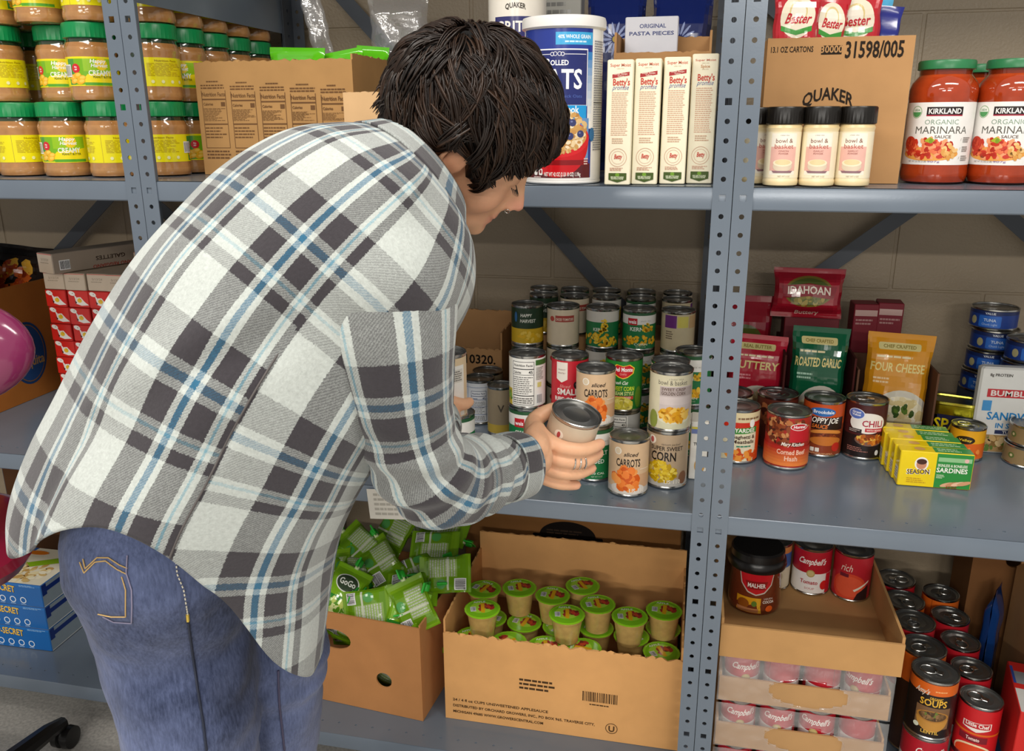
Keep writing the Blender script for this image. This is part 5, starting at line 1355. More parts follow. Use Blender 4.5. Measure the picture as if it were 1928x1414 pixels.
def lb_bowl(L, w, z0, z1):
    Y = Yf(z0, z1); L.rect(-w, w, z0, z1, '#d8d0b2').rect(-.018, .050, Y(.22), Y(.80), '#cfc2c0').rect(-.018, .050, Y(.46), Y(.60), '#d8cbc8')
    L.text('a better value', .012, Y(.92), .0034, '#8a8470', width=.028).text('bowl & basket', .006, Y(.825), .0088, '#55504a', width=.056).rect(-.018, .050, Y(.62), Y(.78), '#b9aaa6')
    L.text('SWEET CRISP', .008, Y(.72), .0056, '#6a544c', bold=True, width=.046).text('GOLDEN CORN', .008, Y(.64), .0062, '#5f4a42', bold=True, width=.046)
    L.ell(.012, Y(.20), .033, .030, '#d3d0b0', 30, a0=PI, a1=2*PI).ell(.012, Y(.20), .033, .010, '#e4e0c8', 30).food(.012, Y(.27), .028, .013, ['#e0a01c','#ecb434','#d28c10','#f2c860'], .0036, 90).ell(-.030, Y(.16), .010, .018, '#8a9440', 14)
def lb_delmonte(L, w, z0, z1):
    Y = Yf(z0, z1); L.rect(-w, w, z0, z1, '#1f7a2c')
    def shield(s, col): L.poly([(s*x, Y(.80)+s*y) for x, y in ((-.021,.006),(-.012,.0125),(0,.0095),(.012,.0125),(.021,.006),(.019,-.004),(.008,-.0115),(0,-.0140),(-.008,-.0115),(-.019,-.004))], col)
    shield(1.12, '#f0cc3c'); shield(1.0, '#c81a26'); L.text('Del Monte', 0, Y(.795), .0085, '#fff', bold=True, width=.038).text('Quality', 0, Y(.725), .0042, '#f2a8a0', width=.014)
    L.text('Fresh Cut', -.006, Y(.53), .0066, '#f2f6ea', bold=True, shear=.4, width=.030).text('SWEET CORN', .0, Y(.40), .0084, '#d8e83c', bold=True, width=.048).text('CREAM STYLE', .0, Y(.305), .0072, '#e6ee9c', bold=True, width=.046)
    L.rect(-.028, .022, Y(.215), Y(.285), '#d04a3c').text('NO SALT ADDED', -.003, Y(.23), .0042, '#f8e4dc', bold=True, width=.040)
    L.ell(-.004, Y(.10), .026, .017, '#e2d660', 24).food(-.004, Y(.10), .024, .013, ['#e8d84c','#f2e67c','#cfc03c'], .004, 30).ell(.034, Y(.25), .009, .022, '#5f8a24', 16)
def lb_silver(L, w, z0, z1):
    Y = Yf(z0, z1); L.rect(-w, w, z0, z1, '#b9bab8').rect(-.04, .006, Y(.2), Y(.98), '#e6e6e2'); facts(L, -.036, .002, Y(.25), Y(.96))
def lb_blue_lines(L, w, z0, z1):
    Y = Yf(z0, z1); L.rect(-w, w, z0, z1, '#dfe2e6').rect(.034, .044, Y(.55), Y(.9), '#7a2a34'); facts(L, -.020, .014, Y(.05), Y(.80), '#2c3f66', '#e8eaee')
    for x in (-.03, .020, .030): L.rect(x, x+.0008, z0, z1, '#8a9cc0')
    for y in (.2, .4, .6, .9): L.rect(-.05, .04, Y(y), Y(y)+.0008, '#8a9cc0')
def lb_brown(L, w, z0, z1): Y = Yf(z0, z1); L.rect(-w, w, z0, z1, '#8f8068').text('V', .0, Y(.5), .016, '#3a3026', bold=True).rect(-w, w, z0, Y(.2), '#b59a3c')
def lb_happy(L, w, z0, z1):
    Y = Yf(z0, z1); L.rect(-w, w, z0, z1, '#1f3a24').rect(-w, w, z0, Y(.42), '#d8b020').text('HAPPY', -.006, Y(.76), .0072, '#eef0e4', bold=True, width=.026, shear=.1).text('HARVEST', -.002, Y(.60), .0075, '#eef0e4', bold=True, width=.036, shear=.1)
    L.food(0, Y(.2), .03, .010, ['#e8b81c','#f0cc50'], .0035, 26).ell(-.030, Y(.75), .004, .012, '#2f6aa0', 12)
def lb_beige(L, w, z0, z1): Y = Yf(z0, z1); L.rect(-w, w, z0, z1, '#e2d2b6').rect(-.018, .026, Y(.66), Y(.84), '#b0453a').text('DICED TOMATOES', .004, Y(.70), .0055, '#efe0cc', bold=True, width=.04).ell(-.026, Y(.74), .006, .006, '#c04a3c', 12)
def lb_purple(L, w, z0, z1): Y = Yf(z0, z1); L.rect(-w, w, z0, z1, '#cdbf9c').rect(-.034, -.006, Y(.62), Y(.97), '#6a2a7a').rect(-.004, .02, Y(.64), Y(.95), '#d8cc60').rect(.022, .05, Y(.62), Y(.97), '#c9a878').lines(-.03, -.01, Y(.3), Y(.55), 4, '#7a6a58')
def lb_held(L, w, z0, z1):          # the can in her hand: mostly turned away
    Y = Yf(z0, z1); L.rect(-w, w, z0, z1, '#cfbfa8').ell(-.012, Y(.80), .0075, .0075, '#efe6d8', 16).ell(-.012, Y(.80), .003, .005, '#b8484a', 10)
def lb_back(L, w, z0, z1):
    Y = Yf(z0, z1); L.rect(-w, w, z0, z1, '#e2cba6').rect(-.030, .030, Y(.02), Y(.88), '#f2efe8').lines(-.026, .026, Y(.62), Y(.82), 5, '#6a6864').lines(-.026, .0, Y(.2), Y(.58), 8, '#8a8884').rect(.004, .026, Y(.60), Y(.82), '#dedad0').lines(.005, .025, Y(.62), Y(.80), 5, '#77736c')
CR, CH = .0373, .111
# ------------------------------------------------------------------ middle shelf, middle unit
def held_rot(m): return m.to_euler()
can('held', 'unlabelled-looking beige can tilted in the woman\'s right hand', HCAN_C, CR, CH, lb_held, rot=(HCAN_M @ Matrix.Rotation(R(-5), 3, 'Z')).to_euler())
can('back', 'can with a small-print label held in her left hand', LCAN_C, CR, CH, lb_back, turn(LCAN_C, 12))
def stack(px, yb, z, specs, r=CR, h=CH):
    """cans one on another; the pixel is the front foot of the lowest can given"""
    c = spot(px, yb, z, r); c.z = ZM
    for k, (key, label, lb, deg, pull) in enumerate(specs):
        can(key, label, (c.x+.001*k, c.y, ZM+h*k), r, h, lb, turn(c, deg), pull)
    return c
c = stack(992, 771, ZM+CH, [('cream', 'weis cream style corn can under the can showing Nutrition Facts', lb_cream, 6, None), ('facts', 'upper can whose white Nutrition Facts panel faces front', lb_facts, -2, None)])
c = stack(1071, 776, ZM+CH, [('nosalt', 'green and white can underneath the red olive can', lb_nosalt, 8, None), ('olive', 'red can of ripe olives stacked behind the held can', lb_olive, 2, None)])
c = stack(1116, 908, ZM, [('nosalt2', 'green weis no salt added can under the upper sliced carrots can', lb_nosalt, 12, None), ('carrots', 'sliced carrots can stacked on a green can', lb_carrots, 4, None)])
c = stack(1171, 777, ZM+CH, [('silver', 'silvery can with Nutrition Facts under the green creamed corn can', lb_silver, 10, None), ('delmonte', 'bright green cream style corn can with a red shield emblem', lb_delmonte, -2, None)])
c = stack(1252, 922, ZM, [('super', 'super sweet corn can standing on the shelf near the post', lb_supersweet, -2, None), ('bowl', 'cream coloured golden corn can on top of the super sweet corn', lb_bowl, -3, None)], .0395, .115)
c5 = c
for k in range(2): can('beige', ('lower', 'upper')[k]+' beige can right behind the golden corn stack', (c5.x-.003, c5.y+.083, ZM+CH*k), CR, CH, lb_beige, turn(c5, 20))
c = spot(1181, 937, ZM, CR); can('carrots', 'single sliced carrots can in front on the shelf', c, CR, CH, lb_carrots, turn(c, 2))
for k in range(2): can('kernel', ('lower', 'upper')[k]+' weis kernel corn can half hidden by the right post', (c5.x+.041, c5.y+.168, ZM+CH*k), CR, CH, lb_kernel, turn(c5, -6))
p = V3(atz(1303, 868, ZM)); carton('white_carton', 'narrow white carton with a bowl picture squeezed beside the post', 'carton', (c5.x+.059, c5.y+.05, ZM), .033, .06, .118, '#ebe8e0', 0,
       front=lambda L, w, h: (L.rect(0, w, h*.80, h*.88, '#6a7ab0'), L.rect(0, w, h*.88, h*.92, '#d8c84c'), L.text('TUNA', w*.5, h*.6, .006, '#333', bold=True, width=w*.6), L.ell(w*.6, h*.25, w*.3, h*.13, '#d8a85c', 18), L.ell(w*.6, h*.28, w*.2, h*.07, '#f0dca8', 14)))
# back rows: three layers of small cans
BR, BHt = .0365, .0915
cols = [(993, 'happy', lb_happy, 'dark green and yellow corn can'), (1060, 'beige2', lb_beige, 'beige can with a red band'), (1134, 'corntop', lb_corn_top, 'green corn can with scattered kernels'), (1203, 'kern2', lb_kernel, 'green weis corn can'), (1276, 'purple', lb_purple, 'beige can with a purple patch')]
for i, (px, key, lb, nm) in enumerate(cols):
    p = V3(aty(px, 620, .44))
    for k in range(3):
        can(key, f'{nm} in the row before the back, {LAY[k]} layer', (p.x, .44, ZM+BHt*k), BR, BHt, lb, turn(p, (4, 0, -6, 8, 5)[i]), group='cans in the row before the back')
bxs = MB(); 
xa, xb = V3(aty(985, 560, .56)).x, V3(aty(1300, 560, .56)).x
carton('cardboard_carton', 'low cardboard case under the rearmost cans', 'cardboard box', ((xa+xb)/2+.004, .568, ZM), xb-xa+.01, .155, BHt*2.06, KRAFT, material='cardboard')
for j, y in enumerate((.528, .605)):
    for i, px in enumerate((1024, 1082, 1142, 1207, 1275)):
        p = V3(aty(px, 570, y)); BR = .0340; key, lb = [('happy', lb_happy), ('beige2', lb_beige), ('corntop', lb_corn_top), ('kern2', lb_kernel), ('purple', lb_purple)][(i+j*2) % 5]
        can(key, f'can in the {("second last", "last")[j]} row at the back, {("first", "second", "third", "fourth", "fifth")[i]} from the left', (p.x, y, ZM+BHt*2.06+.0005), BR, BHt, lb, turn(p, 30*i), group='rearmost cans whose lids show')
# left of the stacks
p = spot(862, 892, ZM, CR); can('cream', 'green and white can standing below the can in her left hand', (p.x-.006, p.y+.02, ZM), CR, CH, lb_cream, turn(p, -20))
p = V3(aty(903, 770, .40)); can('bluel', 'silver can with a blue ruled label behind her cuff', (p.x, .40, ZM), .0355, .105, lb_blue_lines, turn(p, 2), bead=False)
p = V3(aty(917, 760, .49)); can('brown', 'dull brown can behind the silver blue-ruled can', (p.x+.004, .485, ZM), .0365, .098, lb_brown, turn(p, -30))
p = V3(aty(944, 790, .33)); can('brown2', 'brown can half hidden beside the Nutrition Facts stack', (p.x-.002, .335, ZM), .03, .112, lb_brown, turn(p, 0))
y0 = .53; a, b = V3(aty(700, 690, y0)), V3(aty(945, 690, y0)); hf = V3(aty(900, 657, y0)).z-ZM; hb = V3(aty(900, 583, .645)).z-ZM
def box10320(L, W_, H_): L.text('10320.', W_*.955, H_*.73, .022, '#1e1813', bold=True, align='r', width=.082)
open_box('cardboard_carton', 'torn cardboard case printed 10320 behind the cans', ((a.x+b.x)/2, y0+.058, ZM), b.x-a.x, .116, hf, 0, front=box10320, hs=(hf, hb-.03, hb, hb-.05), tear=(.016, .01, .012, .01))
# ------------------------------------------------------------------ middle shelf, right unit
def lb_hash(L, w, z0, z1):
    Y = Yf(z0, z1); L.rect(-w, w, z0, z1, '#a8261c').food(-.004, Y(.72), .055, .026, ['#6a2a14','#8f4420','#b9703c','#4a1c10','#c98a54'], .0042, 170)
    L.rect(.006, .050, Y(.52), Y(.82), '#c01c26').ell(.024, Y(.83), .018, .0075, '#efe8e0', 24).ell(.024, Y(.83), .0165, .0062, '#c01c26', 24).text('Hormel', .024, Y(.805), .0062, '#fff', bold=True, shear=.15, width=.025)
    for k in range(6): L.rect(-w, w, Y(.03+.065*k), Y(.096+.065*k), tuple(lerp(a_, b_, k/5) for a_, b_ in zip(rgb('#e8823c'), rgb('#b8281c'))))
    L.text('Mary Kitchen', .014, Y(.445), .0072, '#f6ece0', bold=True, shear=.25, width=.046).text('Corned Beef', .012, Y(.27), .0098, '#f4c8b0', width=.056, bold=True).text('Hash', .012, Y(.14), .0098, '#f4c8b0', bold=True, width=.026)
def lb_sloppy(L, w, z0, z1):
    Y = Yf(z0, z1); L.rect(-w, w, z0, z1, '#c8501c').rect(-w, w, z0, Y(.60), '#8a3a1c').ell(.0, Y(.85), .026, .0095, '#2a6ab0', 24).text('Brookdale', .002, Y(.822), .0068, '#eef2f8', bold=True, width=.042)
    L.rect(-.040, .048, Y(.50), Y(.75), '#2a1812').text('SLOPPY JOE', .0, Y(.635), .0115, '#f6f0e6', bold=True, shear=.2, width=.066).text('SAUCE', -.004, Y(.53), .0080, '#e8782c', bold=True, shear=.2, width=.032)
    L.ell(.012, Y(.42), .034, .010, '#d88a3c', 26, a0=0, a1=PI).ell(.012, Y(.36), .034, .009, '#6a2c14', 22).food(.012, Y(.35), .030, .008, ['#7a3418','#a04a20'], .003, 26).ell(.012, Y(.28), .033, .010, '#c8742c', 24).ell(.034, Y(.16), .010, .010, '#c02a1c', 16)
    L.rrect(-.018, -.010, Y(.06), Y(.14), .001, '#efe8dc').rrect(-.008, .000, Y(.06), Y(.14), .001, '#efe8dc').lines(-.02, .03, Y(.01), Y(.045), 2, '#e0a878')
def lb_chili(L, w, z0, z1):
    Y = Yf(z0, z1); L.rect(-w, w, z0, z1, '#4a1c1c').rect(-w, w, z0, Y(.42), '#1e1414').ell(.006, Y(.66), .036, .022, '#f0eae2', 30).ell(-.018, Y(.82), .017, .0115, '#e6e6f0', 20).ell(-.018, Y(.82), .0155, .010, '#5a74c0', 20).text('Great', -.018, Y(.835), .0046, '#fff', bold=True, width=.018).text('Value', -.018, Y(.785), .0046, '#fff', bold=True, width=.018)
    L.text('CHILI', .016, Y(.60), .0130, '#b03048', bold=True, width=.042).rect(.002, .038, Y(.50), Y(.57), '#c0303c').text('WITH BEANS', .020, Y(.515), .0040, '#f6e0d8', bold=True, width=.030).rect(-.032, -.004, Y(.46), Y(.54), '#2a2020').lines(-.03, -.006, Y(.47), Y(.53), 2, '#b8a8a0')
    L.ell(.014, Y(.34), .030, .0125, '#7a5a4c', 26).food(.014, Y(.35), .026, .009, ['#b8601c','#d8882c','#8a3c14','#e0b04c'], .0034, 60).lines(-.03, .012, Y(.10), Y(.20), 3, '#a06a60').ell(.030, Y(.10), .004, .006, '#e8e4dc', 12)
def lb_ardee(L, w, z0, z1):
    Y = Yf(z0, z1); L.rect(-w, w, z0, z1, '#e8dfc0').rect(-w, w, Y(.80), z1, '#e0cfa4').lines(-.01, .04, Y(.84), Y(.92), 1, '#8a6a4c').rect(-w, w, Y(.62), Y(.80), '#d0301c').poly([(-.02,Y(.56)),(.05,Y(.60)),(.05,Y(.72)),(-.02,Y(.68))], '#3a8a34').ell(.020, Y(.78), .006, .009, '#f2efe8', 12)
    L.text('BOYARDEE', -.002, Y(.60), .0085, '#f6f2e8', bold=True, width=.058).text('Spaghetti &', .002, Y(.47), .0075, '#4a3020', bold=True, width=.052).text('Meatballs', .004, Y(.37), .0075, '#4a3020', bold=True, width=.046).lines(-.01, .03, Y(.28), Y(.34), 1, '#3a8a6a')
    L.rect(.032, .05, z0, Y(.75), '#d84a1c').food(.006, Y(.12), .035, .010, ['#e06a1c','#d04a14','#f09a3c'], .005, 30)
def fcan(key, label, xl, xr, yt, yb, lb, deg=0, pull=None, **kw):
    c, r, h = fit_round(xl, xr, yt, yb, ZM); r *= .965; return can(key, label, c, r, h, lb, turn(c, deg), pull, **kw), c, r, h
fcan('hash', 'red corned beef hash can, the frontmost on the right shelf', 1432, 1520, 757, 886, lb_hash, -2)
fcan('sloppy', 'orange sloppy joe sauce can between the hash and the chili', 1501, 1582, 735, 862, lb_sloppy, -2)
fcan('chili', 'dark chili can with a white oval and silver rim', 1578, 1661, 737, 867, lb_chili, 0, 90)
_, c, r, h = fcan('ardee', 'cream and red spaghetti and meatballs can beside the post', 1342, 1425, 748, 874, lb_ardee, 14)
can('ardee', 'can standing behind the spaghetti and meatballs can', (c.x-.010, c.y+.088, ZM), r, h, lb_ardee, turn(c, -60))
def lb_dark(L, w, z0, z1): Y = Yf(z0, z1); L.rect(-w, w, z0, z1, '#5a2418').food(0, Y(.7), .06, .02, ['#8a4a2a','#a8643c','#3c1810'], .005, 60)
p = V3(aty(1462, 800, .355)); can('dark', 'brown labelled can peeking out behind the corned beef hash', (p.x, .374, ZM), .042, .118, lb_dark, turn(p, 0), 60)
# sardine boxes standing in a row
def sardine(L, w, h):
    L.rect(0, w, 0, h, '#2f8a3c').rect(0, w*.50, 0, h, '#efd014').poly([(w*.50,0),(w*.50,h),(w*.46,h),(w*.46,0)], '#efd014')
    L.ell(w*.30, h*.66, w*.095, h*.19, '#f2ede4', 20).ell(w*.30, h*.64, w*.07, h*.14, '#c98a6a', 16).ell(w*.30, h*.72, w*.07, h*.08, '#4a2a20', 16)
    L.text('SEASON', w*.27, h*.36, h*.15, '#f6f2e6', bold=True, width=w*.33, rot=.06).text('SEASON', w*.27, h*.37, h*.13, '#4a2c18', bold=True, width=w*.31, rot=.06).lines(w*.12, w*.40, h*.10, h*.26, 3, '#c99a1c')
    L.rect(w*.52, w*.97, h*.76, h*.88, '#8fc08a').ell(w*.90, h*.82, w*.03, h*.06, '#e4b8b0', 12).text('SKINLESS & BONELESS', w*.72, h*.62, h*.075, '#e6f0d8', bold=True, width=w*.40).text('SARDINES', w*.72, h*.46, h*.13, '#f4f6ea', bold=True, width=w*.42).lines(w*.52, w*.64, h*.28, h*.40, 3, '#d4e6c4')
    for k in range(4): L.ell(w*(.68+.075*k), h*(.12+.02*k), w*.10, h*.055, ('#d8a884', '#c98e66', '#e4bc9c', '#cf9a72')[k], 14, rot=.3)
    L.text('4.3 OZ', w*.74, h*.02, h*.06, '#8a2a20', bold=True, width=w*.15)
def sard_top(L, w, h): L.rect(0, w*.47, 0, h, '#efd014').rect(w*.47, w, 0, h, '#3f9448').lines(w*.52, w*.92, h*.2, h*.8, 2, '#bcdcae').ell(w*.28, h*.5, w*.08, h*.28, '#d8a860', 10)
def sard_side(L, w, h): L.rect(0, w, 0, h, '#efd014').rect(w*.15, w*.85, h*.15, h*.5, '#f4efe0').lines(w*.2, w*.8, h*.18, h*.45, 4, '#8a8480')
p0, p1 = V3(atz(1688, 913, ZM)), V3(atz(1818, 913, ZM)); sw = p1.x-p0.x; sh = V3(aty(1700, 848, p0.y)).z-ZM; sd = .030
for k in range(5):
    carton('sardine_box', f'yellow and green sardine box, {("front", "second", "third", "fourth", "rearmost")[k]} of the row', 'sardine box', ((p0.x+p1.x)/2-.003*k, p0.y+sd/2+(sd+.0015)*k, ZM), sw, sd, sh*(1, .99, 1, .985, 1)[k], '#e9cb18', R(-1.5*k*.5), 'sardine boxes in a row', front=sardine, top=sard_top, left=sard_side)
def lb_orange(L, w, z0, z1): Y = Yf(z0, z1); L.rect(-w, w, z0, z1, '#d8641c').rect(-w, w, Y(.55), z1, '#e8a81c').ell(0, Y(.66), .018, .0085, '#2a1c10', 20).text('Valley', 0, Y(.62), .005, '#e8c83c', bold=True, width=.024).food(0, Y(.2), .03, .010, ['#c84a14','#e88a3c'], .004, 24)
fcan('orange', 'small orange can with a ring pull behind the sardine boxes', 1778, 1849, 788, 869, lb_orange, -4, 80)
# SPAM tin: rounded rectangular
def spam():
    p = V3(aty(1806, 760, .43)); t = thing('meat_tin', 'dark blue SPAM tin with a yellow top', 'tin', (p.x, .455, ZM), turn(p, 0)); q = proj((p.x, .43, ZM))[2]
    w, d, h = .098, .060, .10
    def rr(z, s, col=None, n=6):
        out = []; rad = .022*s
        for cx, cy, a in ((w/2*s-rad, d/2*s-rad, 0), (-w/2*s+rad, d/2*s-rad, 1), (-w/2*s+rad, -d/2*s+rad, 2), (w/2*s-rad, -d/2*s+rad, 3)):
            for i in range(n+1): tt = (a+i/n)*PI/2; out.append((cx+rad*math.cos(tt), cy+rad*math.sin(tt), z))
        return out
    prof = [(0, .96), (.002, 1), (.006, 1.01), (.008, .99), (h-.03, .99), (h-.008, .99), (h-.006, 1.01), (h-.001, 1.01), (h, .98), (h-.003, .95)]
    cols_ = ['#c8b83c', '#d8c83c', '#d8c83c', '#1c2244', '#1c2244', '#d8c83c', '#e2d65c', '#e2d65c', '#c8bc4c']
    mb = MB(); rings = [rr(z, s) for z, s in prof]; n = len(rings[0])
    for k in range(len(prof)-1):
        mb.add(rings[k]+rings[k+1], [(i, (i+1) % n, n+(i+1) % n, n+i) for i in range(n)], cols_[k] if k != 4 else '#b8b02c')
    mb.poly(rings[-1], '#8a8a60'); mb.poly(rings[0][::-1], '#888'); mb.build('body', 'tin', t)
    L = Lab(2); L.rect(-.03, .03, .012, h-.028, '#1c2244').text('SPAM', 0, .040, .024, '#e8d21c', bold=True, width=.070); L.flat((0, -d/2*.99-.0002, 0), (1,0,0), (0,0,1)).build('label', 'gloss_print', t)
spam()
# tuna pouch carton
def bumble(L, w, h):
    L.rect(0, w, 0, h, '#e6e6e2').rect(0, w, 0, h*.22, '#a88a5c').food(w*.4, h*.12, w*.4, h*.07, ['#8a6a3c','#c9a870','#5f7a34','#d8c090'], .005, 70)
    L.text('8g PROTEIN', w*.27, h*.90, .0058, '#4a4640', bold=True, width=w*.30).rect(w*.12, w*.99, h*.66, h*.755, '#c82a34').text('BUMBLE BEE', w*.56, h*.678, .0115, '#f2ece6', bold=True, width=w*.80).rect(w*.08, w*.2, h*.50, h*.62, '#4a9ad8')
    L.text('SANDWICH', w*.57, h*.40, .0165, '#2a86c8', bold=True, width=w*.82).text('IN SECONDS', w*.60, h*.305, .0105, '#2a86c8', bold=True, width=w*.62).rect(w*.3, w*.9, h*.235, h*.28, '#28345c').text('TUNA SALAD', w*.6, h*.242, .0055, '#eee', bold=True, width=w*.4)
y = .412; p0, p1 = V3(aty(1840, 750, y)), V3(aty(1985, 750, y)); zt = V3(aty(1880, 692, y)).z
carton('tuna_kit', 'white sandwich tuna kit with blue and red lettering at the right edge', 'food packet', ((p0.x+p1.x)/2, y+.013, ZM), p1.x-p0.x, .026, zt-ZM, '#e2e2de', 0, front=bumble, bev=.004)
def lb_tuna(L, w, z0, z1): Y = Yf(z0, z1); L.rect(-w, w, z0, z1, '#1c3c8a').rect(-w, w, Y(.78), z1, '#1a2a5c').rrect(-.022, .022, Y(.08), Y(.72), .003, '#2a6ac8').text('TUNA', 0, Y(.40), .006, '#cfe0f4', bold=True, width=.024).text('Chunk Light', 0, Y(.18), .0045, '#bcd4f0', width=.03).text('VALUE', 0, Y(.80), .0045, '#e8eef6', bold=True, width=.02).ell(-.034, Y(.4), .007, .009, '#b0a87c', 12)
for s, (px, y, n) in enumerate(((1868, .575, 4), (1940, .485, 3))):
    p = V3(aty(px, 640, y)); hh = .047
    for k in range(n):
        can('tuna', f'flat blue tuna can, {("lowest", "second", "third", "top")[k] if k < n-1 else "top"} in the {("left", "right")[s]} stack at the back', (p.x+.004*((k*7) % 3-1), y, ZM+.093+hh*k), .047, hh-.0012, lb_tuna, turn(p, (k*9) % 25-10), None, lip=.004, group='flat tuna cans stacked at the back')
xa, xb = V3(aty(1845, 700, .53)).x-.010, V3(aty(1930, 700, .53)).x+.06
carton('cardboard_carton', 'small carton under the stacked tuna cans', 'cardboard box', ((xa+xb)/2, .535, ZM), xb-xa, .19, .0925, '#3c4a6a', material='carton')
def lb_pattern(L, w, z0, z1):
    Y = Yf(z0, z1); L.rect(-w, w, z0, z1, '#8a7450')
    for k in range(9): L.ell(-w+2*w*(k+.5)/9, Y(.5), .007, .006, '#5a6a34', 10).ell(-w+2*w*(k+.5)/9, Y(.5), .003, .003, '#c8b890', 8)
c, r = spot(1932, 884, ZM, .047), .051; can('pat', 'lower of two flat brown patterned tins at the right edge', c, r*.92, .042, lb_pattern, turn(c, 0), None, lip=.003)
can('pat', 'upper of two flat brown patterned tins at the right edge', (c.x+.004, c.y, ZM+.0425), r*.92, .042, lb_pattern, turn(c, 30), None, lip=.003)
# instant potato pouches and display cartons
def potato(name, base, txt1, extra):
    def f(L, w, h):
        L.rect(-w/2, w/2, 0, h, base).rrect(-w*.34, w*.30, h*.845, h*.91, .004, '#d8cb8c').text('REAL BUTTER' if name == 'b' else 'CHEF CRAFTED', -w*.02, h*.862, .0068, '#8a7a34', bold=True, width=w*.5)
        L.lines(-w*.36, w*.34, h*.765, h*.80, 1, '#e8d8a8').text(txt1, -w*.02, h*.645, h*.082, '#ecd98c', bold=True, width=w*.84).lines(-w*.38, -w*.05, h*.52, h*.59, 2, extra)
        L.ell(w*.10, h*.22, w*.46, h*.25, '#d8d2c4', 30).ell(w*.10, h*.20, w*.42, h*.21, '#efe6c8', 30).food(w*.1, h*.22, w*.36, h*.16, ['#f2e8c8','#e8d8a8','#f6efd8','#dcc890'], .008, 60)
        if name == 'c': L.food(w*.12, h*.24, w*.2, h*.08, ['#3f5a2c','#5a7a34'], .006, 7)
    return f
PW, PHt = .150, .20
for nm, px, y, base, tx, ex, lbl, x0 in (('b', 1420, .455, '#b81c34', 'BUTTERY', '#e88a94', 'red buttery potato pouch behind the post', 0), ('g', 1538, .435, '#0f5c3c', 'ROASTED GARLIC', '#a8d0b8', 'green roasted garlic potato pouch between the red and yellow ones', 0), ('c', 1688, .45, '#d8921c', 'FOUR CHEESE', '#f0d0a0', 'yellow four cheese potato pouch', 0)):
    p = V3(aty(px, 690, y)); zt = V3(aty(px, {'b': 632, 'g': 618, 'c': 630}[nm], y)).z; q = proj(p)[2]
    w = {'b': 104, 'g': 102, 'c': 118}[nm]/q
    bag('potato_pouch', lbl, 'food pouch', (p.x, y, ZM+.012), w, zt-ZM-.012, .035, base, potato(nm, base, tx, ex), (R(-4), R({'b': 2, 'g': 1, 'c': 1.5}[nm]), R(-4)), 'instant potato pouches', {'b': 51, 'g': 52, 'c': 53}[nm])
def tray(label, px0, px1, y, yb_, hz, col):
    a, b = V3(aty(px0, 700, y)), V3(aty(px1, 700, y)); return open_box('display_carton', label, ((a.x+b.x)/2, (y+yb_)/2, ZM), b.x-a.x, yb_-y, hz, 0, col=col, hs=(.03, hz, hz, hz), cat='carton')
tray('dark red display carton holding the roasted garlic pouch', 1476, 1612, .405, .625, .19, '#4a1f1c')
tray('brown display carton holding the yellow pouch', 1616, 1772, .41, .56, .165, '#6a4a38')
def idahoan(L, w, h):
    L.rect(-w/2, w/2, 0, h, '#a0182a').ell(0, h*.55, w*.36, h*.30, '#7a6a2c', 28).ell(0, h*.55, w*.33, h*.26, '#4f5a26', 28).food(0, h*.40, w*.28, h*.10, ['#8a7a34','#6a7030','#a8944a'], .005, 26)
    L.poly([(-w*.40,h*.66),(0,h*.72),(w*.40,h*.66),(w*.36,h*.42),(0,h*.47),(-w*.36,h*.42)], '#8a1424').text('IDAHOAN', 0, h*.50, h*.15, '#eadfd0', bold=True, width=w*.64, arc=h*.02).text('Buttery', 0, h*.09, h*.09, '#d8a89c', bold=True, width=w*.34)
y = .52; p = V3(aty(1521, 550, y)); z0, z1 = V3(aty(1521, 598, y)).z, V3(aty(1521, 505, y)).z; q = proj(p)[2]
carton('potato_carton', 'dark red carton supporting the top Idahoan packet', 'carton', (p.x+.016, .565, ZM), .116, .07, z0-ZM-.001, '#6a1420')
bag('potato_pouch', 'red Idahoan packet standing highest on the right shelf', 'food pouch', (p.x, y, z0), 128/q, z1-z0, .045, '#8f1424', idahoan, (R(-2), 0, R(-2)), 'instant potato pouches', 55)
y = .54; p = V3(aty(1412, 600, y)); q = proj(p)[2]; zt = V3(aty(1412, 556, y)).z
bag('potato_pouch', 'red Idahoan packet mostly behind the steel post', 'food pouch', (p.x-.01, y, ZM+.01), 100/q, zt-ZM-.01, .05, '#7a1220', lambda L, w, h: (L.rect(-w/2, w/2, 0, h, '#8a1424'), L.ell(.0, h*.62, w*.36, h*.16, '#4f5a26', 24), L.text('IDAHOAN', .0, h*.60, h*.07, '#e0d0c0', bold=True, width=w*.62)), (0, 0, 0), 'instant potato pouches', 56)
for k, (px, yt) in enumerate(((1628, 572), (1676, 570))):
    y = .59; p = V3(aty(px, 600, y)); zt = V3(aty(px, yt, y)).z
    carton('potato_carton', f'dark red potato packet lying behind the yellow pouch, on the {("left", "right")[k]}', 'carton', (p.x, y+.02, ZM), .053, .05, zt-ZM, '#7a1626', R(3-6*k), 'dark red packets behind the yellow pouch', front=lambda L, w, h: (L.rect(w*.05, w*.95, h*.90, h*.95, '#c9a8a0'), L.lines(w*.1, w*.9, h*.82, h*.88, 2, '#b88a88')))
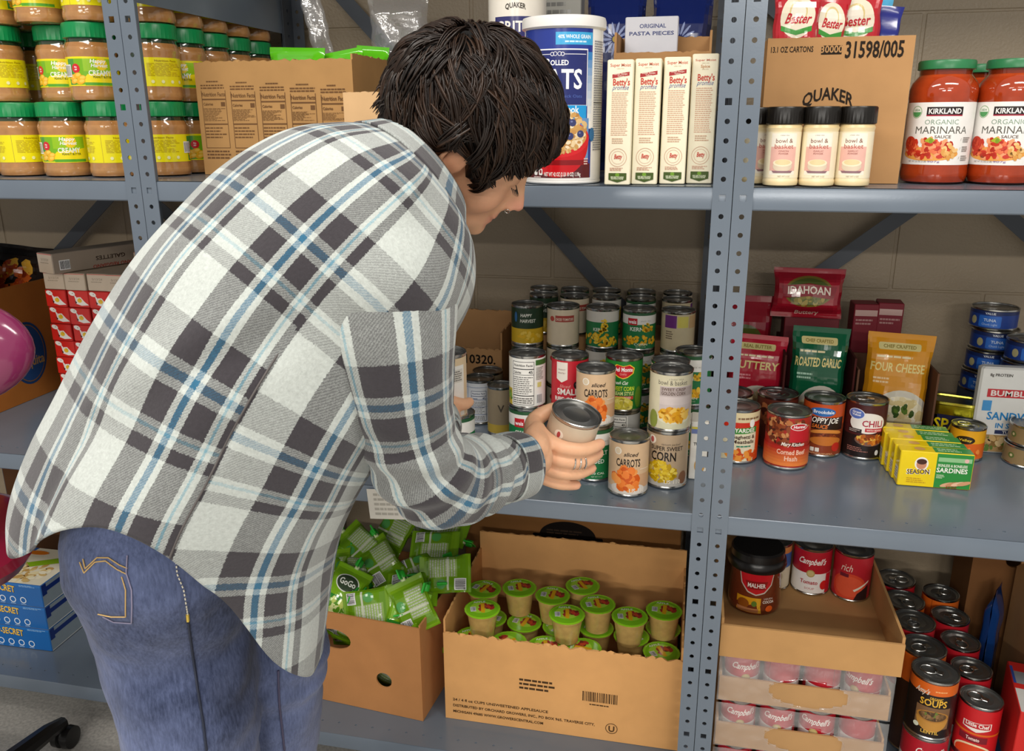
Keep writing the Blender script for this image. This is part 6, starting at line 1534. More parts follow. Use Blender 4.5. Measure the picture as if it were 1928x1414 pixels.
# ------------------------------------------------------------------ bottom shelf, middle unit
# --- box of green squeeze pouches
ga = R(-5.5); gw, gd, gh = .44, .30, .232
gx = Vector((math.cos(ga), math.sin(ga), 0)); gy = Vector((-math.sin(ga), math.cos(ga), 0)); GBR = Vector((-.518, .076, ZB)); GC = GBR-gx*(gw/2)+gy*(gd/2)
def g_uv(px, py):                   # pixel -> (u along the front sheet, height)
    best = None
    r = V3(ray(px, py)); nrm = Vector((gy.x, gy.y, 0)); t = (GBR-V3(CAM)).dot(nrm)/r.dot(nrm); p = V3(CAM)+r*t
    return gw+(p-GBR).dot(gx), p.z-ZB
h1, h2 = g_uv(628, 1203), g_uv(723, 1281)
open_box('cardboard_box', 'brown cardboard box with hand holes full of green squeeze pouches', GC, gw, gd, gh, ga, hole=[(h1[0], h1[1], .042, .025), (h2[0], h2[1], .0185, .0185)], col='#bd8452', hs=(gh, gh+.005, gh, gh))
def pouch_print(L, w, h):
    L.rect(-w/2, w/2, 0, h, '#78a31a').rect(-w*.46, w*.46, h*.05, h*.84, '#689616').rect(-w*.1, w*.44, h*.25, h*.80, '#8fae54').lines(-w*.08, w*.42, h*.27, h*.78, 10, '#b9bfae', ragged=.1, fill=.55).rect(-w*.44, -w*.14, h*.10, h*.30, '#a8a8a4').barcode(-w*.42, -w*.16, h*.11, h*.28, n=12)
    L.ell(-w*.28, h*.55, w*.13, h*.10, '#4f9a4c', 16).rect(-w*.44, w*.44, h*.40, h*.44, '#c9d0b4')
def pouch_front(L, w, h):
    L.rect(-w/2, w/2, 0, h, '#7fb41c').ell(0, h*.66, w*.34, h*.17, '#f0f2e6', 24).ell(0, h*.66, w*.31, h*.15, '#3a4a34', 24).text('GoGo', 0, h*.62, h*.11, '#f2f4ea', bold=True, width=w*.48)
    L.rect(-w*.45, w*.45, h*.30, h*.38, '#2f8a2c').food(0, h*.2, w*.3, h*.1, ['#c8d86c','#5f9a24','#e0e8a0'], .006, 22)
def squeeze_pouch(label, loc, rot, front=False, k=0):
    w, h = .086, .118
    t = bag('squeeze_pouch', label, 'squeeze pouch', loc, w, h, .026, '#6f9f18', pouch_front if front else pouch_print, rot, 'green squeeze pouches heaped in the box', 60+k % 3, key=('pouch', front, k % 3), wob=.005)
    def mkc():
        mb = MB().lathe([(.0055, 0), (.0055, .010)], 12, col='#d8e4b0'); mb.lathe([(.0085, .008), (.009, .010), (.009, .020), (.0075, .023)], 16, col='#2fae34')
        for a in (0, PI): m = MB().bbox(-.002, .002, -.004, .024, .004, .027, '#33b438', .0016); m.move(Matrix.Rotation(a, 4, 'Z')); mb.add(m.v, m.f, '#33b438')
        return mb.mesh('cap')
    c = obj('cap', shared('pcap', mkc), 'plastic', t); c.location = (w*.30 if k % 2 else 0, 0, h-.003)
    return t
def at_h(px, py, z): return V3(atz(px, py, z))
heap = [(776, 1110, .348, (-58, 0, 80), 0, 'lying flat on top with its cap toward the applesauce box'), (715, 1058, .365, (-50, 12, -35), 0, 'tilted in the middle of the heap'), (678, 1030, .385, (-48, 10, -50), 0, 'leaning at the upper left of the heap'),
        (818, 1032, .375, (-48, 0, 85), 0, 'at the upper right of the heap in shadow'), (790, 1075, .345, (-62, 5, 60), 0, 'half buried right of the middle'), (695, 1145, .322, (-30, 0, 75), 0, 'showing its front beside the box rim'), (648, 1115, .332, (-40, 20, 30), 1, 'at the left rim under the shirt'), (765, 1160, .316, (-26, 0, 10), 1, 'standing inside the front rim'),
        (625, 1080, .345, (-45, -15, -20), 0, 'at the far left next to her shirt'), (742, 1000, .395, (-40, 0, 20), 0, 'at the top back under the paper tag'), (838, 1082, .378, (-40, 0, -100), 0, 'at the right rim, cap over the edge'), (790, 975, .395, (-35, 5, 70), 0, 'at the very back of the heap'), (660, 1075, .355, (-70, 30, 10), 0, 'buried left of the middle'),
        (840, 990, .390, (-40, 0, 100), 0, 'at the back right corner'), (778, 1140, .340, (-30, 0, -30), 0, 'squeezed in the front right corner')]
for k, (px, py, z, rt, fr, tx) in enumerate(heap):
    c = at_h(px, py, z); rm = (Matrix.Rotation(R(rt[2]), 3, 'Y').to_4x4()); m = Matrix.Rotation(R(rt[0]), 3, 'X') @ Matrix.Rotation(R(rt[2]), 3, 'Y')
    m = Matrix.Rotation(R(rt[1]), 3, 'Z') @ m; o = c-m @ Vector((0, 0, .059))
    squeeze_pouch('green apple squeeze pouch '+tx, o, m.to_euler(), bool(fr), k)
rr_ = random.Random(12)
for k in range(7):                 # deeper pouches that show through the hand holes
    u, z = (h1 if k < 5 else h2)
    p = GBR-gx*(gw-u-rr_.uniform(-.03, .03))+gy*(.062+.03*(k % 3)); m = Matrix.Rotation(ga, 3, 'Z') @ Matrix.Rotation(R(rr_.uniform(-60, 60)), 3, 'Y')
    o = Vector((p.x, p.y, ZB+z+rr_.uniform(-.03, .03)))-m @ Vector((0, 0, .06)); squeeze_pouch('green squeeze pouch seen through the '+('long hand hole' if k < 5 else 'small round hole')+' of the box', o, m.to_euler(), False, k)
# --- box of applesauce cups
aw, ad, ah = .502, .33, .215; AC = Vector((-.222, .098+ad/2, ZB))
def ap_front(L, W_, H_):
    c = '#4a3520'
    L.lines(W_*.33, W_*.49, H_*.46, H_*.60, 3, c, ragged=.25).barcode(W_*.60, W_*.745, H_*.43, H_*.54, c, None, 22).lines(W_*.63, W_*.72, H_*.385, H_*.41, 1, c)
    L.text('24 / 4 fl oz CUPS UNSWEETENED APPLESAUCE', W_*.035, H_*.225, .0062, c, bold=True, align='l', width=W_*.42).text('DISTRIBUTED BY ORCHARD GROWERS, INC., PO BOX 965, TRAVERSE CITY,', W_*.035, H_*.155, .0062, c, bold=True, align='l', width=W_*.62)
    L.text('MICHIGAN 49685 WWW.GROWERSCENTRAL.COM', W_*.035, H_*.085, .0062, c, bold=True, align='l', width=W_*.40).ring(W_*.725, H_*.15, .0115, .0128, c, 24).text('U', W_*.725, H_*.115, .014, c, bold=True)
open_box('cardboard_box', 'wide torn cardboard box full of green-lidded applesauce cups', AC, aw, ad, ah, 0, front=ap_front, tear=(.016, .006, .006, .010), hs=(ah, ah+.03, ah+.075, ah+.03), col='#dba468')
carton('cardboard_pad', 'cardboard pad under the applesauce cups', 'cardboard pad', (AC.x, AC.y, ZB+.0045), aw-.02, ad-.02, .112, '#8a6440', material='cardboard')
def cup(label, px, py, zl, deg, tilt=0):
    c = at_h(px, py, zl); c.z = zl-.062; c.x = max(AC.x-aw/2+.044, min(AC.x+aw/2-.044, c.x)); c.y = max(.146, min(AC.y+ad/2-.044, c.y))
    t = thing('applesauce_cup', label, 'applesauce cup', c, 0, 'applesauce cups in the torn box', (R(tilt), 0, turn(c, deg)))
    obj('cup', shared('acup', lambda: MB().lathe([(.024,0),(.0262,.002),(.0268,.006),(.033,.050),(.0335,.056),(.0375,.0575),(.038,.0595),(.0365,.0605)], 36, col='#c9a764').mesh('cup')), 'glass_food', t)
    def mkl():
        mb = MB().lathe([(.0365,.0604),(.0388,.0608),(.0390,.0620),(.0355,.0628),(.0345,.0622),(.0004,.0622)], 40, col='#8fce24', mod=lambda th, k: 1+(.012*math.cos(th*22) if k in (1, 2) else 0))
        L = Lab(4); L.ell(0, 0, .034, .034, '#7cbf1e', 28).ell(0, .004, .026, .022, '#a8d83c', 24)
        L.food(.008, .002, .016, .014, ['#a8342c','#c8452c','#7a2a24','#e0b83c','#b06a2c'], .0045, 24).poly([(-.004,-.016),(.004,-.018),(.006,.018),(-.002,.020)], '#e6b01c').rect(-.026, -.014, -.010, .008, '#e2e2da').barcode(-.0245, -.0155, -.008, .006, n=7).text('APPLE', -.004, .022, .006, '#f0f6dc', bold=True, width=.026)
        L.flat((0, 0, .0623), (1,0,0), (0,1,0), mb=mb); return mb.mesh('lid')
    obj('lid', shared('acl', mkl), 'gloss_print', t)
    return t
CUPS_U = [(910, 1142, 5, 'upper cup at the front left'), (931, 1112, -30, 'upper cup peeking out at the back left'), (972, 1110, 10, 'upper cup third from the left'), (1030, 1120, -8, 'upper cup fourth from the left'), (1082, 1149, 4, 'upper cup in the middle, near the front'), (1146, 1142, 15, 'upper cup right of the middle'), (1200, 1150, 8, 'upper cup second from the post'), (1258, 1156, 0, 'upper cup in the shadow by the post'), (1105, 1112, 30, 'upper cup at the back, right of the middle')]
CUPS_L = [(900, 1194, 20, 'lower cup at the left front corner'), (945, 1172, 160, 'lower cup between the two left upper cups'), (980, 1176, -20, 'lower cup left of the middle'), (965, 1204, 120, 'lower cup cut by the torn rim on the left'), (1040, 1186, 60, 'lower cup in the middle row'), (1034, 1210, 10, 'lower cup cut by the torn rim in the middle'), (1126, 1194, -10, 'lower cup with a yellow stripe right of the middle'), (1100, 1212, 80, 'lower cup just inside the rim'), (1186, 1194, 140, 'lower cup in shade third from the post'), (1240, 1198, -15, 'lower cup in shade second from the post'), (1268, 1214, 30, 'lower cup in the right front corner')]
placed = []
def spread(lst, zl, dmin=.0808):
    P = []
    for px, py, dg, tx in lst:
        c = at_h(px, py, zl); P.append(Vector((max(AC.x-aw/2+.044, min(AC.x+aw/2-.044, c.x)), max(.146, min(AC.y+ad/2-.046, c.y)), 0)))
    for _ in range(150):
        for i in range(len(P)):
            for j in range(i):
                d = P[i]-P[j]; L_ = d.length
                if L_ < dmin: q = (d/max(L_, 1e-5))*(dmin-L_)*.25; P[i] += q; P[j] -= q
            P[i].x = max(AC.x-aw/2+.044, min(AC.x+aw/2-.044, P[i].x)); P[i].y = max(.146, min(AC.y+ad/2-.046, P[i].y))
    return P
for lst, zl in ((CUPS_U, .334), (CUPS_L, .2705)):
    for (px, py, dg, tx), P in zip(lst, spread(lst, zl)):
        t = cup('applesauce cup with green foil lid, '+tx, px, py, zl, dg); t.location = (P.x, P.y, zl-.062); t.rotation_euler = (0, 0, turn(P, dg))
# --- closed carton behind with a dark stamp
def stamp(L, W_, H_):
    c = '#17110d'
    def uv(px, py): p = aty(px, py, .49); return p[0]+.53, p[2]-ZB
    a, b = uv(1003, 1012), uv(1135, 1024); m = (a[0]+b[0])/2; y0 = (a[1]+b[1])/2; w = b[0]-a[0]
    L.rrect(m-w/2, m+w/2, y0-.010, y0+.014, .004, c).ell(m, y0+.012, w*.40, .040, c, 30, a0=0, a1=PI).lines(m-w*.3, m+w*.3, y0+.014, y0+.030, 2, '#3a2c20').lines(m-w*.4, m+w*.4, y0-.004, y0+.006, 1, '#3a2c20')
carton('cardboard_box', 'large closed carton with a black stamp behind the applesauce box', 'cardboard box', (-.53+.272, .56, ZB), .544, .14, .44, '#8f6236', 0, front=stamp, material='cardboard', bev=.003)
# paper tag hanging at the shelf edge
p = V3(aty(735, 955, -.003)); t = thing('paper_tag', 'white paper tag hanging from the shelf edge below her elbow', 'paper tag', (p.x, -.004, ZM-.066), rot=(0, R(-4), 0))
MB().box(-.042, .042, -.0004, .0004, 0, .062, '#d2cec4').build('sheet', 'carton', t); L = Lab(3); L.lines(-.03, .034, .006, .056, 5, '#aaa69c'); L.flat((0,-.0004,0), (1,0,0), (0,0,1)).build('print', 'carton', t, 0)
# ------------------------------------------------------------------ bottom shelf, right unit
ZR = .060
CSR, CSH = .0335, .0935
def campbell(word):
    def f(L, w, z0, z1):
        Y = Yf(z0, z1); L.rect(-w, w, z0, z1, '#ece8e4').rect(-w, w, Y(.48), z1, '#b31a2a').text("Campbell's", .0, Y(.70), .0135, '#f4eee8', bold=True, shear=.35, width=.058).ell(0, Y(.48), .0085, .0085, '#b09a5c', 20).ell(0, Y(.48), .0065, .0065, '#c9b57c', 16)
        L.text(word, -.002, Y(.22), .0088, '#b02434', bold=True, width=.036).text('SOUP', 0, Y(.09), .0045, '#c06a6a', width=.02).ell(.030, Y(.20), .009, .011, '#d02020', 16).rect(.034, .05, z0, Y(.48), '#c21c2a')
    return f
def lb_tomato_pic(L, w, z0, z1):
    Y = Yf(z0, z1); L.rect(-w, w, z0, z1, '#b3202c').ell(-.006, Y(.28), .036, .032, '#d4452c', 28).ell(-.006, Y(.30), .030, .024, '#dc5638', 24).rect(-w, w, Y(.72), z1, '#b3202c').text('rich', -.014, Y(.66), .016, '#e8d8c8', shear=.2, width=.024).rect(-.026, -.008, Y(.52), Y(.60), '#6a1c2c').poly([(.006,Y(.20)),(.036,Y(.42)),(.036,Y(.46)),(.003,Y(.24))], '#e6dcc8').poly([(.006,Y(0)),(.036,Y(0)),(.036,Y(.36)),(.012,Y(.16))], '#2a1618')
def lb_pale(L, w, z0, z1): Y = Yf(z0, z1); L.rect(-w, w, z0, z1, '#d8cdb4').rect(-w, w, Y(.5), Y(.85), '#3f6ab0').rect(-w, w, Y(.85), z1, '#d8884c').ell(.01, Y(.3), .02, .015, '#b8a888', 18)
TX0, TX1, TY0, TY1 = .094, .417, .035, .385
TP = .1045
def soup_tray(k, z, label):
    """shrink-wrapped tray: low carton, front row of cans, film with an oval opening"""
    hh = .052 if k else .0
    cx = (TX0+TX1)/2-.002; w = TX1-TX0-.014
    t = open_box('soup_tray', label, (cx, (TY0+TY1)/2+.004, z), w, TY1-TY0-.01, .052, 0, col='#b58d5f', group='shrink-wrapped soup trays', cat='tray', hs=(.052, .06, .06, .06))
    # film
    def film(u, v):
        zz_ = z+.001+(CSH+.006)*v; y = -(TY1-TY0-.01)/2-.0035-.002*math.sin(PI*v)-.0025*noise.noise(Vector((u*18, v*5, k*3.1)))
        return (lerp(-w/2-.003, w/2+.003, u), y, zz_-z)
    mb = MB(); nu, nv = 40, 16; vs = [film(i/nu, j/nv) for j in range(nv+1) for i in range(nu+1)]; fs = []
    for j in range(nv):
        for i in range(nu):
            u, v = (i+.5)/nu, (j+.5)/nv
            if ((u-.53)/.23)**2+((v-.38)/.30)**2 < 1: continue
            fs.append((j*(nu+1)+i, j*(nu+1)+i+1, (j+1)*(nu+1)+i+1, (j+1)*(nu+1)+i))
    mb.add(vs, fs, '#fff'); mb.build('shrink_wrap', 'shrink_film', t, 60)
    # puckered rim of the film round the opening
    rim = [film(.53+.235*math.cos(2*PI*i/40), .38+.305*math.sin(2*PI*i/40)) for i in range(41)]
    MB().tube([(x, y-.0004, zz_) for x, y, zz_ in rim], .0004, 4, '#e8e8ea', caps=False).build('film_edge', 'shrink_film', t)
    for i in range(4):
        px = TX0+.0165+CSR+(TX1-TX0-.032-2*CSR)*i/3
        can(('camp', 'tom')[i in (1, 2) and k == 1], f"red and white soup can, {('first', 'second', 'third', 'fourth')[i]} from the post in the {('bottom', 'lower', 'upper')[k]} wrapped tray", (px-.002, TY0+.016+CSR, z+.0045), CSR, CSH, campbell('Tomato') if not (i in (1, 2) and k == 1) else campbell('Tomato'), turn((px, TY0, 0), ((14, 100, -80, -24), (10, 4, -6, 120), (16, 140, -140, -22))[k][i]), group='soup cans in the wrapped trays')
for k in range(3): soup_tray(k, ZR+.002+TP*k, f"{('bottom', 'lower', 'upper')[k]} shrink-wrapped tray of red and white soup cans")
z = ZR+.002+TP*3-.0015
hz = V3(aty(1500, 1192, TY0)).z-z
open_box('cardboard_tray', 'empty cardboard tray on the wrapped soup, holding a few cans', ((TX0+TX1)/2, (TY0+TY1)/2, z), TX1-TX0, TY1-TY0, hz, 0, col='#bb8f5c', hs=(hz, hz+.012, hz+.012, hz+.012), th=.005, cat='tray')
TZ = z+.0045
def tcan(key, label, xl, xr, yb, h, lb, deg, **kw):
    c, r, _ = fit_round(xl, xr, 1000, yb, TZ); r *= .935; c.x -= .006; return can(key, label, c, r, h, lb, turn(c, deg), **kw), c
tcan('camp2', "Campbell's tomato soup can standing at the back of the empty tray", 1488, 1566, 1123, .108, campbell('Tomato'), 0)
tcan('tom2', 'red can with a tomato soup picture in the corner of the tray', 1563, 1642, 1135, .108, lb_tomato_pic, 4)
tcan('pale', 'pale can with a blue band half behind the black-lidded jar', 1420, 1491, 1114, .108, lb_pale, -10)
c, r, _ = fit_round(1366, 1466, 1000, 1161, TZ)
def malher():
    t = thing('cocoa_jar', 'brown jar with a wide black lid and red Malher label on the tray', 'jar', c, turn(c, 4))
    s = r/.05
    pr = [(.040,0),(.047,.003),(.0495,.010),(.050,.020),(.048,.055),(.046,.085),(.0455,.095)]
    MB().lathe([(a*s, b*s) for a, b in pr], 44, col='#6a2a16').build('jar', 'glass_food', t)
    MB().lathe([(a*s, b*s) for a, b in [(.047,.090),(.054,.092),(.0555,.097),(.0535,.108),(.0505,.112),(.050,.125),(.047,.129),(.001,.129)]], 44, col='#141110').build('lid', 'plastic', t)
    L = Lab(6); z0 = 0
    L.poly([(-.036,.088),(.036,.088),(.030,.066),(.016,.050),(0,.045),(-.016,.050),(-.030,.066)], '#c8c0b4').poly([(-.034,.088),(.034,.088),(.028,.067),(.015,.0525),(0,.0475),(-.015,.0525),(-.028,.067)], '#c01c26')
    L.poly([(-.022,.074),(.022,.074),(.016,.058),(-.016,.058)], '#8a1a1c').text('MALHER', 0, .0615, .0085, '#f0e8e0', bold=True, width=.034).rect(-.036, .010, .008, .040, '#d89a1c').ell(-.022, .026, .011, .010, '#8a4a14', 14).rect(-.034, .006, .009, .018, '#b0744c').poly([(.006,.008),(.012,.008),(.006,.040),(.0,.040)], '#d8a42c').ell(-.002, .028, .005, .006, '#5a7a2c', 10)
    L.text('COCOA', .024, .030, .0055, '#f4ece0', bold=True, width=.022).text('LIQUIDA', .024, .0375, .0036, '#e8d8cc', width=.018).ell(.026, .018, .007, .007, '#d85a1c', 14)
    L.p = [([(u*s, v*s) for u, v in pts], cc, l) for pts, cc, l in L.p]
    L.cyl(.0485*s, rz=lambda v: float(np.interp(v/s, [0, .003, .010, .020, .055, .085, .095], [.040, .047, .0495, .050, .048, .046, .0455]))*s+.0004).build('label', 'gloss_print', t)
malher()
# soup cans in two rows at the right
def lb_lentil(L, w, z0, z1):
    Y = Yf(z0, z1); L.rect(-w, w, z0, z1, '#1c1210').rect(-w, w, Y(.80), z1, '#d8641c').text("Amy's", -.018, Y(.79), .012, '#d8d0c0', bold=True, shear=.3, width=.026).lines(.006, .034, Y(.86), Y(.90), 1, '#f0b070').text('ORGANIC', .010, Y(.715), .0058, '#e8b43c', bold=True, width=.024).text('SOUPS', .006, Y(.595), .0145, '#e8b43c', bold=True, width=.050)
    L.rect(-.024, .040, Y(.17), Y(.57), '#7a5a3c').ell(.008, Y(.36), .030, .030, '#c08a3c', 30, a0=PI, a1=2*PI).ell(.008, Y(.40), .030, .013, '#b07a34', 30).ell(.008, Y(.405), .026, .0105, '#5f4428', 26).food(.008, Y(.41), .022, .008, ['#7a5a38','#8f6c44','#4a3420','#6a7a34'], .003, 40)
    L.ell(-.020, Y(.19), .0055, .0055, '#d8dcc8', 14).text('LENTIL', .006, Y(.075), .0072, '#e0b44c', bold=True, width=.032)
def lb_chef(L, w, z0, z1):
    Y = Yf(z0, z1); L.rect(-w, w, z0, z1, '#c41c22').poly([(-.026,Y(.70)),(.026,Y(.74)),(.026,Y(.60)),(0,Y(.52)),(-.026,Y(.58))], '#e8e0d8').poly([(-.024,Y(.69)),(.024,Y(.73)),(.024,Y(.61)),(-.024,Y(.59))], '#b8202a').text('Little Chef', 0, Y(.63), .0085, '#f4ece4', bold=True, width=.042)
    L.rect(-w, w, Y(.46), Y(.50), '#d8641c').rect(-.030, .022, Y(.30), Y(.43), '#7a1422').text('Tomato', -.004, Y(.335), .0072, '#f2dcd4', bold=True, width=.024).ell(-.002, Y(.06), .036, .022, '#e8d0a8', 26).ell(-.002, Y(.05), .033, .019, '#d8441c', 24)
def lb_organge(L, w, z0, z1): Y = Yf(z0, z1); L.rect(-w, w, z0, z1, '#3c2418').rect(-w, w, Y(.72), z1, '#d8641c').lines(-.02, .02, Y(.78), Y(.9), 2, '#f0b070')
def lb_redtop(L, w, z0, z1): Y = Yf(z0, z1); L.rect(-w, w, z0, z1, '#b81c28').rect(-w, w, z0, Y(.4), '#ece4dc')
z1_ = ZR+.002+.112; c, r, h = fit_round(1695, 1786, 1240, 1392, z1_); LC, LR, LH = c.copy(), r, h
can('lentil', "dark lentil soup can with an orange band, ring pull on top", c, r, h, lb_lentil, turn(c, 0), 85)
can('redb', 'red and white can right under the lentil soup', (c.x, c.y, ZR), r*.99, z1_-ZR-.0004, campbell('Tomato'), turn(c, 20))
for k in range(1, 5):
    y = c.y+(2*r+.003)*k
    if y+r > DEPTH-.01: break
    can('orng', f'soup can {("", "second", "third", "fourth", "fifth")[k]} in the row behind the lentil soup', (c.x, y, ZR+.002), r, z1_+h-ZR-.002-.004*(k % 2), lb_organge if k % 2 else lb_redtop, turn(c, 30*k), 85+20*k, group='soup cans in rows at the lower right')
zc = z1_-.035; c2, r2, h2_ = fit_round(1785, 1869, 1292, 1428, zc)
c2.x = max(c2.x, LC.x+LR+r2+.002)
can('chef', 'red tomato can with white banner lettering at the bottom right', c2, r2, h2_, lb_chef, turn(c2, 2), 80)
can('redb2', 'can under the red can with banner lettering', (c2.x, c2.y, ZR), r2, zc-ZR-.0004, lb_redtop, turn(c2, 60))
for k in range(1, 5):
    y = c2.y+(2*r2+.004)*k
    if y+r2 > DEPTH-.01: break
    can('redt', f'soup can {("", "second", "third", "fourth", "fifth")[k]} in the row behind the banner-lettered red can', (c2.x+.003, y, ZR+.002), r2, zc+h2_-ZR-.002+.010*k, lb_organge if k == 4 else lb_redtop, turn(c2, 40*k), 70+25*k, group='soup cans in rows at the lower right')
def lb_dkgreen(L, w, z0, z1): Y = Yf(z0, z1); L.rect(-w, w, z0, z1, '#2a2a28').rect(-w, w, Y(.05), Y(.35), '#1f5a4c').text('CITY', 0, Y(.12), .010, '#9ab0a4', bold=True, width=.03)
p = V3(aty(1662, 1090, .43)); can('dkg', 'dark can with a green band in the shadow behind the trays', (.402, .428, ZR+.002), .036, V3(aty(1670, 1050, .47)).z-ZR, lb_dkgreen, turn(p, 0))
# right edge: red carton and cartons in the dark
p = V3(atz(1905, 1414, .16)); pz = V3(aty(1880, 1312, .12)).z
carton('red_carton', 'red and white carton leaning at the bottom right corner', 'carton', (c2.x+r2+.052, c2.y+.015, ZR), .062, .17, pz-ZR-.02, '#c8241e', R(-10), front=lambda L, w, h: (L.rect(0, w, h*.25, h*.5, '#e6e2dc'), L.rect(w*.2, w*.8, h*.08, h*.2, '#c8c4a0')), top=lambda L, w, h: (L.rect(0, w, 0, h*.45, '#c8c6c2'), L.rect(w*.1, w*.5, h*.55, h*.8, '#8a8c90'), L.rect(w*.02, w*.1, h*.55, h*.9, '#2a4a9c')), left=lambda L, w, h: L.rect(0, w, 0, h*.3, '#2a3a8c'))
bx0 = c2.x+r2+.098
WB = .33; t = thing('cardboard_box', 'open cardboard box with a wavy torn side at the lower right edge', 'cardboard box', (bx0, .14, ZR))
mb = MB(); n = 40; vs = []; 
for i in range(n+1):
    u = i/n; zt = lerp(.20, .36, min(1, u*1.3)**.8)+.012*math.sin(u*9)-.03*max(0, u-.85)*6
    vs += [(0, WB*u, 0), (0, WB*u, zt), (.005, WB*u, 0), (.005, WB*u, zt)]
fs = []
for i in range(n): q = 4*i; fs += [(q+4, q, q+1, q+5), (q+2, q+6, q+7, q+3), (q+1, q+3, q+7, q+5)]
mb.add(vs, fs, KRAFT); mb.build('side_panel', 'cardboard', t, 30)
MB().box(.005, .30, 0, .005, 0, .20, KRAFT).build('front_panel', 'cardboard', t); MB().box(.006, .30, .01, WB-.01, .0005, .005, KRAFT).build('box_floor', 'cardboard', t); MB().box(.006, .30, WB-.005, WB, .006, .36, KRAFT).build('back_panel', 'cardboard', t)
bag('orange_bag', 'orange bag inside the torn box at the lower right edge', 'snack bag', (bx0+.13, .25, ZR+.02), .2, .30, .06, '#d8861c', None, (0, 0, R(10)), None, 71)
t = thing('cardboard_box', 'dark closed box with a round hole at the back of the lower right shelf', 'cardboard box', (bx0+.06, .50, ZR))
hole_panel((-.14, 0), (.26, 0), .45, .005, '#7a5230', [(.085, .335, .017, .017)]).build('front_panel', 'cardboard', t)
MB().box(-.14, -.135, .005, .12, 0, .45, '#7a5230').build('side_panel', 'cardboard', t); MB().box(-.135, .26, .115, .12, 0, .45, '#7a5230').build('back_panel', 'cardboard', t)
bag('blue_bag', 'dark blue bag in the shadow behind the soup cans', 'snack bag', (bx0-.040, .44, ZR+.002), .055, .30, .03, '#163c78', None, (0, 0, R(60)), None, 72)
# ------------------------------------------------------------------ left unit, middle shelf
def swan(L, W_, H_):
    L.rect(0, W_, 0, H_, '#d2231d').poly([(W_*.38,H_*.22),(W_*.62,H_*.12),(W_*.98,H_*.16),(W_*.80,H_*.34),(W_*.62,H_*.62),(W_*.44,H_*.60)], '#f0ece6').ell(W_*.22, H_*.82, W_*.16, H_*.13, '#f2efe8', 14, rot=-.3).poly([(W_*.30,H_*.80),(W_*.42,H_*.62),(W_*.46,H_*.40),(W_*.38,H_*.34),(W_*.34,H_*.6)], '#f0ece6')
    L.poly([(W_*.36,H_*.22),(W_*.32,H_*.42),(W_*.42,H_*.30)], '#2a1814').ell(W_*.56, H_*.42, W_*.11, H_*.13, '#e8c02c', 12).poly([(W_*.58,H_*.44),(W_*.56,H_*.60),(W_*.64,H_*.46)], '#d8a41c').ell(W_*.26, H_*.83, W_*.02, H_*.025, '#333', 8)
def beige_end(L, W_, H_): L.rect(0, W_, 0, H_*.93, '#c2b29e').rect(0, W_, H_*.93, H_, '#c8625a').text('5/13/24', W_*.5, H_*.62, H_*.12, '#8f8474', width=W_*.5).lines(W_*.2, W_*.8, H_*.48, H_*.56, 1, '#9a8e7c')
def gal_side(L, W_, H_): L.text('GALETTES', W_*.52, H_*.60, H_*.20, '#3a2a24', bold=True, width=W_*.28, rot=PI).text('PARMIGIANO REGGIANO', W_*.62, H_*.18, H_*.18, '#9a3a30', bold=True, width=W_*.55, rot=PI).barcode(W_*.06, W_*.14, H_*.2, H_*.6)
RBW, RBD, RBH = .0555, .19, .041
yr = .30; xr0 = -1.497
for col_ in range(4):
    for row in range(8):
        z = ZM+RBH*row+.0006*row; top_ = row == 7
        nm = f"{('first', 'second', 'third', 'fourth')[col_]} column from the fruit box, {('lowest', 'second', 'third', 'fourth', 'fifth', 'sixth', 'seventh', 'top')[row]} row"
        carton('cracker_box', ('pale-ended' if top_ else 'red swan-printed')+' cracker box, '+nm, 'cracker box', (xr0+RBW*(col_+.5)+.0012*col_+.002*((row*3+col_) % 3-1), yr+RBD/2+.003*((row+col_) % 2), z), RBW, RBD, RBH, '#c8241e' if not top_ else '#b9a892', 0, 'cracker boxes stacked on the left shelf', front=beige_end if top_ else swan, right=gal_side if top_ else None)
ztop = ZM+8*(RBH+.0006)
for k, (x, y, a, lb) in enumerate(((-1.418, .41, -20, 'long grey galettes carton lying on top of the cracker boxes'), (-1.262, .545, -20, 'second galettes carton lying behind the first one'))):
    carton('galettes_carton', lb, 'cracker box', (x, y, ztop+.001), RBW*1.1, .28, RBH*(1.15-.35*k), '#97897a', R(a), None, front=beige_end, right=gal_side)
# fruit box, its right side faces us
FX = -1.612; t = thing('fruit_box', 'orange-brown fruit box with a blue oval emblem, filled with chip bags', 'cardboard box', (FX, .12, ZM))
fh = V3(aty(60, 535, .36)).z-ZM
panel((0, .0053), (0, .3947), 0, fh, .005, '#a8672c').build('side_panel', 'cardboard', t); panel((-.38, 0), (0, 0), 0, fh, .005, '#a8672c').build('front_panel', 'cardboard', t); panel((0, .40), (-.38, .40), 0, fh, .005, '#a8672c').build('back_panel', 'cardboard', t); panel((-.38, .3947), (-.38, .0053), 0, fh, .005, '#a8672c').build('side_panel', 'cardboard', t)
MB().box(-.375, -.005, .005, .395, .0005, .005, '#a8672c').build('box_floor', 'cardboard', t)
def side_uv(px, py): r_ = V3(ray(px, py)); tt = (FX-CAM[0])/r_.x; p = V3(CAM)+r_*tt; return p.y-.12, p.z-ZM
ca = side_uv(62, 662); cb = side_uv(88, 662); cu_, cv_ = ca[0]-.015, ca[1]; ru, rv = cb[0]-cu_, abs(side_uv(62, 607)[1]-side_uv(62, 722)[1])/2*1.05
L = Lab(8); L.ell(cu_, cv_, ru, rv, '#20406e', 36).ring(cu_, cv_, .0, .0, '#fff', 3); L.ell(cu_, cv_, ru*.90, rv*.92, '#8a5f34', 36).ell(cu_, cv_, ru*.86, rv*.89, '#24487c', 36)
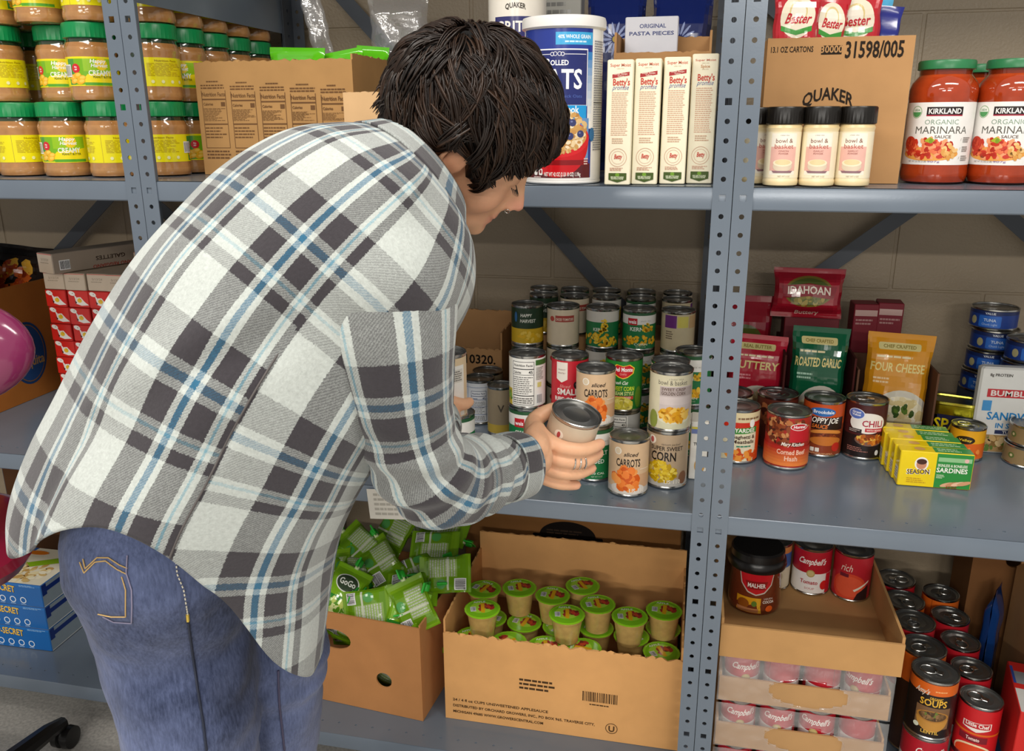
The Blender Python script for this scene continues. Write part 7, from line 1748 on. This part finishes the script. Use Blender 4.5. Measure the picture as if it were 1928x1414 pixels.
L.text('Chiquita', cu_, cv_-rv*.42, rv*.30, '#a8844c', bold=True, width=ru*1.6)
mb = L.flat((0, 0, 0), (0, 1, 0), (0, 0, 1)); mb.build('emblem', 'cardboard', t, 0)
def chip(c1, cs, sd):
    def f(L, w, h): L.rect(-w/2, w/2, 0, h, c1).food(0, h*.45, w*.4, h*.3, cs, .016, 26).rect(-w/2, w/2, h*.85, h*.93, '#1c1814')
    return f
for k, (px, py, y, c1, cs, lb, rt) in enumerate(((34, 556, .40, '#241a14', ['#d8641c','#e88a2c','#b8441c','#e8b03c'], 'dark chip bag with orange chips printed, at the back of the fruit box', (-22, 6, 10)), (18, 515, .29, '#2a2018', ['#5a3a1c','#3a2a1c'], 'black chip bag at the front of the fruit box', (-18, -6, -6)))):
    p = V3(aty(px, py, y)); p.x = min(p.x, FX-(.088, .10, .11)[k]); bag('chip_bag', lb, 'chip bag', (p.x, y, p.z-(.06, .10, .10)[k]), (.16, .15, .09)[k], .19, .045, c1, chip(c1, cs, k), tuple(R(a) for a in rt), 'chip bags in the fruit box', 80+k, wob=.012)
# ------------------------------------------------------------------ left unit, bottom shelf: popcorn boxes
def pop_front(L, W_, H_):
    L.rect(0, W_, 0, H_, '#1560a8').rect(0, W_, H_*.90, H_, '#1a6cb8').text('POP-SECRET', W_*.60, H_*.56, H_*.30, '#3a2410', bold=True, width=W_*.32, arc=.003).text('POP-SECRET', W_*.597, H_*.575, H_*.28, '#ecc04c', bold=True, width=W_*.315, arc=.003).lines(W_*.80, W_*.97, H_*.86, H_*.95, 2, '#8fb8dc')
    for k in range(5): L.ring(W_*(.44+.095*k), H_*.27, .0062, .0085, '#dfe8f0', 18).lines(W_*(.415+.095*k), W_*(.465+.095*k), H_*.06, H_*.12, 1, '#a8c4e0')
def pop_side(L, W_, H_): L.rect(0, W_, 0, H_, '#93a2ac').rect(0, W_, H_*.62, H_*.82, '#14307c').rect(0, W_*.10, H_*.5, H_, '#14307c').rect(0, W_, H_*.02, H_*.06, '#e0e4e6')
def pop_top(L, W_, H_):
    L.rect(0, W_, 0, H_, '#1c62b0').poly([(W_*.45,0),(W_,0),(W_,H_),(W_*.55,H_)], '#e8e0c8').food(W_*.72, H_*.30, W_*.22, H_*.26, ['#efe0b0','#d8b878','#f4ecd0','#c9a05c'], .007, 90).poly([(W_*.62,H_*.55),(W_*.95,H_*.85),(W_*.99,H_*.7),(W_*.7,H_*.45)], '#8cb81c').ell(W_*.60, H_*.85, W_*.10, H_*.06, '#e07a1c', 16)
PB = Vector((-1.473, .099, ZBL)); pw_, pd_, phh = .30, .165, .060
for k in range(3):
    carton('popcorn_box', f"blue popcorn box, {('lowest', 'middle', 'top')[k]} of the three on the bottom shelf", 'popcorn box', (PB.x-pw_/2-.008*k*0, PB.y+pd_/2, ZBL+(phh+.0006)*k), pw_, pd_, phh, '#155a9c', R(1), 'blue popcorn boxes', front=pop_front, right=pop_side, top=pop_top)
carton('cardboard_box', 'dark brown carton at the back of the bottom left shelf', 'cardboard box', (-1.72, .52, ZBL), .30, .14, .40, '#5a3a22', material='cardboard', front=lambda L, w, h: L.text('03', w*.85, h*.75, .02, '#8a6a4c', bold=True))
# ------------------------------------------------------------------ office chair at the left edge
CHX, CHY = -1.31, -.36
chair = thing('office_chair', 'magenta office chair on a black star base at the left edge', 'chair', (CHX, CHY, 0))
mat('chair_shell', .16, noise_s=10, noise_a=.05, coat=.6)
bm = bmesh.new(); ball(bm, (0, 0, 0), (.175, .045, .098), None, 20)
me = bpy.data.meshes.new('backrest'); bm.to_mesh(me); bm.free(); me.shade_smooth(); paint(me, lambda co: np.tile(np.array(rgb('#7d2a52')), (len(co), 1)))
o = obj('backrest', me, 'chair_shell', chair); bp = wpt(-158, 664, -.17); o.location = (bp.x-CHX, bp.y-CHY, bp.z); o.rotation_euler = (R(-8), 0, R(20))
MB().tube([(o.location.x-.01, o.location.y+.03, bp.z-.06), (o.location.x+.045, o.location.y+.02, bp.z-.17), (o.location.x+.02, o.location.y, .66), (-.05, .0, .56)], [.017, .017, .017, .015], 10, '#171414').build('back_bar', 'plastic', chair)
seat = MB(); sz = .655
pr = [(.001, sz-.055), (.18, sz-.05), (.215, sz-.035), (.228, sz-.015), (.222, sz), (.20, sz+.010), (.10, sz+.004), (.001, sz)]
seat.lathe(pr, 48, col='#7e1730', mod=lambda th, k: 1+.07*math.cos(4*th)).build('seat', 'chair_shell', chair)
MB().lathe([(.024, .06), (.024, .30), (.014, .30), (.014, sz-.05), (.06, sz-.05)], 20, col='#1a1818').build('gas_column', 'plastic', chair)
for k in range(5):
    a = 2*PI*k/5+R(20); d = Vector((math.cos(a), math.sin(a), 0)); s = Vector((-math.sin(a), math.cos(a), 0))
    MB().tube([d*.03+Vector((0,0,.095)), d*.14+Vector((0,0,.092)), d*.25+Vector((0,0,.075)), d*.30+Vector((0,0,.062))], [.026, .024, .019, .014], 10, '#1d1b1a').build('leg', 'plastic', chair)
    m = MB().lathe([(.012,-.022),(.025,-.020),(.026,-.006),(.020,-.003),(.020,.003),(.026,.006),(.025,.020),(.012,.022)], 20, col='#141313'); m.move(Matrix.Translation(d*.30+Vector((0,0,.0265))) @ Matrix.Rotation(a, 4, 'Z') @ Matrix.Rotation(R(90), 4, 'X')); m.build('caster', 'plastic', chair)
